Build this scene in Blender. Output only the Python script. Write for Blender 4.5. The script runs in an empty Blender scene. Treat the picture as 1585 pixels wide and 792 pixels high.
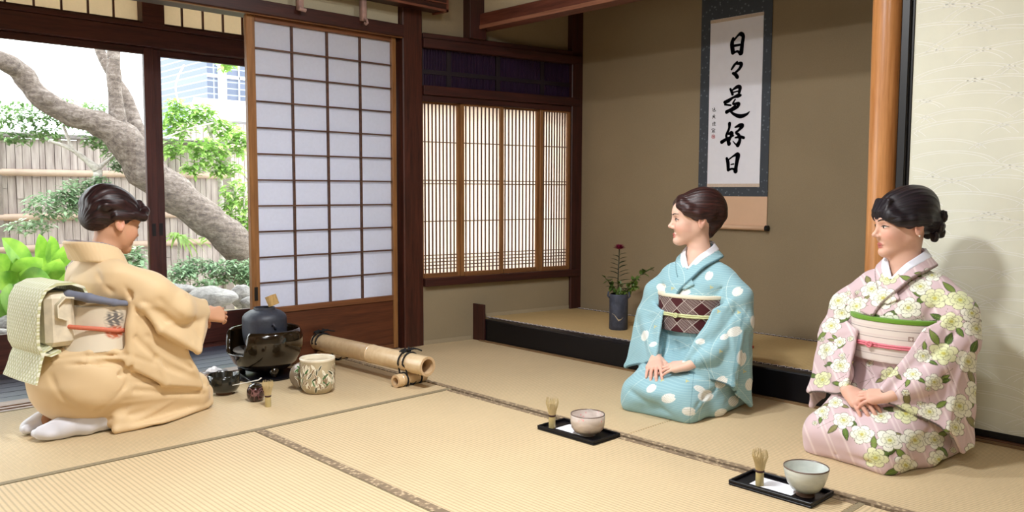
import bpy, math, random
import numpy as np
from mathutils import Vector, Matrix

# ---------------------------------------------------------------- camera, world, lights, exposure
scene = bpy.context.scene
COL = scene.collection
H = 0.92                                   # eye height of the photographer, kneeling
F_PX = 1271.13
YAW, PITCH, ROLL = 0.76459, 0.0793, 0.0029
def _cam_rows():
    c, s = math.cos, math.sin
    Rz = np.array([[c(YAW), -s(YAW), 0], [s(YAW), c(YAW), 0], [0, 0, 1]])
    W = np.array([[1, 0, 0], [0, 0, -1], [0, 1, 0]])
    Rx = np.array([[1, 0, 0], [0, c(PITCH), -s(PITCH)], [0, s(PITCH), c(PITCH)]])
    Rr = np.array([[c(ROLL), -s(ROLL), 0], [s(ROLL), c(ROLL), 0], [0, 0, 1]])
    return Rr @ Rx @ W @ Rz
CM = _cam_rows()
cam_data = bpy.data.cameras.new('camera')
cam_data.sensor_width = 36.0
cam_data.lens = F_PX / 1585 * 36.0
cam_data.clip_start = 0.05
cam_data.clip_end = 200
cam = bpy.data.objects.new('camera', cam_data)
COL.objects.link(cam)
mw = Matrix.Identity(4)
for i in range(3):
    mw[i][0] = CM[0][i]; mw[i][1] = -CM[1][i]; mw[i][2] = -CM[2][i]
mw[2][3] = H
cam.matrix_world = mw
scene.camera = cam

scene.view_settings.view_transform = 'Standard'
scene.view_settings.look = 'None'
scene.view_settings.gamma = 1.0
scene.view_settings.use_curve_mapping = False
scene.view_settings.exposure = 0.0
scene.cycles.max_bounces = 7
scene.cycles.diffuse_bounces = 4
scene.cycles.transparent_max_bounces = 10
scene.cycles.caustics_reflective = False
scene.cycles.caustics_refractive = False
scene.cycles.sample_clamp_indirect = 6

world = bpy.data.worlds.new('sky')
scene.world = world
world.use_nodes = True
world.node_tree.nodes['Background'].inputs[0].default_value = (0.93, 0.97, 1.0, 1)
world.node_tree.nodes['Background'].inputs[1].default_value = 6.2

def light(name, kind, loc, energy, size=0.5, col=(1, 1, 1), rot=None, size_y=None):
    d = bpy.data.lights.new(name, kind)
    d.energy = energy; d.color = col
    if kind == 'AREA':
        d.shape = 'RECTANGLE' if size_y else 'DISK'
        d.size = size
        if size_y: d.size_y = size_y
    elif kind == 'POINT':
        d.shadow_soft_size = size
    elif kind == 'SUN':
        d.angle = size
    o = bpy.data.objects.new(name, d)
    o.location = loc
    if rot: o.rotation_euler = rot
    COL.objects.link(o)
    return o
WARM = (0.95, 0.975, 1.0)
light('sun', 'SUN', (0, 8, 6), 4.0, 0.12, (1, 0.97, 0.9), (math.radians(-38), math.radians(14), 0))
light('ceiling_light_glow', 'AREA', (1.25, 1.85, 2.22), 62, 0.3, WARM)
light('track_light_glow', 'AREA', (2.35, 2.05, 2.34), 18, 0.10, WARM)
light('rear_light_glow', 'AREA', (0.2, 0.2, 2.3), 34, 1.1, WARM)

# ---------------------------------------------------------------- helpers
def ray(px, py):
    v = np.array([(px - 792.5) / F_PX, (py - 396) / F_PX, 1.0])
    return CM.T @ v
def at_z(px, py, z):
    d = ray(px, py); t = (z - H) / d[2]
    return Vector((d[0] * t, d[1] * t, z))
def at_y(px, py, y):
    d = ray(px, py); t = y / d[1]
    return Vector((d[0] * t, y, H + d[2] * t))
def at_x(px, py, x):
    d = ray(px, py); t = x / d[0]
    return Vector((x, d[1] * t, H + d[2] * t))

class MB:
    def __init__(s): s.v = []; s.f = []; s.m = []
    def add(s, vs, fs, mi=0):
        b = len(s.v); s.v += [tuple(p) for p in vs]
        s.f += [tuple(b + i for i in f) for f in fs]; s.m += [mi] * len(fs)
        return s
    def box(s, x0, x1, y0, y1, z0, z1, mi=0, bev=0.0):
        if bev <= 0 or min(x1-x0, y1-y0, z1-z0) < 2.2 * bev:
            v = [(x, y, z) for z in (z0, z1) for y in (y0, y1) for x in (x0, x1)]
            return s.add(v, [(0,2,3,1),(4,5,7,6),(0,1,5,4),(2,6,7,3),(0,4,6,2),(1,3,7,5)], mi)
        b = bev; X = (x0, x1); Y = (y0, y1); Z = (z0, z1); v = []
        idx = {}
        for i in (0, 1):
            for j in (0, 1):
                for k in (0, 1):
                    sx, sy, sz = (b if i == 0 else -b), (b if j == 0 else -b), (b if k == 0 else -b)
                    idx[i,j,k,'x'] = len(v); v.append((X[i], Y[j]+sy, Z[k]+sz))
                    idx[i,j,k,'y'] = len(v); v.append((X[i]+sx, Y[j], Z[k]+sz))
                    idx[i,j,k,'z'] = len(v); v.append((X[i]+sx, Y[j]+sy, Z[k]))
        f = []
        def q(a, flip):
            f.append(tuple(a[::-1]) if flip else tuple(a))
        for i in (0,1): q([idx[i,0,0,'x'], idx[i,1,0,'x'], idx[i,1,1,'x'], idx[i,0,1,'x']], i == 0)
        for j in (0,1): q([idx[0,j,0,'y'], idx[1,j,0,'y'], idx[1,j,1,'y'], idx[0,j,1,'y']], j == 1)
        for k in (0,1): q([idx[0,0,k,'z'], idx[1,0,k,'z'], idx[1,1,k,'z'], idx[0,1,k,'z']], k == 0)
        for j in (0,1):
            for k in (0,1): q([idx[0,j,k,'y'], idx[1,j,k,'y'], idx[1,j,k,'z'], idx[0,j,k,'z']], (j+k) % 2 == 0)
        for i in (0,1):
            for k in (0,1): q([idx[i,0,k,'x'], idx[i,1,k,'x'], idx[i,1,k,'z'], idx[i,0,k,'z']], (i+k) % 2 == 1)
        for i in (0,1):
            for j in (0,1): q([idx[i,j,0,'x'], idx[i,j,1,'x'], idx[i,j,1,'y'], idx[i,j,0,'y']], (i+j) % 2 == 0)
        for i in (0,1):
            for j in (0,1):
                for k in (0,1): q([idx[i,j,k,'x'], idx[i,j,k,'y'], idx[i,j,k,'z']], (i+j+k) % 2 == 0)
        return s.add(v, f, mi)
    def tube(s, pts, rad, n=10, mi=0, cap=True, squash=1.0):
        P = [Vector(p) for p in pts]
        R = rad if isinstance(rad, (list, tuple)) else [rad] * len(P)
        rings = []; up = None
        for i, p in enumerate(P):
            d = (P[min(i+1, len(P)-1)] - P[max(i-1, 0)])
            if d.length < 1e-9: d = Vector((0, 0, 1))
            d.normalize()
            if up is None:
                a = Vector((0, 0, 1)) if abs(d.z) < 0.9 else Vector((1, 0, 0))
                up = (a - d * a.dot(d)).normalized()
            else:
                up = (up - d * up.dot(d))
                up = up.normalized() if up.length > 1e-6 else Vector((1, 0, 0))
            w = d.cross(up)
            rings.append([p + up * math.cos(2*math.pi*k/n) * R[i] * squash + w * math.sin(2*math.pi*k/n) * R[i] for k in range(n)])
        v = [q for r in rings for q in r]; f = []
        for i in range(len(P)-1):
            for k in range(n):
                a = i*n+k; b = i*n+(k+1) % n
                f.append((a, b, b+n, a+n))
        if cap:
            f.append(tuple(range(n))[::-1]); f.append(tuple(range((len(P)-1)*n, len(P)*n)))
        return s.add(v, f, mi)
    def lathe(s, prof, c=(0, 0, 0), n=48, mi=0, wob=None, cap=False):
        v = []; f = []
        for (r, z) in prof:
            for k in range(n):
                a = 2*math.pi*k/n
                rr, zz = (r, z) if wob is None else wob(r, z, a)
                v.append((c[0]+rr*math.cos(a), c[1]+rr*math.sin(a), c[2]+zz))
        for i in range(len(prof)-1):
            for k in range(n):
                a = i*n+k; b = i*n+(k+1) % n
                f.append((a, b, b+n, a+n))
        if cap and prof[0][0] > 1e-6: f.append(tuple(range(n))[::-1])
        if cap and prof[-1][0] > 1e-6: f.append(tuple(range((len(prof)-1)*n, len(prof)*n)))
        return s.add(v, f, mi)
    def prism(s, poly, ax, a0, a1, mi=0):
        n = len(poly)
        def mk(p, a):
            if ax == 'z': return (p[0], p[1], a)
            if ax == 'x': return (a, p[0], p[1])
            return (p[0], a, p[1])
        v = [mk(p, a0) for p in poly] + [mk(p, a1) for p in poly]
        f = [tuple(range(n))[::-1], tuple(range(n, 2*n))]
        for k in range(n): f.append((k, (k+1) % n, n+(k+1) % n, n+k))
        return s.add(v, f, mi)
    def xf(s, M, start=0):
        for i in range(start, len(s.v)): s.v[i] = tuple(M @ Vector(s.v[i]))
        return s
    def build(s, name, mats, parent=None, smooth=False, angle=None):
        me = bpy.data.meshes.new(name)
        me.from_pydata(s.v, [], s.f)
        mats = mats if isinstance(mats, (list, tuple)) else [mats]
        for m in mats: me.materials.append(m)
        if len(mats) > 1: me.polygons.foreach_set('material_index', s.m)
        if smooth or angle:
            me.polygons.foreach_set('use_smooth', [True] * len(s.f))
        me.validate(); me.update()
        if angle:
            try: me.set_sharp_from_angle(angle=math.radians(angle))
            except Exception: pass
        o = bpy.data.objects.new(name, me)
        COL.objects.link(o)
        if parent is not None: o.parent = parent
        return o

def tag(o, label, cat, group=None, kind=None):
    o['label'] = label; o['category'] = cat
    if group: o['group'] = group
    if kind: o['kind'] = kind
    return o
def empty(name, loc, rz=0.0):
    o = bpy.data.objects.new(name, None)
    o.empty_display_size = 0.1
    o.location = loc; o.rotation_euler = (0, 0, rz)
    COL.objects.link(o)
    return o
def struct(o, label=None):
    o['kind'] = 'structure'
    if label: o['label'] = label
    return o

# ---- materials
def srgb(r, g, b):
    def c(x):
        x /= 255.0
        return x/12.92 if x <= 0.04045 else ((x+0.055)/1.055)**2.4
    return (c(r), c(g), c(b), 1.0)
class NT:
    def __init__(s, name):
        s.mat = bpy.data.materials.new(name); s.mat.use_nodes = True
        s.t = s.mat.node_tree; s.n = s.t.nodes; s.l = s.t.links
        s.b = s.n['Principled BSDF']
    def node(s, typ, **kw):
        o = s.n.new(typ)
        for k, v in kw.items():
            if k.startswith('_'): setattr(o, k[1:], v)
            else:
                key = int(k[1:]) if k[0] == 'i' and k[1:].isdigit() else k
                i = o.inputs[key]
                if hasattr(v, 'is_linked') or isinstance(v, bpy.types.NodeSocket): s.l.new(v, i)
                else: i.default_value = v
        return o
    def math(s, op, a, b=0.0, c=0.0):
        o = s.n.new('ShaderNodeMath'); o.operation = op
        for i, v in enumerate((a, b, c)):
            if isinstance(v, bpy.types.NodeSocket): s.l.new(v, o.inputs[i])
            else: o.inputs[i].default_value = v
        return o.outputs[0]
    def mix(s, f, a, b, mode='MIX'):
        o = s.n.new('ShaderNodeMix'); o.data_type = 'RGBA'; o.blend_type = mode
        for i, v in ((0, f), (6, a), (7, b)):
            if isinstance(v, bpy.types.NodeSocket): s.l.new(v, o.inputs[i])
            else: o.inputs[i].default_value = v
        return o.outputs[2]
    def coord(s, scale=(1, 1, 1), kind='Object', rot=(0, 0, 0)):
        tc = s.n.new('ShaderNodeTexCoord')
        mp = s.n.new('ShaderNodeMapping'); mp.inputs['Scale'].default_value = scale
        mp.inputs['Rotation'].default_value = rot
        s.l.new(tc.outputs[kind], mp.inputs[0])
        return mp.outputs[0]
    def noise(s, vec, scale=5, detail=4, rough=0.5):
        o = s.node('ShaderNodeTexNoise', Scale=scale, Detail=detail, Roughness=rough)
        s.l.new(vec, o.inputs['Vector'])
        return o.outputs['Fac']
    def ramp(s, fac, stops):
        o = s.n.new('ShaderNodeValToRGB'); e = o.color_ramp.elements
        while len(e) < len(stops): e.new(0.5)
        for el, (p, c) in zip(e, stops): el.position = p; el.color = c
        s.l.new(fac, o.inputs[0])
        return o.outputs[0]
    def bump(s, h, strength=0.3, dist=0.01):
        o = s.n.new('ShaderNodeBump'); o.inputs['Strength'].default_value = strength
        o.inputs['Distance'].default_value = dist
        s.l.new(h, o.inputs['Height']); s.l.new(o.outputs[0], s.b.inputs['Normal'])
    def out(s, color=None, rough=0.5, metal=0.0, spec=None, coat=None, sheen=None):
        if color is not None:
            if isinstance(color, bpy.types.NodeSocket): s.l.new(color, s.b.inputs['Base Color'])
            else: s.b.inputs['Base Color'].default_value = color
        if isinstance(rough, bpy.types.NodeSocket): s.l.new(rough, s.b.inputs['Roughness'])
        else: s.b.inputs['Roughness'].default_value = rough
        s.b.inputs['Metallic'].default_value = metal
        if spec is not None: s.b.inputs['Specular IOR Level'].default_value = spec
        if coat is not None: s.b.inputs['Coat Weight'].default_value = coat
        if sheen is not None:
            s.b.inputs['Sheen Weight'].default_value = sheen
        return s.mat
def plain(name, rgb, rough=0.5, var=0.12, scale=30, bump=0.0, metal=0.0, spec=None, coat=None, stretch=(1, 1, 1), sheen=None):
    t = NT(name); c = srgb(*rgb)
    v = t.coord(stretch); nz = t.noise(v, scale, 4)
    dk = tuple(x*(1-var) for x in c[:3]) + (1,); lt = tuple(min(1, x*(1+var)) for x in c[:3]) + (1,)
    col = t.ramp(nz, [(0.3, dk), (0.7, lt)])
    if bump: t.bump(nz, bump, 0.004)
    return t.out(col, rough, metal, spec, coat, sheen)
def wood(name, dark, lite, axis='z', scale=9, rough=0.45, bump=0.15, coat=None):
    t = NT(name)
    st = {'x': (0.06, 1, 1), 'y': (1, 0.06, 1), 'z': (1, 1, 0.06)}[axis]
    v = t.coord(st)
    n1 = t.noise(v, scale*6, 6, 0.62); n2 = t.noise(v, scale*25, 3, 0.6)
    f = t.math('ADD', t.math('MULTIPLY', n1, 0.7), t.math('MULTIPLY', n2, 0.3))
    col = t.ramp(f, [(0.36, srgb(*dark)), (0.64, srgb(*lite))])
    t.bump(f, bump, 0.003)
    return t.out(col, rough, coat=coat)
# ---------------------------------------------------------------- materials of the room
W_DARK = {a: wood('dark_wood_'+a, (40, 17, 15), (72, 32, 26), a) for a in 'xyz'}
W_POST = wood('post_wood', (46, 20, 14), (84, 42, 30), 'z')
W_RED = wood('red_brown_wood', (96, 52, 40), (136, 84, 66), 'x')
W_BAND = wood('door_band_wood', (70, 34, 18), (104, 56, 32), 'x', 7)
W_GOLD = wood('golden_wood', (118, 78, 42), (160, 112, 66), 'z')
W_GOLDX = wood('golden_wood_across', (112, 72, 40), (150, 102, 62), 'x')
W_MUNT = wood('muntin_wood', (64, 40, 32), (100, 68, 52), 'x')
W_SILL = wood('threshold_wood', (140, 110, 96), (186, 156, 140), 'x')
W_BLACK = plain('black_lacquer', (10, 9, 15), 0.4, 0.1, spec=0.3)
W_EBONY = plain('black_edge', (14, 13, 16), 0.4, 0.1)

def plaster(name, rgb, var=0.06):
    t = NT(name); v = t.coord()
    a = t.noise(v, 2.2, 5); b = t.noise(v, 220, 3)
    c = srgb(*rgb)
    f = t.math('ADD', t.math('MULTIPLY', a, 0.6), t.math('MULTIPLY', b, 0.4))
    col = t.ramp(f, [(0.35, tuple(x*(1-var*1.6) for x in c[:3])+(1,)), (0.65, tuple(x*(1+var) for x in c[:3])+(1,))])
    t.bump(b, 0.12, 0.002)
    return t.out(col, 0.9, spec=0.2)
M_PLASTER = plaster('earth_plaster', (152, 138, 112))
M_TOKO = plaster('alcove_plaster', (146, 130, 104))
M_UPPER = plaster('upper_plaster', (205, 194, 164))
M_CEIL = wood('ceiling_boards', (150, 122, 88), (176, 146, 108), 'y')

def tatami(name, axis, rgb=(208, 185, 147)):
    t = NT(name); c = srgb(*rgb)
    tc = t.n.new('ShaderNodeTexCoord'); sep = t.n.new('ShaderNodeSeparateXYZ')
    t.l.new(tc.outputs['Object'], sep.inputs[0])
    u = sep.outputs['Y' if axis == 'x' else 'X']; w = sep.outputs['X' if axis == 'x' else 'Y']
    rib = t.math('SINE', t.math('MULTIPLY', u, 2*math.pi/0.0155))
    weave = t.math('SINE', t.math('MULTIPLY', w, 2*math.pi/0.0062))
    nz = t.noise(t.coord((4, 60, 1) if axis == 'y' else (60, 4, 1)), 3.0, 5, 0.6)
    big = t.noise(t.coord(), 1.6, 3)
    f = t.math('ADD', t.math('MULTIPLY', nz, 0.55), t.math('MULTIPLY', big, 0.45))
    base = t.ramp(f, [(0.3, tuple(x*0.86 for x in c[:3])+(1,)), (0.7, tuple(min(1, x*1.1) for x in c[:3])+(1,))])
    groove = t.math('SMOOTH_MIN', t.math('MULTIPLY', t.math('ADD', rib, 1.0), 0.9), 1.0, 0.3)
    g2 = t.math('ADD', t.math('MULTIPLY', groove, 0.28), 0.75)
    g3 = t.math('MULTIPLY', g2, t.math('ADD', t.math('MULTIPLY', weave, 0.03), 1.0))
    comb = t.n.new('ShaderNodeCombineColor')
    for k in range(3): t.l.new(g3, comb.inputs[k])
    col = t.mix(1.0, base, comb.outputs[0], 'MULTIPLY')
    t.bump(t.math('ADD', rib, t.math('MULTIPLY', weave, 0.3)), 0.25, 0.0012)
    return t.out(col, 0.62, spec=0.28)
M_TATAMI = {'x': tatami('tatami_rush_x', 'x'), 'y': tatami('tatami_rush_y', 'y')}
M_TOKOMAT = tatami('alcove_rush', 'x', (196, 168, 118))
def heri(name, dk, lt, scale):
    t = NT(name); v = t.coord()
    vo = t.node('ShaderNodeTexVoronoi', Scale=scale); vo.distance = 'CHEBYCHEV'
    t.l.new(v, vo.inputs['Vector'])
    nz = t.noise(v, 140, 3)
    f = t.math('ADD', vo.outputs['Distance'], t.math('MULTIPLY', nz, 0.35))
    col = t.ramp(f, [(0.34, srgb(*lt)), (0.5, srgb(*dk)), (0.8, srgb(*[x*0.85 for x in dk]))])
    t.bump(nz, 0.3, 0.002)
    return t.out(col, 0.8)
M_HERI = heri('patterned_border_cloth', (142, 121, 95), (192, 171, 138), 62)
M_HERIP = plain('olive_border_cloth', (140, 126, 98), 0.8, 0.15, 120, 0.2)

# ---------------------------------------------------------------- floor
fl = MB(); fl.box(-2.6, 3.40, -2.6, 3.90, -0.20, -0.055)
struct(fl.build('floor', W_SILL))
vf = MB()
M_ENG = wood('veranda_boards', (44, 50, 66), (92, 100, 122), 'x', 12, 0.32, 0.2)
y = 4.06
while y < 4.70:
    vf.box(-2.6, 2.9, y, min(y + 0.098, 4.70), -0.04, -0.004, 0, 0.003); y += 0.1
vf.box(-2.6, 2.9, 4.04, 4.75, -0.12, -0.03, 0)
struct(vf.build('floor_veranda', M_ENG))
th = MB()
th.box(-2.6, 2.82, 3.878, 3.905, -0.1, 0.0, 0, 0.002)
th.box(-2.6, 2.82, 3.905, 3.925, -0.1, -0.006, 1)
th.box(-2.6, 2.82, 3.925, 3.955, -0.1, 0.0, 0, 0.002)
th.box(-2.6, 2.82, 3.955, 3.975, -0.1, -0.006, 1)
th.box(-2.6, 2.82, 3.975, 4.06, -0.1, 0.0, 0, 0.002)
struct(th.build('trim_1', [W_SILL, W_DARK['x']]))

def mat(x0, x1, y0, y1, axis, label, borders):
    o = MB().box(x0+0.0015, x1-0.0015, y0+0.0015, y1-0.0015, -0.054, 0.0, 0, 0.004).build('tatami_mat', M_TATAMI[axis])
    tag(o, label, 'tatami mat', 'straw mats of the room floor')
    for (side, m, w) in borders:
        b = MB()
        if side == 'x0': b.box(x0+0.001, x0+w, y0+0.001, y1-0.001, -0.05, 0.0012)
        if side == 'x1': b.box(x1-w, x1-0.001, y0+0.001, y1-0.001, -0.05, 0.0012)
        if side == 'y0': b.box(x0+0.001, x1-0.001, y0+0.001, y0+w, -0.05, 0.0012)
        if side == 'y1': b.box(x0+0.001, x1-0.001, y1-w, y1-0.001, -0.05, 0.0012)
        b.build('border_cloth', m, o)
    return o
mat(0.50, 2.405, 2.905, 3.875, 'x', 'straw mat under the kneeling host and the kettle', [('y0', M_HERIP, 0.026), ('y1', M_HERIP, 0.012)])
mat(1.425, 2.39, 1.00, 2.905, 'y', 'large open straw mat in the middle, in front of the two black trays', [('x0', M_HERI, 0.036), ('x1', M_HERI, 0.026)])
mat(0.455, 1.425, 1.00, 2.905, 'y', 'straw mat at the lower left corner of the picture, left of the patterned border', [('x0', M_HERI, 0.03), ('x1', M_HERIP, 0.004)])
mat(2.405, 3.34, 1.90, 3.875, 'y', 'straw mat by the lattice window wall reaching under the woman in light blue', [('x0', M_HERI, 0.030), ('x1', M_HERIP, 0.02)])
mat(2.405, 3.34, -0.05, 1.90, 'y', 'straw mat under the woman in the flowered pink kimono', [('x0', M_HERI, 0.030), ('x1', M_HERIP, 0.02)])
mat(0.455, 2.39, 0.03, 1.00, 'x', 'straw mat nearest the camera, under the lower edge of the picture', [('y1', M_HERIP, 0.02)])
mat(-1.45, 0.50, 2.905, 3.875, 'x', 'straw mat behind the host, beyond the left edge', [('y0', M_HERIP, 0.02)])
# ---------------------------------------------------------------- walls
def wallbox(name, x0, x1, y0, y1, z0, z1, m):
    return struct(MB().box(x0, x1, y0, y1, z0, z1).build(name, m))
CZ = 2.46
wallbox('wall_rear', -2.6, 3.5, -2.7, -2.6, -0.1, CZ, M_UPPER)
wallbox('wall_side', -2.7, -2.6, -2.7, 3.9, -0.1, CZ, M_UPPER)
wallbox('ceiling', -2.7, 3.36, -2.7, 3.92, CZ, CZ+0.05, M_CEIL)
# upper left wall above the head rail
u = MB()
u.box(-2.6, 2.83, 3.895, 3.93, 1.85, CZ)
struct(u.build('wall_left', M_UPPER))
k = MB()
k.box(-2.6, 2.83, 3.835, 3.99, 1.785, 1.852, 0, 0.003)
k.box(-2.6, 2.83, 3.85, 3.87, 1.780, 1.786, 1)
struct(k.build('trim_2', [W_DARK['x'], W_GOLDX]))
nb = MB()
nb.box(-2.6, 3.075, 3.745, 3.875, 1.955, 2.05, 0, 0.003)
nb.box(-2.6, 3.076, 3.742, 3.757, 1.945, 1.957, 1)
nb.box(3.062, 3.078, 3.742, 3.875, 1.945, 2.055, 1)
nb.box(-2.6, 3.062, 3.735, 3.7449, 1.985, 1.992, 1)
struct(nb.build('trim_3', [W_DARK['x'], W_RED]))
p = MB(); p.box(2.835, 2.975, 3.855, 4.01, -0.06, CZ, 0, 0.006)
struct(p.build('trim_4', W_POST))
p = MB(); p.tube([(2.80, 3.93, -0.05), (2.80, 3.93, 1.80)], 0.030, 16)
struct(p.build('trim_5', wood('rounded_jamb', (92, 58, 36), (132, 92, 60), 'z')), )

# ---- lattice window wall (slightly turned), own local frame: x along wall, y outwards
LA = math.atan2(-0.195, 1.16)
LM = Matrix.Translation((2.975, 3.865, 0)) @ Matrix.Rotation(LA, 4, 'Z')
def lat_build(mb, name, mats, parent=None, **kw):
    o = mb.build(name, mats, parent, **kw)
    if parent is None: o.matrix_world = LM
    return o
w = MB()
w.box(0, 1.20, 0.0, 0.08, -0.06, 0.356)
w.box(0, 1.20, 0.03, 0.10, 1.82, CZ)
w.box(0, 1.20, 0.075, 0.10, 1.45, 1.82)
struct(lat_build(w, 'wall_window', M_PLASTER))
w = MB()
w.box(0, 0.335, -0.003, 0.004, 0.0, 0.026); w.box(0.44, 1.19, -0.003, 0.004, 0.13, 0.156)
struct(lat_build(w, 'baseboard_window', plaster('pale_base', (166, 152, 126))))
w = MB()
w.box(0, 1.165, -0.035, 0.085, 0.352, 0.398, 0, 0.003)
w.box(0, 1.165, -0.012, 0.085, 1.44, 1.475, 0, 0.002)
w.box(0, 1.165, -0.03, 0.085, 1.475, 1.53, 0, 0.003)
w.box(0, 1.165, -0.03, 0.085, 1.745, 1.80, 0, 0.003)
w.box(0, 1.165, -0.02, 0.085, 1.80, 1.83, 0, 0.003)
struct(lat_build(w, 'trim_6', W_DARK['x']))
w = MB()
w.box(1.10, 1.20, -0.02, 0.10, 0.13, CZ, 0, 0.004)
struct(lat_build(w, 'trim_7', W_DARK['z']))
w = MB()
w.box(0.30, 0.415, -0.05, 0.06, 1.825, CZ, 0, 0.003)
struct(lat_build(w, 'trim_8', W_DARK['z']))
# ranma: dark purple slats in front of a dark board
M_PURP = plain('purple_slat', (44, 24, 52), 0.5, 0.25, 60, stretch=(1, 1, 0.1))
w = MB(); w.box(-0.02, 1.18, 0.05, 0.07, 1.50, 1.80, 1)
x = 0.006
while x < 1.10:
    w.box(x, x+0.0055, 0.012, 0.022, 1.53, 1.745, 0); x += 0.0105
for (a, b) in ((0.0, 0.012), (0.17, 0.20), (0.52, 0.55), (0.86, 0.89)):
    w.box(a, b, 0.005, 0.03, 1.53, 1.745, 1)
w.box(0, 1.10, 0.006, 0.03, 1.60, 1.625, 1)
ran = struct(lat_build(w, 'window_2', [M_PURP, plain('dark_board', (26, 14, 24), 0.6)]))
# shoji paper material
def paper(name, rgb, trans=0.6):
    t = NT(name)
    nz = t.noise(t.coord(), 60, 5, 0.7)
    c = srgb(*rgb)
    col = t.ramp(nz, [(0.3, tuple(x*0.95 for x in c[:3])+(1,)), (0.7, c)])
    d = t.node('ShaderNodeBsdfDiffuse'); t.l.new(col, d.inputs[0])
    tr = t.node('ShaderNodeBsdfTranslucent'); t.l.new(col, tr.inputs[0])
    mx = t.node('ShaderNodeMixShader'); mx.inputs[0].default_value = trans
    t.l.new(d.outputs[0], mx.inputs[1]); t.l.new(tr.outputs[0], mx.inputs[2])
    t.l.new(mx.outputs[0], t.n['Material Output'].inputs[0])
    return t.mat
M_PAPER = paper('shoji_paper', (232, 234, 246), 0.5)
M_PAPERW = paper('lattice_paper', (255, 246, 236), 0.55)
# four lattice sashes
edges = [(0.0, 0.270), (0.270, 0.570), (0.570, 0.863), (0.863, 1.102)]
for i, (a, b) in enumerate(edges):
    e = empty('window', (0, 0, 0)); e.name = 'window_%d' % (3+i); e.matrix_world = LM
    struct(e)
    off = 0.012 if i % 2 else 0.030
    g = MB()
    g.box(a-0.004, a+0.020, off-0.009, off+0.0085, 0.398, 1.448, 0, 0.002)
    g.box(b-0.020, b+0.004, off-0.009, off+0.0085, 0.398, 1.448, 0, 0.002)
    g.box(a+0.020, b-0.020, off-0.012, off+0.012, 0.398, 0.424, 1)
    g.box(a+0.020, b-0.020, off-0.012, off+0.012, 1.430, 1.448, 1)
    g.build('sash_frame', [W_GOLD, W_GOLDX], e)
    s = MB(); n = 9; x0, x1 = a+0.020, b-0.020
    for j in range(n):
        xc = x0 + (x1-x0)*(j+0.62)/(n+0.25)
        s.box(xc-0.0044, xc+0.0044, off+0.001, off+0.0055, 0.424, 1.430)
    zs = [1.207, 0.980, 0.960, 0.736] + [0.532 - 0.0205*q for q in range(5)]
    for z in zs: s.box(x0, x1, off-0.002, off+0.001, z-0.0028, z+0.0028)
    s.build('lattice', plain('lattice_slat', (92, 64, 50), 0.6), e)
    MB().box(x0, x1, off+0.006, off+0.0075, 0.424, 1.430).build('paper', M_PAPERW, e)
w = MB()   # paper-lit lower rail behind, closes the wall under the sashes
w.box(1.100, 1.125, -0.005, 0.08, 0.398, 1.46)
struct(lat_build(w, 'trim_9', W_GOLD))

# ---- alcove (tokonoma)
ZT = 0.133; XB = 4.142
wallbox('wall_alcove_back', XB, XB+0.06, 1.2, 3.70, -0.1, CZ, M_TOKO)
wallbox('wall_alcove_side', 3.40, XB, 1.27, 1.30, -0.1, CZ, M_TOKO)
wallbox('ceiling_alcove', 3.33, XB+0.06, 1.2, 4.0, CZ, CZ+0.05, M_CEIL)
am = MB(); am.prism([(3.392, 1.30), (4.14, 1.30), (4.14, 3.665), (3.392, 3.79)], 'z', 0.06, ZT)
ao = am.build('alcove_mat', M_TOKOMAT); tag(ao, 'straw matting on the raised alcove platform behind the women', 'tatami mat')
M_SCAL = plain('white_thread', (206, 196, 190), 0.8)
sc_ = MB()
def scallop(x, y0, y1, wd, n):
    sc_.box(x, x+wd, y0, y1, ZT-0.004, ZT+0.001, 0)
    for i in range(n):
        yc = y0 + (y1-y0)*(i+0.5)/n; h = (y1-y0)/n*0.40
        pts = [(x+wd*0.15 + wd*0.75*math.sin(math.pi*t), yc-h+2*h*t) for t in [q/6 for q in range(7)]]
        sc_.tube([(q[0], q[1], ZT+0.0015) for q in pts], 0.0022, 5, 1)
scallop(3.394, 1.32, 3.78, 0.030, 66); scallop(4.11, 1.32, 3.66, 0.028, 66)
sc_.build('edge_cloth', [plain('indigo_cloth', (42, 36, 52), 0.8), M_SCAL], ao)
kam = MB(); kam.box(3.33, 3.395, 1.34, 3.735, 0.004, ZT+0.001, 0, 0.006)
struct(kam.build('trim_10', W_BLACK))
kb = MB(); kb.box(3.318, 3.332, 3.705, 3.845, 0.0, 0.225, 0, 0.002)
struct(kb.build('trim_11', W_DARK['z']))
gr_ = MB(); gr_.box(3.305, 3.331, 0.0, 3.74, 0.0005, 0.006)
struct(gr_.build('trim_12', wood('floor_edge_strip', (110, 84, 58), (150, 120, 84), 'y')))
# beam over the alcove opening and the small wall above it
bm_ = MB(); bm_.box(3.33, 3.43, 1.30, 3.80, 1.885, 1.975, 0, 0.004)
bm_.box(3.326, 3.335, 1.30, 3.80, 1.885, 1.906, 1)
struct(bm_.build('trim_13', [wood('alcove_beam', (74, 34, 24), (112, 62, 46), 'y'), wood('beam_edge', (128, 82, 60), (160, 110, 86), 'y')]))
wallbox('wall_alcove_front', 3.36, 3.41, 1.30, 3.80, 1.975, CZ, M_UPPER)
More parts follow.
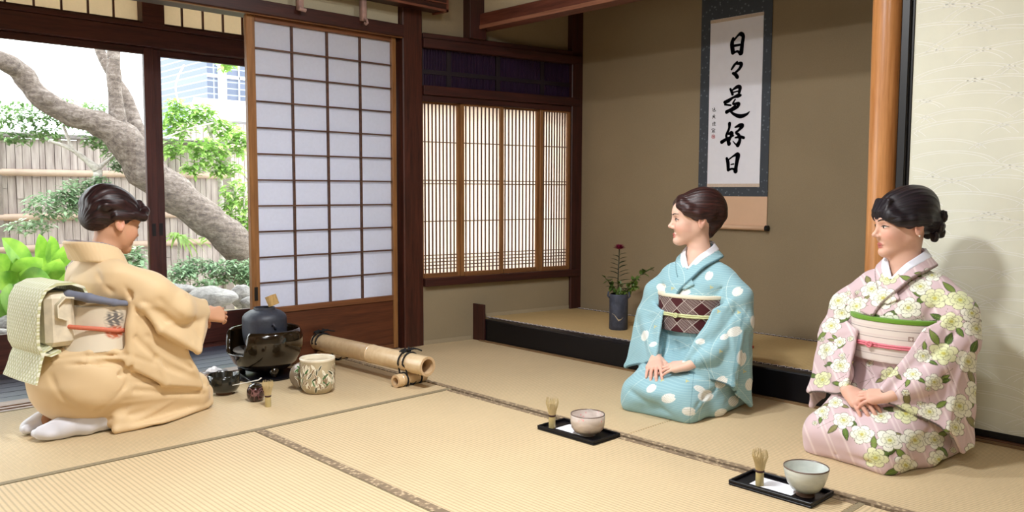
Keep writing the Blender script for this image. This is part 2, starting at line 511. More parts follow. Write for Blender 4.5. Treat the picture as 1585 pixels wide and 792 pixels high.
# polished alcove pillar, black jamb, sliding door
def wobp(r, z, a): return (r*(1+0.03*math.sin(2*a+z*2.0)+0.015*math.sin(3*a-z*3)), z)
M_PILLAR = wood('polished_cedar', (166, 106, 54), (206, 146, 90), 'z', 5, 0.34, 0.06, 0.1)
pm = MB(); pm.lathe([(0.060, 0.0), (0.060, 0.3), (0.059, 0.9), (0.060, 1.6), (0.060, CZ)], (3.372, 1.360, 0), 40, 0, wobp)
struct(pm.build('trim_14', M_PILLAR, smooth=True))
jm = MB(); jm.box(3.335, 3.375, 1.266, 1.300, 0.0, CZ, 0, 0.004)
struct(jm.build('trim_15', W_EBONY))
wallbox('wall_right', 3.41, 3.46, -2.7, 1.28, -0.1, CZ, M_PLASTER)
# sliding door with printed overlapping wave lines
M_FUS = plain('pale_sage_paper', (226, 226, 208), 0.75, 0.03, 8)
M_WAVE = plain('white_wave_print', (246, 246, 238), 0.55, 0.02)
def fusuma(n, y0, y1, xf_):
    e = empty('door_%d' % n, (xf_, (y0+y1)/2, 0)); struct(e)
    hw = (y1-y0)/2
    b = MB(); b.box(0, 0.018, -hw+0.012, hw-0.012, 0.035, 1.78)
    r = random.Random(5+n)
    for row in range(34):
        zc = 0.02 + row*0.053
        k_ = 0
        yy = -hw - 0.3 + r.uniform(0, 0.15)
        while yy < hw + 0.2:
            hw_ = r.uniform(0.13, 0.24); hh = hw_*r.uniform(0.30, 0.42)
            for ring in range(2):
                a0 = hw_*(1-0.13*ring); h0 = hh*(1-0.16*ring); prev = None
                for q in range(23):
                    t = -1 + 2*q/22
                    py = yy + a0*t; pz = zc + h0*math.sqrt(max(0, 1-0.93*t*t)) - h0*0.27
                    cur = (py, pz)
                    if prev and abs(py) < hw-0.014 and abs(prev[0]) < hw-0.014 and 0.04 < pz < 1.775 and 0.04 < prev[1] < 1.775:
                        d = Vector((py-prev[0], pz-prev[1])); nn = Vector((-d.y, d.x)).normalized()*0.0011
                        b.add([(-0.0004, prev[0]+nn.x, prev[1]+nn.y), (-0.0004, prev[0]-nn.x, prev[1]-nn.y), (-0.0004, py-nn.x, pz-nn.y), (-0.0004, py+nn.x, pz+nn.y)], [(0, 1, 2, 3)], 1)
                    prev = cur
            yy += r.uniform(0.20, 0.36)
    b.build('paper_panel', [M_FUS, M_WAVE], e)
    fr = MB()
    fr.box(-0.004, 0.022, -hw, -hw+0.013, 0.012, 1.79, 0, 0.002); fr.box(-0.004, 0.022, hw-0.013, hw, 0.012, 1.79, 0, 0.002)
    fr.box(-0.004, 0.022, -hw+0.013, hw-0.013, 0.012, 0.036); fr.box(-0.004, 0.022, -hw+0.013, hw-0.013, 1.776, 1.79)
    fr.build('door_frame', W_EBONY, e)
fusuma(3, 0.35, 1.268, 3.355)
fusuma(4, -0.56, 0.365, 3.388)
st_ = MB(); st_.box(3.335, 3.41, -2.6, 1.30, -0.05, 0.010, 0, 0.002); st_.box(3.34, 3.41, -2.6, 1.30, 1.79, 1.87, 0)
struct(st_.build('trim_16', wood('track_wood', (74, 44, 30), (120, 82, 58), 'y')))
wallbox('wall_door_head', 3.37, 3.41, -2.6, 1.28, 1.87, CZ, M_UPPER)
wallbox('wall_door_rest', 3.37, 3.41, -2.6, -0.56, 0.0, 1.80, M_UPPER)

# ---- big shoji screen
def shoji(n, x0, x1, y):
    e = empty('door_%d' % n, (x0, y, 0)); struct(e)
    Wd = x1-x0; P0 = 0.045; P1 = Wd-0.030
    ZB, ZTp = 0.315, 1.757
    f = MB()
    f.box(0, P0, -0.015, 0.015, 0.004, 1.783, 0, 0.003); f.box(P1, Wd, -0.015, 0.015, 0.004, 1.783, 0, 0.003)
    f.build('stile', W_GOLD, e)
    f = MB(); f.box(P0, P1, -0.014, 0.014, ZTp, 1.783, 0, 0.002); f.box(P0, P1, -0.014, 0.014, 0.285, ZB, 0, 0.002)
    f.box(P0, P1, -0.014, 0.014, 0.004, 0.03, 0, 0.002)
    f.build('rail', wood('shoji_rail_wood', (98, 58, 34), (132, 84, 52), 'x'), e)
    MB().box(P0, P1, -0.006, 0.006, 0.03, 0.285).build('kick_board', W_BAND, e)
    g = MB()
    for i in range(1, 4):
        xc = P0 + (P1-P0)*i/4; g.box(xc-0.0050, xc+0.0050, -0.010, 0.004, ZB, ZTp)
    for i in range(1, 11):
        zc = ZTp - (ZTp-ZB)*i/11; g.box(P0, P1, -0.0105, 0.003, zc-0.0038, zc+0.0038)
    g.build('lattice', W_MUNT, e)
    MB().box(P0, P1, 0.004, 0.0055, ZB, ZTp).build('paper', M_PAPER, e)
    MB().box(0.012, 0.030, -0.017, -0.012, 0.36, 0.43).build('finger_pull', W_EBONY, e)
shoji(5, 1.905, 2.805, 3.895)

# ---- glass doors along the veranda
def glassmat():
    t = NT('window_glass')
    g = t.node('ShaderNodeBsdfGlossy'); g.inputs['Roughness'].default_value = 0.02
    tr = t.node('ShaderNodeBsdfTransparent'); tr.inputs[0].default_value = (0.97, 0.99, 0.98, 1)
    fr = t.node('ShaderNodeFresnel'); fr.inputs[0].default_value = 1.3
    mx = t.node('ShaderNodeMixShader')
    t.l.new(fr.outputs[0], mx.inputs[0]); t.l.new(tr.outputs[0], mx.inputs[1]); t.l.new(g.outputs[0], mx.inputs[2])
    t.l.new(mx.outputs[0], t.n['Material Output'].inputs[0])
    return t.mat
M_GLASS = glassmat()
W_SASH = wood('sash_wood', (66, 30, 24), (98, 50, 40), 'z')
W_SASHX = wood('sash_wood_across', (60, 26, 20), (92, 46, 36), 'x')
def gdoor(n, x0, x1, y, pull):
    e = empty('door_%d' % n, (x0, y, 0)); struct(e); Wd = x1-x0
    f = MB(); f.box(0, 0.055, -0.016, 0.016, 0.01, 1.70, 0, 0.003); f.box(Wd-0.055, Wd, -0.016, 0.016, 0.01, 1.70, 0, 0.003)
    f.build('stile', W_SASH, e)
    f = MB(); f.box(0.055, Wd-0.055, -0.015, 0.015, 0.01, 0.19, 0, 0.003); f.box(0.055, Wd-0.055, -0.015, 0.015, 1.664, 1.70, 0, 0.003)
    f.build('rail', W_SASHX, e)
    MB().box(0.055, Wd-0.055, -0.002, 0.002, 0.19, 1.664).build('pane', M_GLASS, e)
    xx = 0.028 if pull == 'l' else Wd-0.028
    h = MB(); h.box(xx-0.010, xx+0.010, -0.0185, -0.0155, 0.66, 0.73, 0); h.box(xx-0.006, xx+0.006, -0.0195, -0.018, 0.665, 0.725, 1)
    h.build('door_pull', [W_EBONY, plain('pull_shadow', (20, 14, 12), 0.6)], e)
gdoor(6, -0.25, 0.76, 4.765, 'l')
gdoor(7, 0.745, 1.768, 4.735, 'r')
gdoor(8, 1.762, 2.79, 4.765, 'l')
lb = MB()
lb.box(-2.6, 2.96, 4.69, 4.80, -0.12, 0.008, 0, 0.003)
lb.box(-2.6, 2.96, 4.68, 4.80, 1.70, 1.80, 0, 0.004)
lb.box(-2.6, 2.96, 4.672, 4.80, 1.80, 1.825, 0, 0.003)
lb.box(-2.6, 2.96, 4.69, 4.80, 2.06, 2.4, 0)
lb.box(1.695, 1.815, 4.67, 4.80, 1.82, 2.10, 0, 0.003)
lb.box(0.30, 0.42, 4.67, 4.80, 1.82, 2.10, 0, 0.003)
struct(lb.build('trim_17', W_SASHX))
for n, (a, b) in enumerate(((0.42, 1.695), (1.815, 2.90))):
    e = empty('window_%d' % (8+n), (a, 4.735, 0)); struct(e)
    g = MB(); Wd = b-a; nb_ = round(Wd/0.127)
    for i in range(1, nb_): g.box(Wd*i/nb_-0.004, Wd*i/nb_+0.004, -0.012, 0.004, 1.842, 2.06)
    g.box(0, Wd, -0.014, 0.01, 1.825, 1.842); g.build('lattice', W_SASH, e)
    MB().box(0, Wd, 0.006, 0.0075, 1.84, 2.06).build('paper', paper('transom_paper%d' % n, (240, 226, 200), 0.6), e)
# veranda roof board and end walls
wallbox('ceiling_veranda', -2.7, 2.96, 3.93, 4.80, 2.30, 2.34, M_CEIL)
wallbox('wall_veranda_end', -2.7, -2.6, 3.9, 4.8, -0.1, 2.4, M_UPPER)
wallbox('wall_veranda_far', 2.90, 2.96, 4.02, 4.8, -0.1, 2.4, M_UPPER)
rf = MB(); rf.prism([(4.80, 2.36), (5.35, 2.16), (5.35, 2.22), (4.80, 2.46)], 'x', -2.7, 3.0)
struct(rf.build('trim_18', W_SASHX))
# ---- lamps on the ceiling (outside the picture)
M_LAMP = NT('lamp_shade_paper'); M_LAMP.b.inputs['Emission Color'].default_value = (1, 0.93, 0.8, 1); M_LAMP.b.inputs['Emission Strength'].default_value = 1.5
M_LAMP = M_LAMP.out(srgb(250, 240, 220), 0.6)
cl = empty('ceiling_lamp', (1.25, 1.85, 2.46)); tag(cl, 'square paper ceiling lamp over the middle of the room', 'lamp')
MB().box(-0.27, 0.27, -0.27, 0.27, -0.20, 0.0, 0, 0.01).build('lamp_shade', M_LAMP, cl)
cl = empty('spot_lamp', (2.35, 2.05, 2.46)); tag(cl, 'small round ceiling lamp before the alcove', 'lamp')
MB().lathe([(0.06, -0.10), (0.065, 0.0)], n=24).build('lamp_shade', M_LAMP, cl)
cl = empty('ceiling_lamp', (0.2, 0.2, 2.46)); tag(cl, 'wide paper ceiling lamp above the photographer', 'lamp')
MB().box(-0.32, 0.32, -0.32, 0.32, -0.14, 0.0, 0, 0.01).build('lamp_shade', M_LAMP, cl)
# ---------------------------------------------------------------- hanging scroll
def sp(px, py, dx=0.0):
    return at_x(px, py, XB-0.010-dx)
sc0 = empty('hanging_scroll', (XB-0.008, 2.51, 0.70)); tag(sc0, 'tall hanging scroll with five black brush characters on the alcove wall', 'scroll')
def local(mb, e, name, m, **kw):
    T = e.matrix_world.copy() if False else Matrix.Translation(e.location) @ Matrix.Rotation(e.rotation_euler[2], 4, 'Z')
    mb.xf(T.inverted()); return mb.build(name, m, e, **kw)
M_SILK = NT('slate_silk_brocade')
_v = M_SILK.coord(); _vo = M_SILK.node('ShaderNodeTexVoronoi', Scale=46); M_SILK.l.new(_v, _vo.inputs['Vector'])
M_SILK = M_SILK.out(M_SILK.ramp(_vo.outputs['Distance'], [(0.16, srgb(98, 108, 116)), (0.3, srgb(58, 64, 72))]), 0.7)
SY0, SY1 = 2.290, 2.735
b = MB(); b.box(XB-0.006, XB-0.003, SY0, SY1, 0.892, 2.25); local(b, sc0, 'silk_mount', M_SILK)
b = MB(); b.box(XB-0.009, XB-0.005, 2.339, 2.672, 0.945, 1.893); local(b, sc0, 'paper', plain('scroll_paper', (232, 232, 240), 0.8, 0.02, 20))
M_BEI = plain('beige_brocade', (206, 188, 170), 0.7, 0.1, 150)
for z_ in (0.945, 1.874):
    b = MB(); b.box(XB-0.0095, XB-0.005, 2.338, 2.673, z_, z_+0.018); local(b, sc0, 'brocade_strip', M_BEI)
M_PINK = plain('salmon_silk', (214, 176, 144), 0.6, 0.03, 10)
b = MB(); b.box(XB-0.007, XB-0.003, SY0, SY1-0.004, 0.725, 0.892); local(b, sc0, 'lower_cloth', M_PINK)
b = MB(); b.tube([(XB-0.018, SY0, 0.718), (XB-0.018, SY1, 0.718)], 0.013, 16); local(b, sc0, 'roller', M_PINK, smooth=True)
for yy in (SY0-0.018, SY1):
    b = MB(); b.tube([(XB-0.018, yy, 0.718), (XB-0.018, yy+0.018, 0.718)], 0.016, 20); local(b, sc0, 'roller_knob', W_BLACK, angle=40)
M_INK = plain('black_ink', (10, 10, 14), 1.0, 0.05, spec=0.0)
def brush(strokes, ox, oy, sx, name, m=M_INK, wk=1.32):
    b = MB(); dx = 0.0004
    for st in strokes:
        P = []
        # smooth the stroke with a Catmull-Rom curve
        for i in range(len(st)-1):
            p0 = st[max(i-1, 0)]; p1 = st[i]; p2 = st[i+1]; p3 = st[min(i+2, len(st)-1)]
            for q in range(6):
                t = q/6
                P.append([0.5*((2*p1[j]) + (-p0[j]+p2[j])*t + (2*p0[j]-5*p1[j]+4*p2[j]-p3[j])*t*t + (-p0[j]+3*p1[j]-3*p2[j]+p3[j])*t**3) for j in range(3)])
        P.append(list(st[-1]))
        W3 = [(sp(ox+x/sx, oy+y/sx, 0), max(w, 2)/sx*0.5*0.00372*wk) for x, y, w in P]
        vs = []; n = len(W3)
        for i, (p, w) in enumerate(W3):
            d = W3[min(i+1, n-1)][0]-W3[max(i-1, 0)][0]; d = Vector((d.y, d.z))
            d = d.normalized() if d.length > 1e-9 else Vector((1, 0)); nn = Vector((-d.y, d.x))*w
            vs += [(XB-0.0098-dx, p.y+nn.x, p.z+nn.y), (XB-0.0098-dx, p.y-nn.x, p.z-nn.y)]
        b.add(vs, [(2*i, 2*i+1, 2*i+3, 2*i+2) for i in range(n-1)])
        for (p, w) in (W3[0], W3[-1]):
            b.add([(XB-0.0098-dx, p.y+w*math.cos(a), p.z+w*math.sin(a)) for a in [q*math.pi/6 for q in range(12)]], [tuple(range(12))[::-1]])
        dx += 0.00005
    # give the ink a hair of thickness
    n0 = len(b.v); b.v += [(XB-0.0090, p[1], p[2]) for p in b.v[:n0]]
    return local(b, sc0, name, m)
C1 = (1085, 30, 5.657); C2 = (1085, 160, 5.657)
brush([[(282,168,20),(272,215,30),(280,290,30)], [(288,185,14),(325,140,16),(350,128,30),(370,148,26),(362,210,26),(352,292,32)], [(285,232,18),(340,222,16)], [(285,292,16),(320,280,16),(345,300,24)]], *C1, 'brush_character')
brush([[(318,370,12),(292,400,18),(268,437,14)], [(312,388,14),(352,388,26),(338,430,20),(285,480,14)], [(282,472,20),(302,482,26),(318,505,26)]], *C1, 'brush_character')
brush([[(258,610,16),(268,632,20),(276,655,20)], [(276,618,12),(318,590,24),(342,596,26),(334,640,20)], [(284,638,10),(322,628,10)], [(208,725,22),(240,712,26),(285,682,16),(325,668,28),(346,664,18)],
       [(300,700,10),(280,740,14),(330,735,22),(318,765,22),(262,800,18)], [(225,738+72-735+735-0,20),(250,800,14),(290,830,20),(345,848,28),(400,830,18),(425,806,6)], [(225,810,26),(262,788,20),(300,755,14)], [(210,745,14),(262,752,12)]], *C1, 'brush_character')
brush([[(250,176,24),(246,220,18),(222,280,18),(232,320,18),(245,352,30)], [(240,268,14),(268,262,32),(258,300,16),(240,345,18)], [(182,338,26),(225,312,20),(285,282,10)], [(300,208,12),(340,192,26),(362,196,28),(330,235,16),(306,255,16),(332,278,22),(340,322,22),(322,364,30)], [(300,300,10),(340,292,20),(374,300,20)], [(318,368,14),(296,350,10),(280,330,6)]], *C2, 'brush_character')
brush([[(226,482,20),(236,520,26),(238,582,22)], [(242,492,10),(288,458,14),(322,450,34),(316,500,28),(306,560,26),(302,592,32)], [(262,535,8),(286,530,10)], [(242,582,18),(270,572,14),(300,578,20)]], *C2, 'brush_character')
sg = []
for (cx, cy, st) in ((115, 55, [[(-16,-12,5),(-10,-2,5)],[(-14,8,5),(0,14,5),(16,10,4)],[(0,-18,5),(6,-8,6),(-4,2,5)],[(-2,-6,4),(10,4,5)]]),
                     (113, 118, [[(-12,-8,5),(12,-10,4)],[(2,-22,5),(-2,0,5),(-14,14,4)],[(0,0,5),(12,12,6)],[(-10,0,4),(8,-2,4)]]),
                     (113, 180, [[(-14,-10,5),(-8,-2,5),(-12,14,5)],[(-2,-14,4),(14,-14,4)],[(6,-20,4),(4,12,5)],[(-4,-2,4),(14,-4,4)],[(-4,10,4),(16,10,5)]]),
                     (108, 238, [[(-14,-10,5),(0,-16,5),(16,-10,5)],[(-8,0,4),(12,-2,4)],[(0,-2,5),(-10,16,5)],[(2,4,4),(14,14,6)],[(-2,12,4),(4,20,4)]])):
    for s_ in st: sg.append([(cx+x, cy+y, w) for x, y, w in s_])
brush(sg, *C2, 'signature', wk=1.0)
M_SEAL = plain('red_seal', (206, 120, 120), 0.7)
brush([[(97,278,5),(119,278,5),(119,303,5),(97,303,5),(97,278,5)], [(103,284,4),(103,298,4)], [(109,283,4),(109,298,4)], [(114,284,4),(114,298,4)], [(101,290,4),(116,291,4)]], *C2, 'seal', M_SEAL, 1.0)

# ---------------------------------------------------------------- flower vase in the alcove
vz = empty('flower_vase', (3.66, 2.935, ZT)); tag(vz, 'dark slate cylinder vase standing on the alcove mat', 'vase')
t = NT('slate_glaze'); v = t.coord(); nz = t.noise(v, 30, 5)
t.bump(t.math('ADD', nz, t.noise(t.coord((1, 1, 14)), 12, 3)), 0.35, 0.003)
M_SLATE = t.out(t.ramp(nz, [(0.3, srgb(48, 52, 66)), (0.7, srgb(74, 80, 96))]), 0.65)
MB().lathe([(0.0, 0), (0.050, 0), (0.053, 0.004), (0.053, 0.19), (0.051, 0.202), (0.047, 0.203), (0.046, 0.10), (0.0, 0.095)], n=48).build('vase_body', M_SLATE, vz, angle=50)
for s in (-1, 1):
    b = MB()
    b.tube([(0.0 + s*0.030, -s*0.042, 0.178), (s*0.036, -s*0.050, 0.19), (s*0.034, -s*0.046, 0.215)], [0.004, 0.006, 0.005], 8)
    b.build('vase_ear', M_SLATE, vz, smooth=True)
b = MB()  # pale streak in the glaze, wrapped on the wall facing the room
va = math.atan2(-2.935, -3.66)
pts = [(-0.75, 0.094), (-0.45, 0.088), (-0.2, 0.072), (0.0, 0.058), (0.25, 0.062), (0.5, 0.074)]
prev = None; wd = [0.002, 0.003, 0.006, 0.010, 0.004, 0.002]
vs = []
for (a, z), w_ in zip(pts, wd):
    x_, y_ = 0.0535*math.cos(va - a*-1), 0.0535*math.sin(va - a*-1); vs += [(x_, y_, z+w_/2), (x_, y_, z-w_/2)]
b.add(vs, [(2*i, 2*i+1, 2*i+3, 2*i+2) for i in range(5)])
b.build('glaze_streak', plain('cream_streak', (176, 160, 132), 0.6), vz)
def leafq(b, base, dirv, L, Wd, up=Vector((0, 0, 1)), mi=0, droop=0.25, seg=4):
    d = Vector(dirv).normalized(); side = d.cross(up)
    side = side.normalized() if side.length > 1e-4 else Vector((1, 0, 0))
    nrm = side.cross(d); vs = []
    for i in range(seg+1):
        t = i/seg; w = Wd*math.sin(math.pi*min(1, t*0.92+0.06))**0.8 * (0.5 if t < 1 else 0.04)
        c = Vector(base) + d*L*t - Vector((0, 0, 1))*droop*L*t*t
        vs += [c+side*w+nrm*w*0.25, c-nrm*0.0, c-side*w+nrm*w*0.25]
    fs = []
    for i in range(seg):
        a = 3*i; fs += [(a, a+1, a+4, a+3), (a+1, a+2, a+5, a+4)]
    b.add(vs, fs, mi)
def leafmat(name, c1, c2, trans=0.25):
    t = NT(name); nz = t.noise(t.coord(), 9, 3)
    col = t.ramp(nz, [(0.3, srgb(*c1)), (0.7, srgb(*c2))])
    t.out(col, 0.5)
    tr = t.node('ShaderNodeBsdfTranslucent'); t.l.new(col, tr.inputs[0])
    mx = t.node('ShaderNodeMixShader'); mx.inputs[0].default_value = trans
    t.l.new(t.b.outputs[0], mx.inputs[1]); t.l.new(tr.outputs[0], mx.inputs[2]); t.l.new(mx.outputs[0], t.n['Material Output'].inputs[0])
    return t.mat
R0 = random.Random(3)
VB = Vector((3.66, 2.935, ZT))
side_r = Vector((0.72, -0.69, 0)); side_f = Vector((-0.69, -0.72, 0))
fl_ = empty('cut_flower', VB+Vector((0, 0, 0.19))); tag(fl_, 'single dark red chrysanthemum on a tall leafy stem in the slate vase', 'flower')
b = MB(); b.tube([(0, 0, -0.08), (-0.004, 0.004, 0.10), (0.0, 0.0, 0.27)], [0.004, 0.0035, 0.003], 8); b.build('stem', leafmat('flower_stem', (40, 44, 26), (60, 60, 34), 0.05), fl_, smooth=True)
b = MB()
for i in range(17):
    z = 0.035 + i*0.0125; s = -1 if i % 2 else 1
    d = side_r*s*(1 - 0.2*R0.random()) + side_f*R0.uniform(-0.5, 0.5) + Vector((0, 0, 0.45 if i > 5 else 0.25))
    leafq(b, (0, 0, z), d, 0.085 - i*0.0022, 0.026, mi=0, droop=0.15)
b.build('leaves', leafmat('dark_green_leaf', (28, 44, 24), (52, 72, 36), 0.1), fl_)
b = MB()
for ring, (n, L, el, r_) in enumerate(((16, 0.040, 0.15, 0), (16, 0.038, 0.45, 0), (14, 0.034, 0.8, 0), (10, 0.028, 1.15, 0))):
    for i in range(n):
        a = 2*math.pi*(i+0.5*(ring % 2))/n
        leafq(b, (0, 0, 0.268), (math.cos(a)*math.cos(el), math.sin(a)*math.cos(el), math.sin(el)), L, 0.011, droop=-0.12, seg=3)
b.build('blossom', plain('crimson_petal', (128, 14, 58), 0.6, 0.3, 60), fl_)
br = empty('cut_branch', VB+Vector((0, 0, 0.19))); tag(br, 'leafy green branch leaning to the right out of the slate vase', 'branch')
b = MB(); lf = MB()
def twig(p0, p1, p2, nl, sz):
    P = [Vector(p0).lerp(Vector(p1), t).lerp(Vector(p1).lerp(Vector(p2), t), t) for t in [i/8 for i in range(9)]]
    b.tube(P, [0.003-0.0002*i for i in range(9)], 6)
    for i in range(nl):
        t = R0.uniform(0.25, 1.0); k_ = min(7, int(t*8)); p = P[k_].lerp(P[k_+1], t*8-k_ if t < 1 else 1)
        a = R0.uniform(0, 6.28); d = side_r*math.cos(a) + Vector((0, 0, 1))*math.sin(a) + side_f*R0.uniform(-0.6, 0.8)
        leafq(lf, p, d, sz*R0.uniform(0.7, 1.2), sz*0.62, up=side_f if abs(d.normalized().z) > 0.8 else Vector((0, 0, 1)), droop=0.1, seg=3)
twig((0, 0, -0.03), side_r*0.06+Vector((0, 0, 0.10)), side_r*0.20+Vector((0, 0, 0.165)), 26, 0.034)
twig((0, 0, -0.03), side_r*0.03+Vector((0, 0, 0.04)), side_r*0.10+Vector((0, 0, 0.06)), 26, 0.034)
twig((0, 0, -0.03), side_r*-0.02+Vector((0, 0, 0.05)), side_r*-0.085+Vector((0, 0, 0.11)), 22, 0.034)
twig((0, 0, -0.03), side_f*0.03+Vector((0, 0, 0.04)), side_f*0.04+Vector((0, 0, 0.08)), 30, 0.032)
b.build('stem', leafmat('branch_bark', (70, 66, 40), (90, 88, 52), 0.05), br, smooth=True)
lf.build('leaves', leafmat('fresh_green_leaf', (62, 88, 36), (112, 140, 58), 0.2), br)
fan = MB(); q = at_z(1150, 537, ZT)
fan.prism([(q.x-0.04, q.y+0.05), (q.x+0.0, q.y-0.055), (q.x+0.02, q.y-0.05), (q.x+0.03, q.y+0.05)], 'z', ZT+0.001, ZT+0.012)
tag(fan.build('folding_fan', plain('red_lacquer', (186, 60, 40), 0.4)), 'small red folded fan lying on the alcove mat behind the woman in light blue', 'fan')

# ---------------------------------------------------------------- bamboo poles tied on two short pieces
def bamboomat(name, axis):
    t = NT(name); st = {'x': (0.15, 1, 1), 'y': (1, 0.15, 1)}[axis]
    nz = t.noise(t.coord(st), 40, 5, 0.6); n2 = t.noise(t.coord(), 6, 3)
    f = t.math('ADD', t.math('MULTIPLY', nz, 0.5), t.math('MULTIPLY', n2, 0.5))
    return t.out(t.ramp(f, [(0.30, srgb(204, 170, 126)), (0.55, srgb(224, 196, 154)), (0.8, srgb(234, 212, 174))]), 0.28, coat=0.15)
M_BAM = bamboomat('bamboo_skin', 'x'); M_BAMIN = plain('bamboo_inside', (206, 174, 134), 0.7, 0.12, 40)
M_CORD = plain('black_cord', (16, 15, 18), 0.8, 0.2, 80)
def hollow(b, p0, p1, r0, r1, nodes, rin=0.72, n=36):
    p0 = Vector(p0); p1 = Vector(p1); d = (p1-p0).normalized(); Ln = (p1-p0).length
    up = Vector((0, 0, 1)); side = d.cross(up).normalized(); up = side.cross(d)
    prof = [0.0]
    for k_ in nodes: prof += [k_-0.012/Ln, k_-0.004/Ln, k_, k_+0.004/Ln, k_+0.012/Ln]
    prof += [1.0]; rings = []
    def rr(t):
        r = r0 + (r1-r0)*t
        for k_ in nodes:
            dd = abs(t-k_)*Ln
            if dd < 0.002: r *= 0.955
            elif dd < 0.006: r *= 1.045
        return r
    for t in prof: rings.append((p0+d*Ln*t, rr(t)))
    vs = []; fs = []
    seq = [(rings[0][0], rings[0][1]*rin)] + rings + [(rings[-1][0], rings[-1][1]*rin)]
    inner = [(p1 - d*Ln*0.28, r1*rin*0.95), (p0+d*Ln*0.28, r0*rin*0.95)]
    allr = seq + [inner[0]]
    for (c, r) in allr:
        for k_ in range(n):
            a = 2*math.pi*k_/n; vs.append(c+side*math.cos(a)*r+up*math.sin(a)*r)
    for i in range(len(allr)-1):
        for k_ in range(n): fs.append((i*n+k_, i*n+(k_+1) % n, (i+1)*n+(k_+1) % n, (i+1)*n+k_))
    fs.append(tuple(range((len(allr)-1)*n, len(allr)*n)))
    base = len(vs)
    c, r = inner[1]
    for k_ in range(n):
        a = 2*math.pi*k_/n; vs.append(c+side*math.cos(a)*r+up*math.sin(a)*r)
    for k_ in range(n): fs.append((base+k_, base+(k_+1) % n, (k_+1) % n, k_))
    fs.append(tuple(range(base, base+n))[::-1])
    s0 = len(b.f); b.add(vs, fs, 0)
    nr = len(rings)
    for i in range(s0, len(b.f)):
        k_ = i - s0
        if k_ < n or k_ >= n*(nr): b.m[i] = 1
SB, LB = 0.030, 0.046
P0 = at_z(487, 527, 2*SB+LB); P1 = at_z(662, 567, 2*SB+LB+0.002)
bm0 = MB(); hollow(bm0, P0, P1, LB*0.98, LB, [0.55], 0.74)
bo = bm0.build('bamboo_pole', [M_BAM, M_BAMIN], None, angle=35); tag(bo, 'long thick bamboo pole lying across two short pieces by the shoji screen', 'bamboo')
def short(pa, pb, label):
    b = MB(); hollow(b, pa, pb, SB, SB*0.97, [0.16], 0.62); o = b.build('bamboo_log', [M_BAM, M_BAMIN], None, angle=35); tag(o, label, 'bamboo')
    return Vector(pa), Vector(pb)
fa, fb = short(at_z(612, 590, SB), at_z(656, 580, SB), 'short bamboo piece under the open front end of the long pole')
ba, bb = short(at_z(494, 552, SB), at_z(545, 544, SB), 'short bamboo piece under the far end of the long pole')
def tie(sa, sb, label, seed):
    r_ = random.Random(seed)
    mid = (sa+sb)*0.5; dS = (sb-sa).normalized(); dL = (P1-P0).normalized()
    t = (mid-P0).dot(dL); c = P0 + dL*t
    b = MB(); zc = 2*SB+LB
    for off in (-0.028, 0.020):
        # a loop that goes over the pole and crosses under the short piece
        cc = c + dL*off*0.5
        for s in (-1, 1):
            pts = []
            for q in range(25):
                a = 2*math.pi*q/24
                w_ = (LB+0.006)*math.cos(a); h_ = math.sin(a)
                z = zc + (LB+0.005)*h_ if h_ > -0.2 else None
                if z is None:
                    z = zc - 0.2*(LB+0.005) + (h_+0.2)/0.8*(zc-0.2*(LB+0.005)-0.004)
                    w_ *= 0.95
                    pts.append(mid + dS*w_*0.9 + Vector((0, 0, max(z, 0.004)-mid.z)) + dL*(off*0.9 if s > 0 else -off*0.6)*1.25)
                else:
                    pts.append(Vector((cc.x, cc.y, 0)) + dS*w_ + Vector((0, 0, z)) + dL*off*0.2*s)
            if s > 0: b.tube(pts, 0.0042, 8)
    # two turns around the short piece
    for u_ in (0.30, 0.78):
        cS = sa.lerp(sb, u_)
        b.tube([cS + dL*math.cos(a)*(SB+0.003) + Vector((0, 0, 1))*max(math.sin(a)*(SB+0.003), -SB+0.003) for a in [2*math.pi*q/20 for q in range(21)]], 0.0040, 8)
    top = Vector((c.x, c.y, zc+LB+0.008))
    b.tube([top-dS*0.010, top+Vector((0, 0, 0.006)), top+dS*0.010], [0.006, 0.010, 0.006], 10)
    for (u_, v_, L_) in ((1, 0.4, 0.06), (-1, 0.5, 0.055), (0.7, -0.8, 0.075), (-0.6, -0.6, 0.05)):
        d = dS*u_+dL*v_
        b.tube([top, top+d*L_*0.4+Vector((0, 0, 0.014)), top+d*L_*0.75+Vector((0, 0, 0.006)), top+d*L_*1.05+Vector((0, 0, -0.004+0.008*r_.random()))], 0.0034, 8)
    for s in (-1, 1):
        pts = [top + (dS*math.cos(a)*0.022*s + dL*math.sin(a)*0.012) + dS*0.024*s + Vector((0, 0, 0.004+0.006*abs(math.sin(a)))) for a in [2*math.pi*q/14 for q in range(15)]]
        b.tube(pts, 0.0034, 8)
    o = b.build('cord', M_CORD, None, smooth=True); tag(o, label, 'cord')
tie(fa, fb, 'black cord knotted round the front end of the bamboo', 1)
tie(ba, bb, 'black cord knotted round the far end of the bamboo', 2)

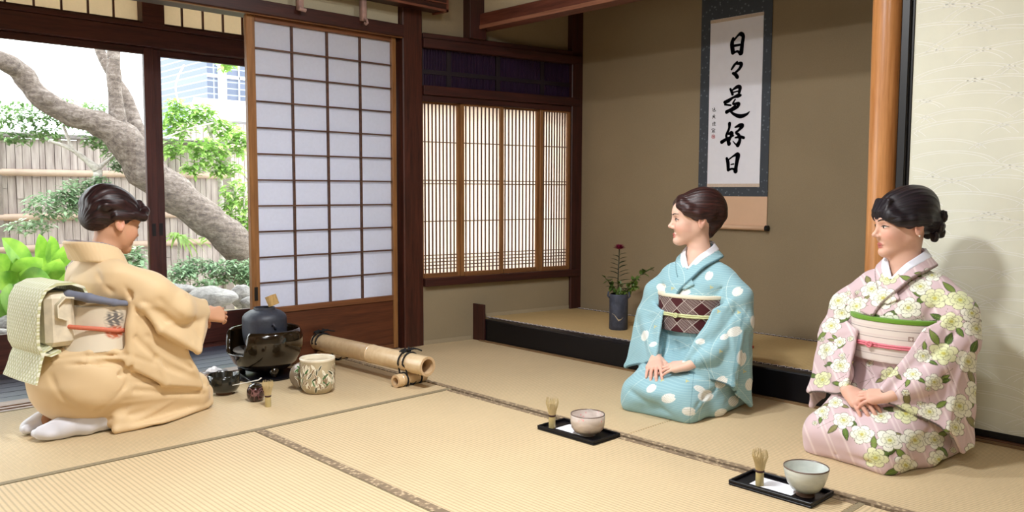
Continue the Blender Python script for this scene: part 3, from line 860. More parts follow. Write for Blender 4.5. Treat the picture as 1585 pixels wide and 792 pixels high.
# ---------------------------------------------------------------- brazier, kettle and ladle
FC = Vector((1.905, 3.755, 0))
def lacq(name, c, r=0.12):
    t = NT(name); nz = t.noise(t.coord(), 5, 3); cc = srgb(*c)
    return t.out(t.ramp(nz, [(0.3, tuple(x*0.8 for x in cc[:3])+(1,)), (0.7, cc)]), r, coat=0.6)
M_LACQ = lacq('brown_black_lacquer', (34, 25, 14), 0.14); M_IRON = plain('cast_iron', (50, 54, 66), 0.5, 0.12, 90, 0.25, spec=0.6)
fu = empty('brazier', FC); tag(fu, 'round glossy black brazier with a cut-out front holding the kettle', 'brazier')
open_dir = math.atan2(-0.985, -0.55)
view_a = math.atan2(-FC.y, -FC.x)
prof = [(0.0, 0.030), (0.075, 0.030), (0.115, 0.045), (0.150, 0.075), (0.172, 0.115), (0.182, 0.155), (0.183, 0.190), (0.178, 0.222), (0.168, 0.240), (0.160, 0.238), (0.166, 0.215), (0.170, 0.185), (0.168, 0.150), (0.155, 0.11), (0.12, 0.075), (0.0, 0.065)]
cut = view_a - 1.02
def wob(r, z, a):
    d = (a - cut + math.pi) % (2*math.pi) - math.pi
    k_ = 1 - min(1, max(0, (abs(d)-0.44)/0.09)); k_ = k_*k_*(3-2*k_)
    if z > 0.128 and r > 0.13: z = z*(1-k_) + (0.128 + (z-0.128)*0.04)*k_
    return r, z
MB().lathe(prof, n=96, wob=wob).build('brazier_bowl', M_LACQ, fu, smooth=True)
for i in range(3):
    a = view_a + 0.35 + i*2*math.pi/3
    b = MB(); b.tube([(0.11*math.cos(a), 0.11*math.sin(a), 0.06), (0.115*math.cos(a), 0.115*math.sin(a), 0.03), (0.108*math.cos(a), 0.108*math.sin(a), 0.010)], [0.026, 0.018, 0.013], 14)
    b.build('foot', M_LACQ, fu, smooth=True)
MB().lathe([(0, 0.0), (0.150, 0.0), (0.156, 0.003), (0.156, 0.009), (0.150, 0.011), (0, 0.011)], n=48).build('base_board', W_BLACK, fu, angle=40)
MB().lathe([(0, 0.08), (0.10, 0.10), (0.152, 0.135), (0.150, 0.14), (0.0, 0.12)], n=32).build('ash', plain('grey_ash', (120, 116, 110), 0.95), fu, smooth=True)
ke = empty('kettle', FC+Vector((0, 0, 0.141))); tag(ke, 'dark cast iron kettle sitting inside the black brazier', 'kettle')
MB().lathe([(0.0, 0.0), (0.07, 0.0), (0.095, 0.02), (0.104, 0.05), (0.107, 0.095), (0.1065, 0.140), (0.1070, 0.146), (0.1035, 0.160), (0.094, 0.172), (0.076, 0.184), (0.058, 0.191), (0.052, 0.192), (0.051, 0.202), (0.046, 0.202), (0.045, 0.185), (0.0, 0.18)], n=64).build('kettle_body', M_IRON, ke, angle=60)
for s in (-1, 1):
    a = view_a + (0.35 if s < 0 else 0.35+math.pi)
    b = MB()
    b.tube([(0.100*math.cos(a), 0.100*math.sin(a), 0.118), (0.114*math.cos(a), 0.114*math.sin(a), 0.132), (0.116*math.cos(a+0.12), 0.116*math.sin(a+0.12), 0.112), (0.100*math.cos(a+0.12), 0.100*math.sin(a+0.12), 0.100)], 0.006, 10)
    b.build('kettle_lug', M_IRON, ke, smooth=True)
LC = FC + Vector((0.032, -0.022, 0.375))
la = empty('ladle', LC); tag(la, 'bamboo water ladle resting on the mouth of the kettle', 'ladle')
ax = Vector((-0.26, 0.22, 0.92)).normalized()
sd = Vector((1, 0.2, 0)).cross(ax).normalized(); s2 = ax.cross(sd)
b = MB(); n = 32; ring = [(0.0, -0.024), (0.027, -0.024), (0.028, 0.026), (0.0245, 0.026), (0.0235, -0.019), (0.0, -0.019)]
vs = []; 
for (r, h_) in ring:
    for k_ in range(n):
        a = 2*math.pi*k_/n; vs.append(ax*h_+sd*math.cos(a)*r+s2*math.sin(a)*r)
fs = [(i*n+k_, i*n+(k_+1) % n, (i+1)*n+(k_+1) % n, (i+1)*n+k_) for i in range(len(ring)-1) for k_ in range(n)]
b.add(vs, fs); M_LADLE = wood('ladle_bamboo', (170, 136, 82), (208, 174, 118), 'z', 14, 0.4)
b.build('ladle_cup', M_LADLE, la, angle=40)
b = MB(); b.tube([(0.010, 0.022, -0.006), (0.06, 0.12, -0.012), (0.135, 0.27, -0.03)], [0.0045, 0.004, 0.0045], 8, squash=0.5); b.build('ladle_handle', M_LADLE, la, smooth=True)

# ---------------------------------------------------------------- small tea things by the kettle
def bowl(name, loc, prof, m, label, cat, group=None, n=64, wobf=None):
    e = empty(name, loc); tag(e, label, cat, group)
    MB().lathe(prof, n=n, wob=wobf).build('bowl_body', m, e, angle=60)
    return e
M_BOWLB = lacq('black_glaze', (30, 32, 28), 0.18)
bb_ = bowl('tea_bowl', at_z(347, 609, 0), [(0, 0.0), (0.034, 0.0), (0.035, 0.010), (0.056, 0.016), (0.068, 0.034), (0.070, 0.055), (0.069, 0.088), (0.066, 0.090), (0.063, 0.086), (0.063, 0.045), (0.05, 0.028), (0, 0.022)], M_BOWLB, 'black glazed tea bowl beside the host by the brazier', 'bowl')
MB().lathe([(0.0, -0.0005), (0.0345, -0.0005), (0.0355, 0.0002), (0.0357, 0.010), (0.050, 0.0145)], n=40).build('foot_ring', plain('bare_clay', (120, 92, 74), 0.8), bb_, smooth=True)
cd = empty('tea_caddy', at_z(396, 620, 0)); tag(cd, 'small round dark red-brown tea caddy between black bowl and whisk', 'caddy')
t = NT('dark_red_glaze'); wv = t.node('ShaderNodeTexVoronoi', Scale=38); wv.feature = 'DISTANCE_TO_EDGE'; t.l.new(t.coord(), wv.inputs['Vector'])
M_CAD = t.out(t.ramp(wv.outputs['Distance'], [(0.02, srgb(120, 84, 84)), (0.06, srgb(46, 18, 20))]), 0.15, coat=0.4)
MB().lathe([(0, 0), (0.022, 0.0), (0.034, 0.012), (0.038, 0.030), (0.037, 0.050), (0.031, 0.062), (0.0, 0.062)], n=48).build('caddy_body', M_CAD, cd, angle=60)
MB().lathe([(0.0, 0.0622), (0.027, 0.0622), (0.028, 0.068), (0.018, 0.075), (0.006, 0.077), (0.006, 0.082), (0.0, 0.083)], n=40).build('caddy_lid', M_LACQ, cd, angle=50)
sp_ = MB(); q0 = at_z(360, 596, 0.088); q1 = at_z(400, 588, 0.088)
sp_.tube([q0, q0.lerp(q1, 0.5), q1, q1+(q1-q0)*0.12+Vector((0, 0, 0.008))], [0.0018, 0.0018, 0.0026, 0.003], 8)
tag(sp_.build('tea_scoop', plain('pale_scoop', (214, 210, 200), 0.3, 0.03), None, smooth=True), 'thin pale tea scoop laid across the black bowl and the caddy', 'scoop')
sp_ = MB(); q0 = at_z(368, 577, 0.03); q1 = at_z(400, 597, 0.012)
sp_.tube([q0, q1], 0.005, 8); tag(sp_.build('fire_chopstick', W_BLACK, None, smooth=True), 'black metal stick leaning in front of the brazier foot', 'chopstick')
LRP = Vector((1.665, 3.80, 0.0))
lr = MB().lathe([(0, 0), (0.022, 0), (0.020, 0.02), (0.024, 0.045), (0.0, 0.045)], n=32).build('lid_rest', plain('bronze_rest', (88, 74, 62), 0.5, 0.1, 30, metal=0.3), None, angle=40); lr.location = LRP
tag(lr, 'small bronze stand holding the kettle lid behind the black bowl', 'lid rest')
kl = MB().lathe([(0, 0.0), (0.052, 0.001), (0.060, 0.004), (0.058, 0.007), (0.02, 0.010), (0, 0.011)], n=48).build('kettle_lid', plain('dull_bronze', (112, 104, 104), 0.35, 0.1, 30, metal=0.6), None, smooth=True); kl.location = LRP+Vector((0, 0, 0.0455))
tag(kl, 'flat metal kettle lid resting on its small stand', 'lid')
b = MB(); rr_ = random.Random(9)
n_ = 14
vs = []; fs = []
for i in range(n_+1):
    for j in range(n_+1):
        x = -1+2*i/n_; y_ = -1+2*j/n_
        h_ = 0.016*(1-0.5*x*x)*(1-0.45*y_*y_) + 0.006*math.sin(5*x+2*y_)*math.cos(4*y_-x)
        vs.append((x*0.032+0.004*math.sin(4*y_), y_*0.024+0.004*math.cos(5*x), max(0.0005, h_ if max(abs(x), abs(y_)) < 0.99 else 0.0005)))
for i in range(n_):
    for j in range(n_): a = i*(n_+1)+j; fs.append((a, a+n_+1, a+n_+2, a+1))
b.add(vs, fs); tc_ = b.build('tea_cloth', plain('white_linen', (234, 234, 238), 0.85, 0.03), None, smooth=True); tc_.location = LRP+Vector((-0.01, -0.01, 0.0560)); tc_.rotation_euler = (0, 0, 0.5)
tag(tc_, 'small folded white cloth on top of the kettle lid', 'cloth')
# water jar with leaf drawings and its lid leaning beside it
M_JAR = plain('cream_glaze', (186, 172, 142), 0.25, 0.12, 16, coat=0.3)
JC = at_z(492, 606, 0)
jr = empty('water_jar', JC); tag(jr, 'cream water jar painted with bamboo leaves on the mat before the brazier', 'jar')
JP = [(0, 0), (0.052, 0.0), (0.058, 0.004), (0.072, 0.022), (0.077, 0.045), (0.078, 0.085), (0.079, 0.150)]
M_LV = [plain('leaf_outline_glaze', (240, 234, 214), 0.3, 0.03), plain('green_leaf_glaze', (74, 118, 66), 0.3, 0.2), plain('brown_leaf_glaze', (150, 126, 98), 0.3, 0.15), plain('dark_leaf_glaze', (70, 74, 56), 0.3, 0.15)]
def jar_leaves(b, surf, n, r_, zlo, zhi):
    for q in range(n):
        a0, z0, an = r_.uniform(0, 6.28), r_.uniform(zlo, zhi), r_.choice((-1, 1))*r_.uniform(0.5, 1.5)
        L, Wd = r_.uniform(0.028, 0.044), r_.uniform(0.0050, 0.0072); mi = r_.choice((1, 2, 2, 3, 0, 0))
        for lay, (k_, lift) in enumerate(((1.0, 0.0004+q*2e-6), (0.66, 0.0008+q*2e-6))):
            vs = []
            for i in range(9):
                t = -0.5+i/8; w = Wd*k_*math.cos(t*math.pi)**0.7 if abs(t) < 0.5 else 0
                for sgn in (-1, 1):
                    x = t*L*(0.92 if lay else 1)*math.cos(an)-sgn*w*math.sin(an); y = t*L*(0.92 if lay else 1)*math.sin(an)+sgn*w*math.cos(an)
                    vs.append(surf(a0, x, z0+y, lift))
            b.add(vs, [(2*i, 2*i+1, 2*i+3, 2*i+2)[::-1] for i in range(8)], 1 + (0 if lay == 0 else mi))
def jsurf(a0, x, z, lift):
    z = min(max(z, 0.006), 0.150); r = float(np.interp(z, [q[1] for q in JP[2:]], [q[0] for q in JP[2:]]))+lift
    return (r*math.cos(a0+x/0.078), r*math.sin(a0+x/0.078), z)
b = MB(); b.lathe(JP, n=64); jar_leaves(b, jsurf, 170, random.Random(8), 0.022, 0.130)
b.build('jar_body', [M_JAR]+M_LV, jr, smooth=True)
MB().lathe([(0.079, 0.150), (0.0805, 0.156), (0.079, 0.161), (0.075, 0.161), (0.073, 0.155), (0.072, 0.05), (0.0, 0.03)], n=64).build('jar_rim', plain('cream_rim', (232, 222, 200), 0.3, 0.04), jr, smooth=True)
MB().lathe([(0.0, 0.142), (0.0725, 0.142)], n=48).build('water', plain('water_in_jar', (196, 184, 158), 0.05, 0.02), jr)
ld = MB(); ld.lathe([(0, -0.004), (0.058, -0.004), (0.064, 0.0), (0.060, 0.004), (0.012, 0.006), (0, 0.006)], n=48)
jar_leaves(ld, lambda a0, x, y, lift: (0.034*math.cos(a0)+x, 0.034*math.sin(a0)+(y-0.07), 0.0062+lift), 14, random.Random(5), 0.06, 0.08)
ldo = ld.build('jar_lid', [plain('brown_lid_glaze', (120, 104, 84), 0.3, 0.15)]+M_LV, None, smooth=True)
dl = Vector((JC.x-1.90, JC.y, 0)); tolid = Vector((-0.72, 0.69, 0)) * 0.072
nrm = (tolid.normalized()*-0.35 + Vector((-0.5, -0.75, 0)).normalized()*0.9 + Vector((0, 0, 0.25))).normalized()
ldo.location = JC + Vector((-0.72, 0.69, 0))*0.070 + Vector((0.03, 0.045, 0.064))
ldo.rotation_euler = nrm.to_track_quat('Z', 'Y').to_euler()
tag(ldo, 'round painted lid leaning on edge behind the cream water jar', 'lid')

# ---- whisks
M_WH = plain('whisk_bamboo', (204, 184, 138), 0.6, 0.1, 60); M_WH2 = plain('whisk_handle', (190, 172, 120), 0.5, 0.08, 50); M_THR = plain('dark_thread', (60, 30, 30), 0.8)
def whisk(loc, hgt, seed, label, flare=1.0):
    e = empty('tea_whisk', loc); tag(e, label, 'whisk')
    r_ = random.Random(seed); k_ = hgt/0.115
    b = MB(); b.lathe([(0, 0), (0.0125, 0), (0.0130, 0.003), (0.0128, 0.045), (0.0125, 0.048), (0, 0.048)], n=32); b.xf(Matrix.Scale(k_, 4)); b.build('handle', M_WH2, e, angle=40)
    b = MB(); b.lathe([(0.0128, 0.044), (0.0142, 0.045), (0.0142, 0.051), (0.0128, 0.052)], n=24); b.xf(Matrix.Scale(k_, 4)); b.build('thread_band', M_THR, e, smooth=True)
    b = MB()
    for i in range(54):
        a = 2*math.pi*i/54; ro = 0.0235*flare*r_.uniform(0.9, 1.08); tw = r_.uniform(-0.06, 0.06); zt = 0.115*r_.uniform(0.95, 1.03)
        pts = [(0.0122*math.cos(a), 0.0122*math.sin(a), 0.047), (0.0165*math.cos(a), 0.0165*math.sin(a), 0.070), (ro*math.cos(a+tw), ro*math.sin(a+tw), 0.098), ((ro-0.003)*math.cos(a+tw), (ro-0.003)*math.sin(a+tw), zt)]
        b.tube(pts, [0.0009, 0.0009, 0.0007, 0.0005], 4)
    for i in range(26):
        a = 2*math.pi*i/26; ro = 0.008*r_.uniform(0.7, 1.3)
        b.tube([(0.010*math.cos(a), 0.010*math.sin(a), 0.047), (0.010*math.cos(a), 0.010*math.sin(a), 0.080), (ro*math.cos(a), ro*math.sin(a), 0.112*r_.uniform(0.93, 1.02))], [0.0009, 0.0008, 0.0005], 4)
    b.xf(Matrix.Scale(k_, 4)); tn = b.build('tines', M_WH, e); 
    return e
whisk(at_z(415, 629, 0), 0.112, 1, 'bamboo tea whisk standing on the mat beside the red-brown caddy')
# ---- two trays with whisk, paper and bowl
def tray(x0, x1, y0, y1, label, plabel):
    cx, cy = (x0+x1)/2, (y0+y1)/2; e = empty('serving_tray', (cx, cy, 0.0015)); tag(e, label, 'tray', 'black trays set before the guests')
    hx, hy = (x1-x0)/2, (y1-y0)/2
    MB().box(-hx, hx, -hy, hy, 0, 0.006, 0, 0.002).build('tray_base', W_BLACK, e)
    b = MB()
    b.box(-hx, -hx+0.007, -hy, hy, 0.006, 0.016, 0, 0.002); b.box(hx-0.007, hx, -hy, hy, 0.006, 0.016, 0, 0.002)
    b.box(-hx+0.007, hx-0.007, -hy, -hy+0.007, 0.006, 0.016, 0, 0.002); b.box(-hx+0.007, hx-0.007, hy-0.007, hy, 0.006, 0.016, 0, 0.002)
    b.build('tray_rim', W_BLACK, e)
    p = MB(); p.box(cx-0.035, cx+0.045, cy-0.055, cy+0.085, 0.0078, 0.0086)
    tag(p.build('paper_sheet', plain('white_sheet', (240, 242, 250), 0.8, 0.02)), plabel, 'paper')
tray(2.228, 2.382, 1.893, 2.180, 'black lacquer tray in front of the woman in light blue', 'white paper sheet on the tray with the pinkish bowl')
tray(2.236, 2.384, 1.072, 1.346, 'black lacquer tray near the lower edge, in front of the flowered kimono', 'white paper sheet on the tray with the pale grey bowl')
whisk(Vector((2.268, 2.138, 0.0077)), 0.116, 2, 'bamboo tea whisk on the tray with the pinkish bowl')
whisk(Vector((2.285, 1.265, 0.0077)), 0.112, 3, 'bamboo tea whisk on the tray with the pale grey bowl', 1.0)
def bowlmat(name, c1, c2, spots):
    t = NT(name); nz = t.noise(t.coord((1, 1, 3)), 18, 5, 0.6)
    col = t.ramp(nz, [(0.3, srgb(*c1)), (0.7, srgb(*c2))])
    if spots:
        vo = t.node('ShaderNodeTexVoronoi', Scale=70); t.l.new(t.coord(), vo.inputs['Vector'])
        m = t.ramp(vo.outputs['Distance'], [(0.22, (1, 1, 1, 1)), (0.3, (0, 0, 0, 1))])
        g = t.ramp(t.noise(t.coord(), 14, 2), [(0.46, (0, 0, 0, 1)), (0.54, (1, 1, 1, 1))])
        mm = t.math('MULTIPLY', m, g); col = t.mix(mm, col, srgb(214, 158, 156))
    t.bump(nz, 0.15, 0.002)
    return t.out(col, 0.25, coat=0.2)
M_RIM = plain('brown_rim', (104, 86, 76), 0.35)
b1 = bowl('tea_bowl', (2.300, 1.985, 0.0077), [(0, 0.0), (0.030, 0.0), (0.031, 0.008), (0.050, 0.014), (0.062, 0.030), (0.065, 0.052), (0.0645, 0.078), (0.062, 0.080), (0.060, 0.077), (0.059, 0.04), (0.046, 0.022), (0, 0.016)], bowlmat('pink_flecked_glaze', (186, 172, 162), (216, 204, 196), True), 'pinkish grey tea bowl with blossom flecks on the tray before the woman in light blue', 'bowl')
MB().lathe([(0.0645, 0.0780), (0.0642, 0.0812), (0.0622, 0.0812), (0.0605, 0.078)], n=64).build('rim', M_RIM, b1, smooth=True)
b2 = bowl('tea_bowl', (2.312, 1.128, 0.0077), [(0, 0.0), (0.026, 0.0), (0.027, 0.012), (0.040, 0.019), (0.053, 0.037), (0.061, 0.058), (0.0665, 0.085), (0.065, 0.088), (0.063, 0.085), (0.056, 0.056), (0.045, 0.034), (0.02, 0.022), (0, 0.020)], bowlmat('pale_grey_glaze', (186, 192, 186), (208, 212, 204), False), 'pale grey-green tea bowl on the tray near the lower edge', 'bowl',
    wobf=lambda r, z, a: (r*(1+0.006*math.sin(z*420)), z))
MB().lathe([(0.0663, 0.0850), (0.0660, 0.0892), (0.0645, 0.0892), (0.0630, 0.085)], n=64).build('rim', M_RIM, b2, smooth=True)
MB().lathe([(0.0, -0.0004), (0.0265, -0.0004), (0.0272, 0.001), (0.0278, 0.012), (0.034, 0.0165)], n=48).build('foot_ring', plain('brown_foot', (150, 118, 98), 0.6), b2, smooth=True)
# ---- hooks under the rail at the top
for i, px in enumerate((467, 565)):
    q = at_y(px, 40 if i else 20, 3.80)
    b = MB(); b.box(q.x-0.014, q.x+0.014, 3.80, 3.835, 1.83, 1.955, 0, 0.003)
    if i: b.tube([(q.x-0.004, 3.80, 1.838), (q.x-0.004, 3.775, 1.828), (q.x-0.004, 3.768, 1.812), (q.x-0.004, 3.785, 1.806), (q.x-0.004, 3.797, 1.816)], 0.006, 10)
    else: b.tube([(q.x-0.02, 3.795, 1.832), (q.x+0.02, 3.795, 1.828)], 0.010, 10)
    tag(b.build('wall_hook', plain('pale_hook', (172, 140, 132), 0.6), None, angle=50), 'pale wooden hook under the top rail, ' + ('near the corner post' if i else 'above the middle of the shoji screen'), 'hook', None)
# ---------------------------------------------------------------- garden
GR = random.Random(11)
gd = MB(); N_ = 40; vs = []; fs = []
for i in range(N_+1):
    for j in range(N_+1):
        x = -4+14*i/N_; y = 4.81+9*j/N_
        vs.append((x, y, -0.30 + 0.06*math.sin(x*1.7)*math.cos(y*1.3) + 0.05*GR.random()))
for i in range(N_):
    for j in range(N_): a = i*(N_+1)+j; fs.append((a, a+N_+1, a+N_+2, a+1))
gd.add(vs, fs); M_SOIL = plain('mossy_soil', (150, 140, 112), 0.95, 0.3, 6, 0.4)
struct(gd.build('ground', M_SOIL, smooth=True))
ym = 8.0
fe = empty('bamboo_fence', (2.0, ym, -0.3)); tag(fe, 'weathered split bamboo fence with horizontal rails across the garden', 'fence')
t = NT('weathered_bamboo'); nz = t.noise(t.coord((6, 6, 0.6)), 5, 4, 0.6)
M_FEN = t.out(t.ramp(nz, [(0.3, srgb(140, 124, 122)), (0.5, srgb(172, 158, 154)), (0.7, srgb(192, 178, 174))]), 0.8)
b = MB(); x = -3.4
while x < 1.66:
    w_ = GR.uniform(0.045, 0.075); tz_ = 1.66 + GR.uniform(-0.01, 0.01); zj = GR.uniform(0.15, 1.4)
    b.box(x, x+w_-0.005, -0.010+GR.uniform(-0.004, 0.004), 0.008, 0.05, zj); b.box(x, x+w_-0.005, -0.014+GR.uniform(-0.004, 0.004), 0.008, zj+0.004, tz_)
    x += w_
b.box(-3.4, 1.66, 0.009, 0.02, 0.05, 1.64)
b.build('bamboo_panel', M_FEN, fe)
b = MB()
for z in (0.71, 0.98, 1.36): b.tube([(-3.4, -0.035, z), (-1, -0.037, z+0.004), (1.66, -0.035, z)], 0.030, 12)
b.build('rail', plain('rail_bamboo', (184, 158, 142), 0.6, 0.1, 12), fe, smooth=True)
b = MB(); b.box(-3.4, 1.68, -0.07, 0.06, 1.66, 1.70, 0, 0.006); b.build('cap_board', plain('grey_cap', (120, 112, 112), 0.8), fe)
M_GP = plain('grey_post', (128, 116, 110), 0.8, 0.15, 20)
for xx in (-2.9, -0.35, 1.66): MB().box(xx-0.05, xx+0.05, -0.055, 0.04, 0, 1.64, 0, 0.006).build('fence_post', M_GP, fe)
f2 = empty('bamboo_fence', (4.6, 8.9, -0.3)); tag(f2, 'paler second bamboo fence farther back at the right of the garden', 'fence')
b = MB(); x = -1.1
while x < 2.6:
    w_ = GR.uniform(0.05, 0.08); b.box(x, x+w_-0.006, -0.01, 0.01, 0.0, 1.95+GR.uniform(-0.01, 0.01)); x += w_
b.build('bamboo_panel', M_FEN, f2)
b = MB()
for z in (0.5, 1.1, 1.7): b.tube([(-1.1, -0.035, z), (2.6, -0.035, z)], 0.03, 10)
b.build('rail', plain('rail_bamboo_pale', (206, 184, 162), 0.6), f2, smooth=True)
# neighbour's building
nb_ = empty('neighbour_building', (8.7, 15.0, -0.3)); tag(nb_, 'grey tiled neighbouring building rising above the garden wall', 'building')
t = NT('grey_tiles'); bk = t.node('ShaderNodeTexBrick', Scale=1.0); bk.inputs['Color1'].default_value = srgb(78, 86, 106); bk.inputs['Color2'].default_value = srgb(92, 98, 118); bk.inputs['Mortar'].default_value = srgb(140, 146, 162)
bk.inputs['Brick Width'].default_value = 0.5; bk.inputs['Row Height'].default_value = 0.12; bk.inputs['Mortar Size'].default_value = 0.012; bk.offset = 0.0
t.l.new(t.coord(rot=(math.radians(90), 0, 0)), bk.inputs['Vector']); M_TILE = t.out(bk.outputs['Color'], 0.6)
q = at_y(320, 100, 15.0); x0 = q.x-8.7
MB().box(x0, x0+6, 0, 3, 0, 5.6).build('tiled_wall', M_TILE, nb_)
M_PALE = plain('pale_render', (196, 198, 208), 0.8, 0.03)
b = MB(); b.box(x0+0.20, x0+0.36, -0.04, 0, 0, 5.6)
for z in (2.2, 3.3, 4.4): b.box(x0, x0+6, -0.03, 0, z, z+0.05)
b.box(x0+0.60, x0+0.62, -0.03, 0, 0, 5.6)
b.build('concrete_band', M_PALE, nb_)
gw = empty('garden_wall', (6.0, 10.5, -0.3)); tag(gw, 'pale garden wall with a tiled cap behind the second fence', 'wall')
q = at_y(318, 200, 10.5); x0 = q.x-6.0; zt = at_y(340, 188, 10.5).z+0.3
MB().box(x0, 5, 0, 0.2, 0, zt).build('wall_face', M_PALE, gw)
b = MB(); b.prism([(-0.22, zt), (0.42, zt), (0.1, zt+0.30)], 'x', x0-0.1, 5.0); b.build('cap', plain('cap_tile', (196, 196, 204), 0.7), gw)

# trees: curved trunks with bark
def bark(name, c1, c2, c3):
    t = NT(name); a = t.noise(t.coord((1.0, 3, 3.4), rot=(0, 0.75, 0)), 8, 8, 0.75); b_ = t.noise(t.coord(), 40, 4, 0.6)
    f = t.math('ADD', t.math('MULTIPLY', a, 0.7), t.math('MULTIPLY', b_, 0.3))
    t.bump(f, 0.9, 0.03)
    return t.out(t.ramp(f, [(0.34, srgb(*c1)), (0.5, srgb(*c2)), (0.66, srgb(*c3))]), 0.85)
M_BARK = bark('grey_brown_bark', (52, 42, 38), (116, 102, 94), (160, 148, 140))
M_BARKL = bark('pale_bark', (150, 140, 130), (196, 188, 180), (226, 220, 214))
def smoothpath(P, R, k_=5):
    out = []; ro = []
    for i in range(len(P)-1):
        p0, p1, p2, p3 = P[max(i-1, 0)], P[i], P[i+1], P[min(i+2, len(P)-1)]
        for q in range(k_):
            t = q/k_
            out.append(0.5*((2*p1) + (-p0+p2)*t + (2*p0-5*p1+4*p2-p3)*t*t + (-p0+3*p1-3*p2+p3)*t**3)); ro.append(R[i]+(R[i+1]-R[i])*t)
    out.append(P[-1]); ro.append(R[-1]); return out, ro
def limb(b, pts, mi=0, knots=0, n=18):
    # pts: (px, py, Y, width in px)
    P = [at_y(x, y, Y) for x, y, Y, w in pts]; R = []
    for (x, y, Y, w), p in zip(pts, P):
        depth = (CM @ np.array([p.x, p.y, p.z-H]))[2]; R.append(w/2*depth/F_PX)
    P, R = smoothpath(P, R); R = [r*(1+0.06*math.sin(i*1.3)+0.05*GR.uniform(-1, 1)) for i, r in enumerate(R)]
    b.tube(P, R, n, mi)
TY = 6.9
tr = MB()
limb(tr, [(-60, 68, TY-0.1, 26), (0, 92, TY-0.1, 27), (32, 112, TY, 32), (62, 150, TY, 32), (110, 178, TY, 34), (150, 190, TY, 38), (190, 215, TY, 50), (225, 262, TY, 58), (270, 300, TY, 56), (315, 335, TY, 52), (360, 372, TY, 54), (392, 420, TY+0.1, 60), (415, 480, TY+0.1, 70)])
limb(tr, [(196, 232, TY, 40), (184, 196, TY, 26), (177, 130, TY, 20), (176, 70, TY, 19), (176, 10, TY, 18)])
limb(tr, [(225, 250, TY+0.05, 34), (212, 205, TY+0.1, 26), (196, 155, TY+0.2, 20), (165, 100, TY+0.3, 16), (146, 55, TY+0.4, 14), (130, 0, TY+0.5, 12)])
for (x, y, r) in ((75, 152, 11), (120, 178, 8)):
    c_ = at_y(x, y, TY-0.07); tr.lathe([(0.0, 0.02), (0.03, 0.018), (0.045, 0.0)], (0, 0, 0), 12); 
    nloc = 36; M_ = Matrix.Translation(c_ + Vector((0, -0.02, 0))) @ Matrix.Rotation(math.radians(90), 4, 'X')
    tr.xf(M_, len(tr.v)-nloc)
main = empty('garden_tree', at_y(400, 470, TY+0.1)); tag(main, 'big old tree with a thick leaning grey-brown trunk outside the glass doors', 'tree')
local(tr, main, 'trunk', M_BARK, smooth=True)

def cloud(b, blobs, n, sz, seed, flat=0.4, mi=0):
    r_ = random.Random(seed); tot = sum(w[3]*w[4] for w in blobs)
    for (px, py, Y, rx, rz) in blobs:
        c_ = at_y(px, py, Y); s = Y/F_PX*1.05
        m_ = int(n*rx*rz/tot)
        for _ in range(m_):
            while True:
                u_, v_, w_ = r_.uniform(-1, 1), r_.uniform(-1, 1), r_.uniform(-1, 1)
                if u_*u_+v_*v_+w_*w_ < 1: break
            p = c_ + Vector((u_*rx*s, w_*0.5*max(rx, rz)*s, v_*rz*s))
            a = r_.uniform(0, 6.28); d = Vector((math.cos(a), math.sin(a), r_.uniform(-0.5, 0.5)))
            leafq(b, p, d, sz*r_.uniform(0.7, 1.3), sz*0.45, droop=flat*r_.random(), seg=2, mi=mi)
LM_A = leafmat('tree_leaf', (110, 142, 92), (160, 190, 132), 0.35)
LM_B = leafmat('bright_leaf', (140, 182, 84), (188, 218, 130), 0.4)
LM_C = leafmat('shrub_leaf', (118, 150, 112), (172, 196, 158), 0.3)
f_ = MB(); cloud(f_, [(40, 178, 7.4, 60, 22), (120, 168, 7.4, 50, 14), (20, 212, 7.3, 26, 10), (70, 208, 7.3, 24, 9), (150, 212, 7.3, 25, 16), (175, 232, 7.2, 18, 12), (110, 190, 7.2, 12, 10)], 1900, 0.06, 1)
local(f_, main, 'foliage', LM_A)
def shrub(base, blobs, n, sz, seed, lm, label, stems, fl=0.4, name='garden_shrub', group=None):
    e = empty(name, at_y(*base)); tag(e, label, 'shrub', group)
    f = MB(); cloud(f, blobs, n, sz, seed, fl); local(f, e, 'foliage', lm)
    s = MB()
    for st in stems: limb(s, st, n=8)
    local(s, e, 'stem', M_BARKL, smooth=True)
shrub((170, 300, 7.0), [(90, 318, 7.0, 42, 22), (120, 300, 7.0, 26, 22), (150, 285, 6.95, 18, 12), (45, 350, 7.1, 30, 10), (185, 255, 7.0, 14, 12)], 1500, 0.055, 2, LM_C, 'small shrub with a bare curved branch in front of the left fence',
      [[(150, 262, 7.0, 14), (130, 245, 7.0, 8), (105, 228, 7.0, 6), (75, 218, 7.0, 4)], [(112, 232, 7.0, 6), (104, 210, 7.0, 5), (98, 195, 7.0, 4)], [(150, 262, 7.0, 10), (165, 250, 7.0, 5), (180, 238, 7.0, 3)], [(152, 262, 7.0, 13), (150, 300, 7.0, 14), (155, 380, 7.0, 16), (155, 470, 7.0, 18)]])
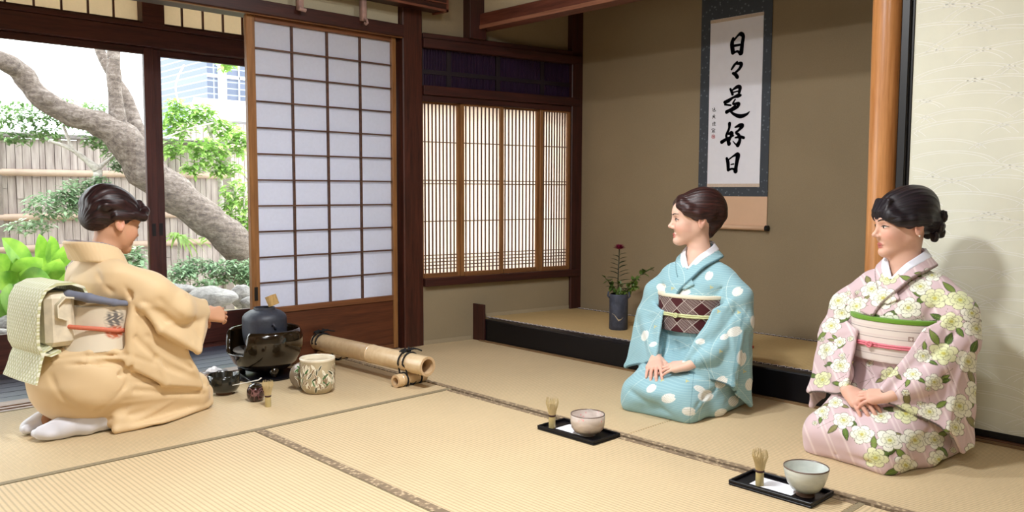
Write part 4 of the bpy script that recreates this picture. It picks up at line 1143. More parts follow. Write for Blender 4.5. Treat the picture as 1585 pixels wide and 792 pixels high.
shrub((300, 430, 7.7), [(275, 190, 7.7, 26, 26), (310, 175, 7.7, 24, 18), (345, 200, 7.7, 24, 16), (268, 230, 7.7, 20, 14), (320, 235, 7.5, 34, 22), (370, 220, 7.5, 20, 24), (350, 262, 7.5, 26, 14), (300, 262, 7.5, 20, 10), (275, 160, 7.7, 14, 10), (350, 100, 7.5, 14, 10)], 2000, 0.08, 3, LM_B, 'tall light green tree crown seen through the right glass door',
      [[(345, 420, 7.7, 9), (342, 300, 7.7, 8), (335, 240, 7.7, 6), (320, 190, 7.7, 4)], [(250, 215, 7.6, 3), (290, 200, 7.6, 3), (330, 190, 7.6, 3)], [(285, 100, 7.6, 3), (272, 130, 7.6, 3), (276, 160, 7.6, 3)], [(340, 260, 7.6, 4), (375, 268, 7.6, 3), (395, 300, 7.6, 3)]], name='young_tree')
shrub((375, 440, 7.1), [(365, 300, 7.2, 26, 22), (375, 330, 7.1, 18, 18), (385, 350, 7.0, 14, 20), (352, 320, 7.2, 10, 16), (318, 370, 7.3, 5, 12)], 420, 0.085, 4, LM_B, 'loose leafy shrub beside the shoji screen, above the leaning trunk',
      [[(360, 380, 7.2, 6), (358, 330, 7.2, 5), (362, 280, 7.2, 4)], [(380, 380, 7.1, 4), (378, 310, 7.1, 3), (392, 262, 7.1, 3)]])
shrub((330, 470, 6.5), [(300, 412, 6.7, 34, 14), (350, 420, 6.6, 36, 20), (385, 425, 6.5, 20, 26), (280, 425, 6.6, 26, 14), (320, 440, 6.5, 20, 9), (385, 455, 6.4, 18, 12), (250, 440, 6.4, 20, 8)], 2400, 0.05, 5, LM_C, 'low rounded shrubs growing over the rocks below the leaning trunk', [[(350, 470, 6.6, 5), (348, 430, 6.6, 4)]])
shrub((205, 420, 6.9), [(205, 398, 6.8, 20, 18), (215, 425, 6.7, 16, 20), (190, 385, 6.9, 12, 8)], 260, 0.075, 6, LM_C, 'small green plant behind the host, left of the door stiles', [[(206, 450, 6.8, 4), (205, 405, 6.8, 3)]])
# thin palm-like plant in the right pane
e = empty('garden_plant', at_y(276, 420, 7.3)); tag(e, 'thin upright plant with drooping narrow leaves in the right pane', 'plant')
b = MB(); c_ = at_y(277, 368, 7.3)
for i in range(22):
    a = GR.uniform(0, 6.28); el = GR.uniform(0.1, 1.1)
    leafq(b, c_, (math.cos(a)*math.cos(el), math.sin(a)*math.cos(el), math.sin(el)), 0.24, 0.03, droop=0.9, seg=5)
local(b, e, 'leaves', LM_B)
b = MB(); limb(b, [(275, 425, 7.3, 4), (277, 368, 7.3, 4)], n=8); local(b, e, 'stem', M_BARKL, smooth=True)
# broad-leaved plant at the left
def broad(base, leaves, label, m):
    e = empty('broadleaf_plant', at_y(*base)); tag(e, label, 'plant', 'broad-leaved plants at the left')
    b = MB()
    for (x0, y0, x1, y1, w, Y) in leaves:
        a = at_y(x0, y0, Y); c_ = at_y(x1, y1, Y-0.15); d = c_-a
        leafq(b, a, d, d.length, w, up=Vector((0.2, -0.9, 0.4)), droop=0.12, seg=8)
    local(b, e, 'leaves', m)
    s = MB()
    for (x0, y0, x1, y1, w, Y) in leaves: s.tube([at_y(base[0]+(x0-base[0])*0.3, base[1], Y), at_y(x0, y0, Y)], 0.006, 6)
    local(s, e, 'stem', m, smooth=True)
M_BRD = leafmat('broad_leaf', (86, 140, 40), (158, 200, 76), 0.4); M_BRD2 = leafmat('broad_leaf_dark', (78, 116, 60), (130, 170, 100), 0.35)
broad((30, 510, 5.9), [(50, 425, 2, 356, 0.15, 5.9), (20, 430, 66, 392, 0.14, 5.8), (24, 440, -14, 385, 0.18, 5.9), (45, 445, -20, 425, 0.15, 5.8), (20, 440, 22, 492, 0.16, 5.6), (30, 435, 78, 425, 0.15, 5.75), (10, 460, -20, 490, 0.16, 5.6), (0, 420, 40, 405, 0.13, 5.9), (-5, 455, 12, 505, 0.14, 5.6), (40, 455, 45, 510, 0.15, 5.5), (60, 420, 20, 395, 0.12, 6.0)], 'bright broad-leaved plant at the left edge of the garden', M_BRD)
broad((85, 510, 6.0), [(66, 420, 60, 352, 0.11, 6.1), (80, 415, 78, 356, 0.11, 6.1), (85, 420, 106, 368, 0.13, 6.0), (66, 440, 92, 392, 0.15, 5.9), (60, 440, 40, 390, 0.13, 6.0), (70, 440, 100, 410, 0.13, 5.95)], 'bright broad-leaved plant behind the host\'s shoulder', M_BRD)
broad((60, 515, 5.7), [(45, 470, 20, 440, 0.12, 5.7), (40, 480, 70, 450, 0.13, 5.7), (35, 485, 10, 500, 0.12, 5.6), (50, 470, 55, 440, 0.12, 5.7)], 'darker broad-leaved plant low behind the sash knot', M_BRD2)
# rocks
M_ROCK = bark('garden_rock', (92, 88, 88), (138, 134, 132), (170, 166, 162))
def rock(px, py, Y, rx, rz, seed, label):
    r_ = random.Random(seed); c_ = at_y(px, py, Y); s = Y/F_PX
    b = MB(); nu, nv = 20, 12; vs = []; fs = []; ph = [r_.uniform(0, 6.28) for _ in range(6)]
    for j in range(nv+1):
        for i in range(nu):
            th_, fi = 2*math.pi*i/nu, math.pi*j/nv
            d = Vector((math.sin(fi)*math.cos(th_), math.sin(fi)*math.sin(th_), math.cos(fi)))
            k_ = 1+0.12*math.sin(3*d.x+ph[0])*math.cos(4*d.z+ph[1])+0.10*math.sin(5*d.y+ph[2])+0.05*math.sin(9*d.x+7*d.z+ph[3])
            vs.append((d.x*rx*s*k_, d.y*rx*0.7*s*k_, d.z*rz*s*k_))
    for j in range(nv):
        for i in range(nu): fs.append((j*nu+i, j*nu+(i+1) % nu, (j+1)*nu+(i+1) % nu, (j+1)*nu+i))
    b.add(vs, fs); o = b.build('garden_rock', M_ROCK, None, smooth=True); o.location = c_; tag(o, label, 'rock', 'rocks along the garden edge')
rock(275, 452, 6.2, 32, 14, 1, 'flat grey rock just right of the door stiles')
rock(330, 462, 5.9, 40, 18, 2, 'long low grey rock in the middle of the right pane')
rock(372, 458, 6.1, 20, 17, 3, 'round grey rock close to the edge of the shoji screen')
rock(395, 470, 5.9, 26, 14, 4, 'grey rock partly hidden behind the shoji screen')
rock(262, 485, 5.6, 40, 16, 5, 'grey rock low behind the host\'s arm')
rock(60, 500, 5.5, 60, 20, 6, 'large grey rock behind the host\'s sash, left')
rock(-15, 520, 5.3, 30, 10, 7, 'grey rock at the far left edge of the garden')
# ---------------------------------------------------------------- modelling by distance fields
from mathutils.bvhtree import BVHTree
def V(*a): return np.array(a, dtype=np.float64)
def rotz(d):
    c, s = math.cos(math.radians(d)), math.sin(math.radians(d)); return np.array([[c, -s, 0], [s, c, 0], [0, 0, 1.0]])
def roty(d):
    c, s = math.cos(math.radians(d)), math.sin(math.radians(d)); return np.array([[c, 0, s], [0, 1, 0], [-s, 0, c]])
def rotx(d):
    c, s = math.cos(math.radians(d)), math.sin(math.radians(d)); return np.array([[1.0, 0, 0], [0, c, -s], [0, s, c]])
class Frame:
    def __init__(s, R=np.eye(3), t=V(0, 0, 0), k=1.0): s.R = R; s.t = t; s.k = k
    def p(s, v): return s.R @ (np.array(v, float)*s.k) + s.t
ID = Frame()
class Field:
    def __init__(s, lo, hi, h):
        s.lo = np.array(lo, float); s.h = h
        s.n = [int(math.ceil((b-a)/h))+1 for a, b in zip(lo, hi)]
        s.ax = [(s.lo[i] + h*np.arange(s.n[i])).astype(np.float32) for i in range(3)]
        s.f = np.full(s.n, 0.5, np.float32)
    def _win(s, lo, hi, pad):
        a = [max(0, int((l-pad-s.lo[i])/s.h)) for i, l in enumerate(lo)]; b = [min(s.n[i], int((u+pad-s.lo[i])/s.h)+2) for i, u in enumerate(hi)]
        if any(q-p < 2 for p, q in zip(a, b)): return None
        sl = tuple(slice(p, q) for p, q in zip(a, b))
        return sl, s.ax[0][sl[0]][:, None, None], s.ax[1][sl[1]][None, :, None], s.ax[2][sl[2]][None, None, :]
    def comb(s, lo, hi, fn, k=0.01, op='add'):
        w = s._win(lo, hi, max(0.03, k*1.6+2*s.h))
        if w is None: return
        sl, X, Y, Z = w; d = fn(X, Y, Z); f = s.f[sl]
        if op == 'add':
            hh = np.clip(0.5+0.5*(f-d)/max(k, 1e-5), 0, 1); s.f[sl] = f*(1-hh)+d*hh - k*hh*(1-hh)
        elif op == 'sub':
            d = -d; hh = np.clip(0.5-0.5*(f-d)/max(k, 1e-5), 0, 1); s.f[sl] = f*(1-hh)+d*hh + k*hh*(1-hh)
        elif op == 'and':
            hh = np.clip(0.5-0.5*(f-d)/max(k, 1e-5), 0, 1); s.f[sl] = f*(1-hh)+d*hh + k*hh*(1-hh)
    def ell(s, c, r, k=0.01, fr=ID, R=None, op='add'):
        c = fr.p(c); Rm = fr.R if R is None else fr.R @ R; r = np.array(r, float)*fr.k; m = r.max()
        def fn(X, Y, Z):
            x, y, z = X-c[0], Y-c[1], Z-c[2]
            a = (x*Rm[0, 0]+y*Rm[1, 0]+z*Rm[2, 0]); b = (x*Rm[0, 1]+y*Rm[1, 1]+z*Rm[2, 1]); e = (x*Rm[0, 2]+y*Rm[1, 2]+z*Rm[2, 2])
            k0 = np.sqrt((a/r[0])**2+(b/r[1])**2+(e/r[2])**2)+1e-6; k1 = np.sqrt((a/r[0]**2)**2+(b/r[1]**2)**2+(e/r[2]**2)**2)+1e-6
            return (k0*(k0-1)/k1).astype(np.float32)
        s.comb(c-m, c+m, fn, k, op)
    def cone(s, a, b, ra, rb, k=0.01, fr=ID, op='add', flat=None):
        a = fr.p(a); b = fr.p(b); ra *= fr.k; rb *= fr.k; ba = b-a; L = max(ba @ ba, 1e-9); m = max(ra, rb)
        def fn(X, Y, Z):
            x, y, z = X-a[0], Y-a[1], Z-a[2]
            t = np.clip((x*ba[0]+y*ba[1]+z*ba[2])/L, 0, 1)
            return (np.sqrt((x-t*ba[0])**2+(y-t*ba[1])**2+(z-t*ba[2])**2) - (ra+(rb-ra)*t)).astype(np.float32)
        s.comb(np.minimum(a, b)-m, np.maximum(a, b)+m, fn, k, op)
    def chain(s, pts, rad, k=0.01, fr=ID, op='add'):
        for i in range(len(pts)-1): s.cone(pts[i], pts[i+1], rad[i], rad[i+1], k, fr, op)
    def tri(s, a, b, c, r, k=0.01, fr=ID, op='add'):
        a, b, c = fr.p(a), fr.p(b), fr.p(c); n = np.cross(b-a, c-a); nn = n @ n + 1e-12
        def fn(X, Y, Z):
            P = [(X-q[0], Y-q[1], Z-q[2]) for q in (a, b, c)]; E = (b-a, c-b, a-c)
            ins = None; dm = None
            for (x, y, z), e in zip(P, E):
                m = np.cross(e, n); sd = x*m[0]+y*m[1]+z*m[2]
                ins = (sd <= 0) if ins is None else ins & (sd <= 0)
                t = np.clip((x*e[0]+y*e[1]+z*e[2])/(e @ e), 0, 1); d2 = (x-t*e[0])**2+(y-t*e[1])**2+(z-t*e[2])**2
                dm = d2 if dm is None else np.minimum(dm, d2)
            x, y, z = P[0]; pl = (x*n[0]+y*n[1]+z*n[2])**2/nn
            return (np.sqrt(np.where(ins, pl, dm)) - r).astype(np.float32)
        s.comb(np.minimum(np.minimum(a, b), c)-r, np.maximum(np.maximum(a, b), c)+r, fn, k, op)
    def sheet(s, pts, r, k=0.01, fr=ID):
        for i in range(1, len(pts)-1): s.tri(pts[0], pts[i], pts[i+1], r, k if i == 1 else min(k, 0.012), fr)
    def loft(s, st, k=0.01, op='add', sharp=False, grow=0.0, pw=2.2):
        zs = [q[0] for q in st]; z0, z1 = zs[0], zs[-1]
        rm = max(max(q[3], q[4]) for q in st)+grow
        lo = V(min(q[1] for q in st)-rm, min(q[2] for q in st)-rm, z0); hi = V(max(q[1] for q in st)+rm, max(q[2] for q in st)+rm, z1)
        def fn(X, Y, Z):
            zc = np.clip(Z, z0, z1); g = [np.interp(zc, zs, [q[i] for q in st]).astype(np.float32) for i in (1, 2, 3, 4)]
            rx, ry = g[2]+grow, g[3]+grow
            q = (np.abs((X-g[0])/rx)**pw+np.abs((Y-g[1])/ry)**pw)**(1/pw)
            d = (q-1)*np.minimum(rx, ry)
            dz = np.maximum(z0-Z, Z-z1)
            return np.where(dz > 0, np.sqrt(np.maximum(d, 0)**2+dz**2), np.maximum(d, dz)).astype(np.float32)
        s.comb(lo, hi, fn, k, op)
    def groove(s, pts, amp, w):
        P = [np.array(q, float) for q in pts]
        for a, b in zip(P[:-1], P[1:]):
            win = s._win(np.minimum(a, b)-w*2.2, np.maximum(a, b)+w*2.2, 0.0)
            if win is None: continue
            sl, X, Y, Z = win; ba = b-a; L = max(ba @ ba, 1e-9); x, y, z = X-a[0], Y-a[1], Z-a[2]
            t = np.clip((x*ba[0]+y*ba[1]+z*ba[2])/L, 0, 1); d2 = (x-t*ba[0])**2+(y-t*ba[1])**2+(z-t*ba[2])**2
            s.f[sl] += (amp*np.exp(-d2/w**2)).astype(np.float32)
    def disp(s, fn, band=0.03):
        m = np.abs(s.f) < band
        i, j, k = np.nonzero(m)
        s.f[i, j, k] += fn(s.ax[0][i], s.ax[1][j], s.ax[2][k]).astype(np.float32)
    def mesh(s):
        f = s.f; f[0] = f[-1] = 0.5; f[:, 0] = f[:, -1] = 0.5; f[:, :, 0] = f[:, :, -1] = 0.5
        b = f < 0
        nx, ny, nz = f.shape
        cnt = np.zeros((nx-1, ny-1, nz-1), np.uint8)
        off = [(i, j, k) for i in (0, 1) for j in (0, 1) for k in (0, 1)]
        for o in off: cnt += b[o[0]:nx-1+o[0], o[1]:ny-1+o[1], o[2]:nz-1+o[2]]
        act = np.nonzero((cnt > 0) & (cnt < 8)); I, J, K = act
        n = len(I); val = {o: f[I+o[0], J+o[1], K+o[2]] for o in off}
        acc = np.zeros((n, 3)); c = np.zeros(n)
        for o in off:
            for axx in range(3):
                if o[axx] == 0:
                    o2 = list(o); o2[axx] = 1; o2 = tuple(o2); a, d = val[o], val[o2]; m = (a < 0) != (d < 0)
                    t = np.where(m, a/np.where(m, a-d, 1), 0)
                    for q in range(3): acc[:, q] += np.where(m, o[q]+(t if q == axx else 0), 0)
                    c += m
        P = (acc/c[:, None] + np.stack([I, J, K], 1))*s.h + s.lo
        idx = np.full(cnt.shape, -1, np.int32); idx[I, J, K] = np.arange(n)
        quads = []
        for axx in range(3):
            sl0 = [slice(None)]*3; sl1 = [slice(None)]*3; sl0[axx] = slice(0, -1); sl1[axx] = slice(1, None)
            e = b[tuple(sl0)] != b[tuple(sl1)]; A = np.nonzero(e)
            o1, o2 = [(1, 2), (2, 0), (0, 1)][axx]
            ok = (A[o1] > 0) & (A[o2] > 0); A = [q[ok] for q in A]
            up = b[tuple(A)]
            def cell(d1, d2):
                q = [a.copy() for a in A]; q[o1] = q[o1]-d1; q[o2] = q[o2]-d2; return idx[tuple(q)]
            Q = np.stack([cell(1, 1), cell(0, 1), cell(0, 0), cell(1, 0)], 1)
            Q[~up] = Q[~up][:, ::-1]; quads.append(Q)
        Q = np.concatenate(quads); Q = Q[(Q >= 0).all(1)]
        return P, Q
def relax(P, Q, it=1, lam=0.5):
    E = np.concatenate([Q[:, [0, 1]], Q[:, [1, 2]], Q[:, [2, 3]], Q[:, [3, 0]]])
    for _ in range(it):
        S = np.zeros_like(P); C = np.zeros(len(P))
        for q in range(3): S[:, q] = np.bincount(E[:, 0], P[E[:, 1], q], len(P)) + np.bincount(E[:, 1], P[E[:, 0], q], len(P))
        C = np.bincount(E[:, 0], minlength=len(P)) + np.bincount(E[:, 1], minlength=len(P))
        P = P + lam*(S/C[:, None]-P)
    return P
def refine(P, Q):
    E = np.sort(np.concatenate([Q[:, [0, 1]], Q[:, [1, 2]], Q[:, [2, 3]], Q[:, [3, 0]]]), 1)
    key = E[:, 0].astype(np.int64)*len(P)+E[:, 1]; u, inv = np.unique(key, return_inverse=True)
    a, b = u//len(P), u % len(P); n = len(P); nq = len(Q)
    M = (P[a]+P[b])/2; C = P[Q].mean(1); m = (inv+n).reshape(4, nq).T; c = (np.arange(nq)+n+len(u))
    NQ = np.concatenate([np.stack([Q[:, i], m[:, i], c, m[:, (i-1) % 4]], 1) for i in range(4)])
    return np.concatenate([P, M, C]), NQ
def mesh_obj(name, P, Q, m, parent=None, color=None):
    me = bpy.data.meshes.new(name)
    me.vertices.add(len(P)); me.vertices.foreach_set('co', P.astype(np.float32).ravel())
    me.loops.add(len(Q)*4); me.loops.foreach_set('vertex_index', Q.astype(np.int32).ravel())
    me.polygons.add(len(Q)); me.polygons.foreach_set('loop_start', np.arange(0, len(Q)*4, 4, dtype=np.int32))
    me.polygons.foreach_set('use_smooth', np.ones(len(Q), bool))
    me.update(calc_edges=True); me.validate()
    me.materials.append(m)
    if color is not None:
        at = me.color_attributes.new('paint', 'FLOAT_COLOR', 'POINT')
        at.data.foreach_set('color', np.concatenate([color, np.ones((len(P), 1))], 1).astype(np.float32).ravel())
    o = bpy.data.objects.new(name, me); COL.objects.link(o)
    if parent is not None: o.parent = parent
    return o
def sc3(*rgb): return np.array(srgb(*rgb)[:3])
def painted(name, rough=0.8, sheen=0.0, bumpscale=600, bump=0.06, sss=0.0, spec=0.25, stripes=None):
    t = NT(name); a = t.node('ShaderNodeAttribute'); a.attribute_name = 'paint'
    nz = t.noise(t.coord(), bumpscale, 2); t.bump(nz, bump, 0.001)
    t.out(a.outputs['Color'], rough, spec=spec, sheen=sheen)
    if sss:
        t.b.inputs['Subsurface Weight'].default_value = sss; t.b.inputs['Subsurface Radius'].default_value = (0.012, 0.005, 0.003); t.b.inputs['Subsurface Scale'].default_value = 0.6
    return t.mat
M_SKIN = painted('skin', 0.5, 0, 300, 0.04, 0.12, 0.35)
M_CLOTH = painted('printed_silk', 0.7, 0.15)
M_PLAINSILK = painted('plain_silk', 0.62, 0.2)
def hairmat(name, a, b):
    t = NT(name); at = t.node('ShaderNodeAttribute'); at.attribute_name = 'strand'
    nz = t.node('ShaderNodeTexNoise', Scale=1.0, Detail=3); t.l.new(at.outputs['Vector'], nz.inputs['Vector'])
    col = t.ramp(nz.outputs['Fac'], [(0.35, srgb(*a)), (0.7, srgb(*b))]); t.bump(nz.outputs['Fac'], 0.5, 0.002)
    return t.out(col, 0.42, spec=0.4)

# ---- parts of a figure, in the figure's frame: x forward, y to its left, z up
def head_field(F, fr, ear_x=-0.022, slim=1.0):
    F.ell((-0.010, 0, 0.030), (0.094, 0.072, 0.080), 0.01, fr)
    F.ell((0.028, 0, -0.028), (0.060, 0.053, 0.078), 0.03, fr)
    for s in (-1, 1):
        F.cone((-0.005, s*0.041, -0.044), (0.060, s*0.009, -0.095), 0.019, 0.014, 0.03, fr)
        F.ell((0.050, s*0.031, -0.034), (0.032, 0.024, 0.034), 0.02, fr)
    F.ell((0.072, 0, -0.098), (0.016, 0.018, 0.014), 0.015, fr)
    F.ell((0.074, 0, 0.028), (0.016, 0.046, 0.030), 0.025, fr)          # brow and forehead
    for s in (-1, 1): F.ell((0.094, s*0.031, -0.004), (0.015, 0.018, 0.0115), 0.012, fr, op='sub')
    for s in (-1, 1): F.ell((0.0705, s*0.031, -0.005), (0.0135, 0.0155, 0.0112), 0.005, fr)
    F.cone((0.0820, 0, 0.006), (0.1010, 0, -0.0310), 0.0048, 0.0070, 0.012, fr)
    F.ell((0.1020, 0, -0.0350), (0.0090, 0.0080, 0.0078), 0.008, fr)
    for s in (-1, 1):
        F.ell((0.0915, s*0.0105, -0.0395), (0.0085, 0.0060, 0.0062), 0.005, fr)
        F.ell((0.0960, s*0.0052, -0.0455), (0.0040, 0.0028, 0.0026), 0.002, fr, op='sub')
    F.ell((0.0800, 0, -0.0680), (0.0108, 0.0205, 0.0058), 0.006, fr)
    F.ell((0.0785, 0, -0.0775), (0.0104, 0.0180, 0.0062), 0.004, fr)
    F.ell((0.0945, 0, -0.0728), (0.0060, 0.024, 0.0016), 0.003, fr, op='sub')
    for s in (-1, 1):
        R = rotz(s*18) @ roty(-14)
        F.ell((ear_x, s*0.074, -0.010), (0.0185, 0.0075, 0.031), 0.004, fr, R)
        F.ell((ear_x+0.003, s*0.0835, -0.004), (0.0105, 0.0085, 0.020), 0.002, fr, R, op='sub')
        F.ell((ear_x+0.004, s*0.078, -0.030), (0.009, 0.0055, 0.010), 0.003, fr, R)
def hand_field(F, wrist, ax, nrm, side, curl=(18, 22, 14), scale=0.92, spread=1.0, thumb=(0.030, 0.040), fist=0.0):
    # ax: along the fingers, nrm: out of the back of the hand, side: +1 if the thumb lies towards cross(nrm, ax)
    ax = np.array(ax, float); ax /= np.linalg.norm(ax); nrm = np.array(nrm, float); nrm -= ax*(nrm @ ax); nrm /= np.linalg.norm(nrm)
    lat = np.cross(nrm, ax)*side; fr = Frame(np.stack([ax, lat, nrm], 1), np.array(wrist, float), scale)
    w0 = np.array(wrist, float); win = F._win(w0-0.22, w0+0.22, 0)[0]; old = F.f[win].copy(); F.f[win] = 0.5
    F.cone((-0.030, 0, -0.001), (0.005, 0, 0), 0.0225, 0.0215, 0.02, fr)
    tips = []
    for (y, L, r) in ((0.028, 0.070, 0.0082), (0.0095, 0.078, 0.0085), (-0.0095, 0.072, 0.0080), (-0.0275, 0.056, 0.0072)):
        kn = (0.088 - abs(y-0.005)*0.30, y, 0.002 - abs(y)*0.10)
        F.cone((0.006, y*0.45, 0.0), kn, 0.0150, 0.0115, 0.012, fr)
        F.cone((0.02, y*0.5, -0.008), (kn[0]-0.006, kn[1], -0.006), 0.0120, 0.0105, 0.012, fr)
        a = 0.0; p = np.array(kn); yaw = math.atan2(y*0.5*spread, 0.09)
        for q, (seg, cu) in enumerate(zip((0.46, 0.30, 0.24), curl)):
            a += math.radians(cu*(1+fist)); d = np.array([math.cos(a)*math.cos(yaw), math.cos(a)*math.sin(yaw), -math.sin(a)]); p2 = p+d*L*seg
            F.cone(p, p2, r*(1.02-0.08*q), r*(0.94-0.09*q), 0.004 if q == 0 else 0.003, fr); p = p2
        tips.append(fr.p(p))
    b0 = (0.014, 0.024, -0.006); b1 = (0.040, 0.024+thumb[0]*0.7, -0.012); b2 = (0.066, 0.026+thumb[1]*0.75, -0.014); b3 = (0.088, 0.022+thumb[1]*0.72, -0.018)
    F.chain([b0, b1, b2, b3], [0.0155, 0.0115, 0.0095, 0.0080], 0.008, fr)
    F.f[win] = np.minimum(old, F.f[win])
    return tips
def skin_paint(P, fr, base, lip, blush):
    L = (P-fr.t) @ fr.R / fr.k
    c = np.tile(sc3(*base), (len(P), 1))
    def put(m, col):
        nonlocal c
        m = np.clip(m, 0, 1)[:, None]; c = c*(1-m)+sc3(*col)*m
    x, y, z = L.T
    for s in (-1, 1):
        put(0.38*np.exp(-(((y-s*0.040)/0.020)**2+((z+0.038)/0.020)**2))*(x > 0.02), blush)
        put(0.35*np.exp(-(((y-s*0.031)/0.020)**2+((z-0.003)/0.007)**2))*(x > 0.05), (176, 120, 96))
    w = 0.0205*(1-0.0)
    up = 1-((y/0.0205)**2+((z+0.0680)/0.0060)**2); lo_ = 1-((y/0.0185)**2+((z+0.0775)/0.0064)**2)
    put(np.clip(np.maximum(up, lo_)*3, 0, 0.8)*(x > 0.073), lip)
    put((1-np.abs(z+0.0728)/0.0013)*(np.abs(y) < 0.019)*(x > 0.07)*0.8, (110, 44, 44))
    for s in (-1, 1): put((1-(((x-0.0975)/0.005)**2+((y-s*0.0052)/0.0036)**2+((z+0.0455)/0.004)**2))*3, (120, 70, 60))
    put(0.5*np.exp(-(((z+0.005)/0.03)**2))*(np.abs(y) > 0.076)*(x < 0.02), (226, 150, 130))
    return c
def face_details(body, P, Q, fr, browcol=(44, 30, 28), gaze=0.0, closed=0.0):
    tree = BVHTree.FromPolygons([tuple(p) for p in P], [tuple(q) for q in Q])
    def surf(y, z, lift=0.0008):
        o = fr.p((0.16, y, z)); d = fr.R @ V(-1, 0, 0); h = tree.ray_cast(Vector(o), Vector(d), 0.2)
        if h[0] is None: return Vector(fr.p((0.07, y, z)))
        return h[0]+h[1]*lift
    M_EW = bpy.data.materials.get('eye_white') or plain('eye_white', (226, 218, 214), 0.3, 0.02)
    M_IR = bpy.data.materials.get('dark_iris') or plain('dark_iris', (34, 22, 18), 0.15, 0.05)
    M_LA = bpy.data.materials.get('eyelash') or plain('eyelash', (28, 18, 18), 0.5, 0.05)
    for s in (-1, 1):
        b = MB(); n = 12; top = []; bot = []
        for i in range(n+1):
            t = i/n; y = s*(0.0155+0.031*t); zz = -0.0060+0.0016*t
            hgt = math.sin(math.pi*t)**0.8
            top.append(surf(y, zz+0.0050*hgt*(1-closed), 0.0006)); bot.append(surf(y, zz-0.0040*hgt, 0.0006))
        b.add(top+bot, [(i, i+1, n+2+i, n+1+i) if s > 0 else (n+1+i, n+2+i, i+1, i) for i in range(n)])
        e = b.build('eye', M_EW, body, smooth=True)
        b = MB(); cy, cz = s*(0.031+gaze*s), -0.0052
        ring = [surf(cy+0.0056*math.cos(a), min(cz+0.0056*math.sin(a), cz+0.0046*(1-closed)), 0.0011) for a in [2*math.pi*q/20 for q in range(20)]]
        b.add([surf(cy, cz, 0.0014)]+ring, [(0, q+1, (q+1) % 20+1) for q in range(20)]); b.build('iris', M_IR, e, smooth=True)
        b = MB(); b.tube([p + Vector(fr.R @ V(0.0006, 0, 0.0003)) for p in top], [0.0007+0.0011*math.sin(math.pi*i/n) + (0.0005 if i > n*0.6 else 0) for i in range(n+1)], 6)
        ex = top[-1]; b.tube([top[-1], ex+Vector(fr.R @ V(-0.002, s*0.003, 0.002))], [0.001, 0.0003], 5)
        b.build('eyelashes', M_LA, e, smooth=True)
        b = MB(); pts = [surf(s*(0.013+0.036*t), 0.0150+0.0055*math.sin(min(1, t*1.25)*math.pi*0.62), 0.0004) for t in [q/9 for q in range(10)]]
        b.tube(pts, [0.0013+0.0018*math.sin(math.pi*min(1, 0.25+t*0.75)) for t in [q/9 for q in range(10)]], 6, squash=0.7)
        b.build('eyebrow', plain('eyebrow_hair', browcol, 0.7) if 'eyebrow_hair' not in bpy.data.materials else bpy.data.materials['eyebrow_hair'], body, smooth=True)

def person_body(name, loc, rz, label, headfr, arms, hands, neck0, legs, skin, lip, blush, seed=0, face=True, closed=0.0, gaze=0.0, group=None):
    F = Field((-0.34, -0.33, -0.01), (0.56, 0.33, 0.97), 0.0030)
    head_field(F, headfr)
    F.cone(neck0, headfr.p((-0.022, 0, -0.055)), 0.046, 0.043, 0.025)
    F.cone(neck0+V(0, 0, -0.02), neck0+V(0, 0, 0.02), 0.060, 0.047, 0.04)
    F.loft([(0.12, legs, 0, 0.10, 0.13), (0.30, legs*0.5, 0, 0.085, 0.115), (0.45, 0.0, 0, 0.080, 0.11), (0.55, neck0[0], 0, 0.060, 0.110), (0.60, neck0[0], 0, 0.040, 0.065)], 0.03)
    for s in (-1, 1):
        F.chain([(legs, s*0.08, 0.15), (legs+0.27, s*0.085, 0.078), (legs+0.02, s*0.08, 0.050), (legs-0.14, s*0.055, 0.042)], [0.075, 0.048, 0.040, 0.026], 0.03)
    for A in arms: F.chain([V(*A[0])*V(1, 0.72, 0.965)]+list(A[1:]), [0.034, 0.028, 0.020], 0.03)
    for h_ in hands: hand_field(F, **h_)
    P, Q = F.mesh(); P = relax(P, Q, 1, 0.35)
    c = skin_paint(P, headfr, skin, lip, blush)
    for h_ in hands:     # warmer finger tips and knuckles
        w_ = np.array(h_['wrist']); ax = np.array(h_['ax'], float); ax /= np.linalg.norm(ax)
        d = (P-w_) @ ax; near = np.linalg.norm(P-(w_+ax*0.14), axis=1) < 0.055
        c = np.where(near[:, None], c*0.86+sc3(214, 120, 104)*0.14, c)
    o = mesh_obj(name, P, Q, M_SKIN, None, c)
    o.location = loc; o.rotation_euler = (0, 0, math.radians(rz)); tag(o, label, 'person', group)
    if face: face_details(o, P, Q, headfr, closed=closed, gaze=gaze)
    return o
def cloth_obj(name, F, m, parent, paint, sub=True, relaxn=2):
    P, Q = F.mesh(); P = relax(P, Q, relaxn, 0.5)
    if sub: P, Q = refine(P, Q); P = relax(P, Q, 1, 0.4)
    P[:, 2] = np.maximum(P[:, 2], 0.0012)
    return mesh_obj(name, P, Q, m, parent, paint(P))
def folds(amp, seeds):
    def fn(x, y, z):
        r = 0
        for (fx, fy, fz, ph) in seeds: r = r + np.sin(fx*x+fy*y+fz*z+ph+1.3*np.sin(9*x+7*z+ph)+0.8*np.sin(11*y+ph))
        return amp*r/len(seeds)
    return fn
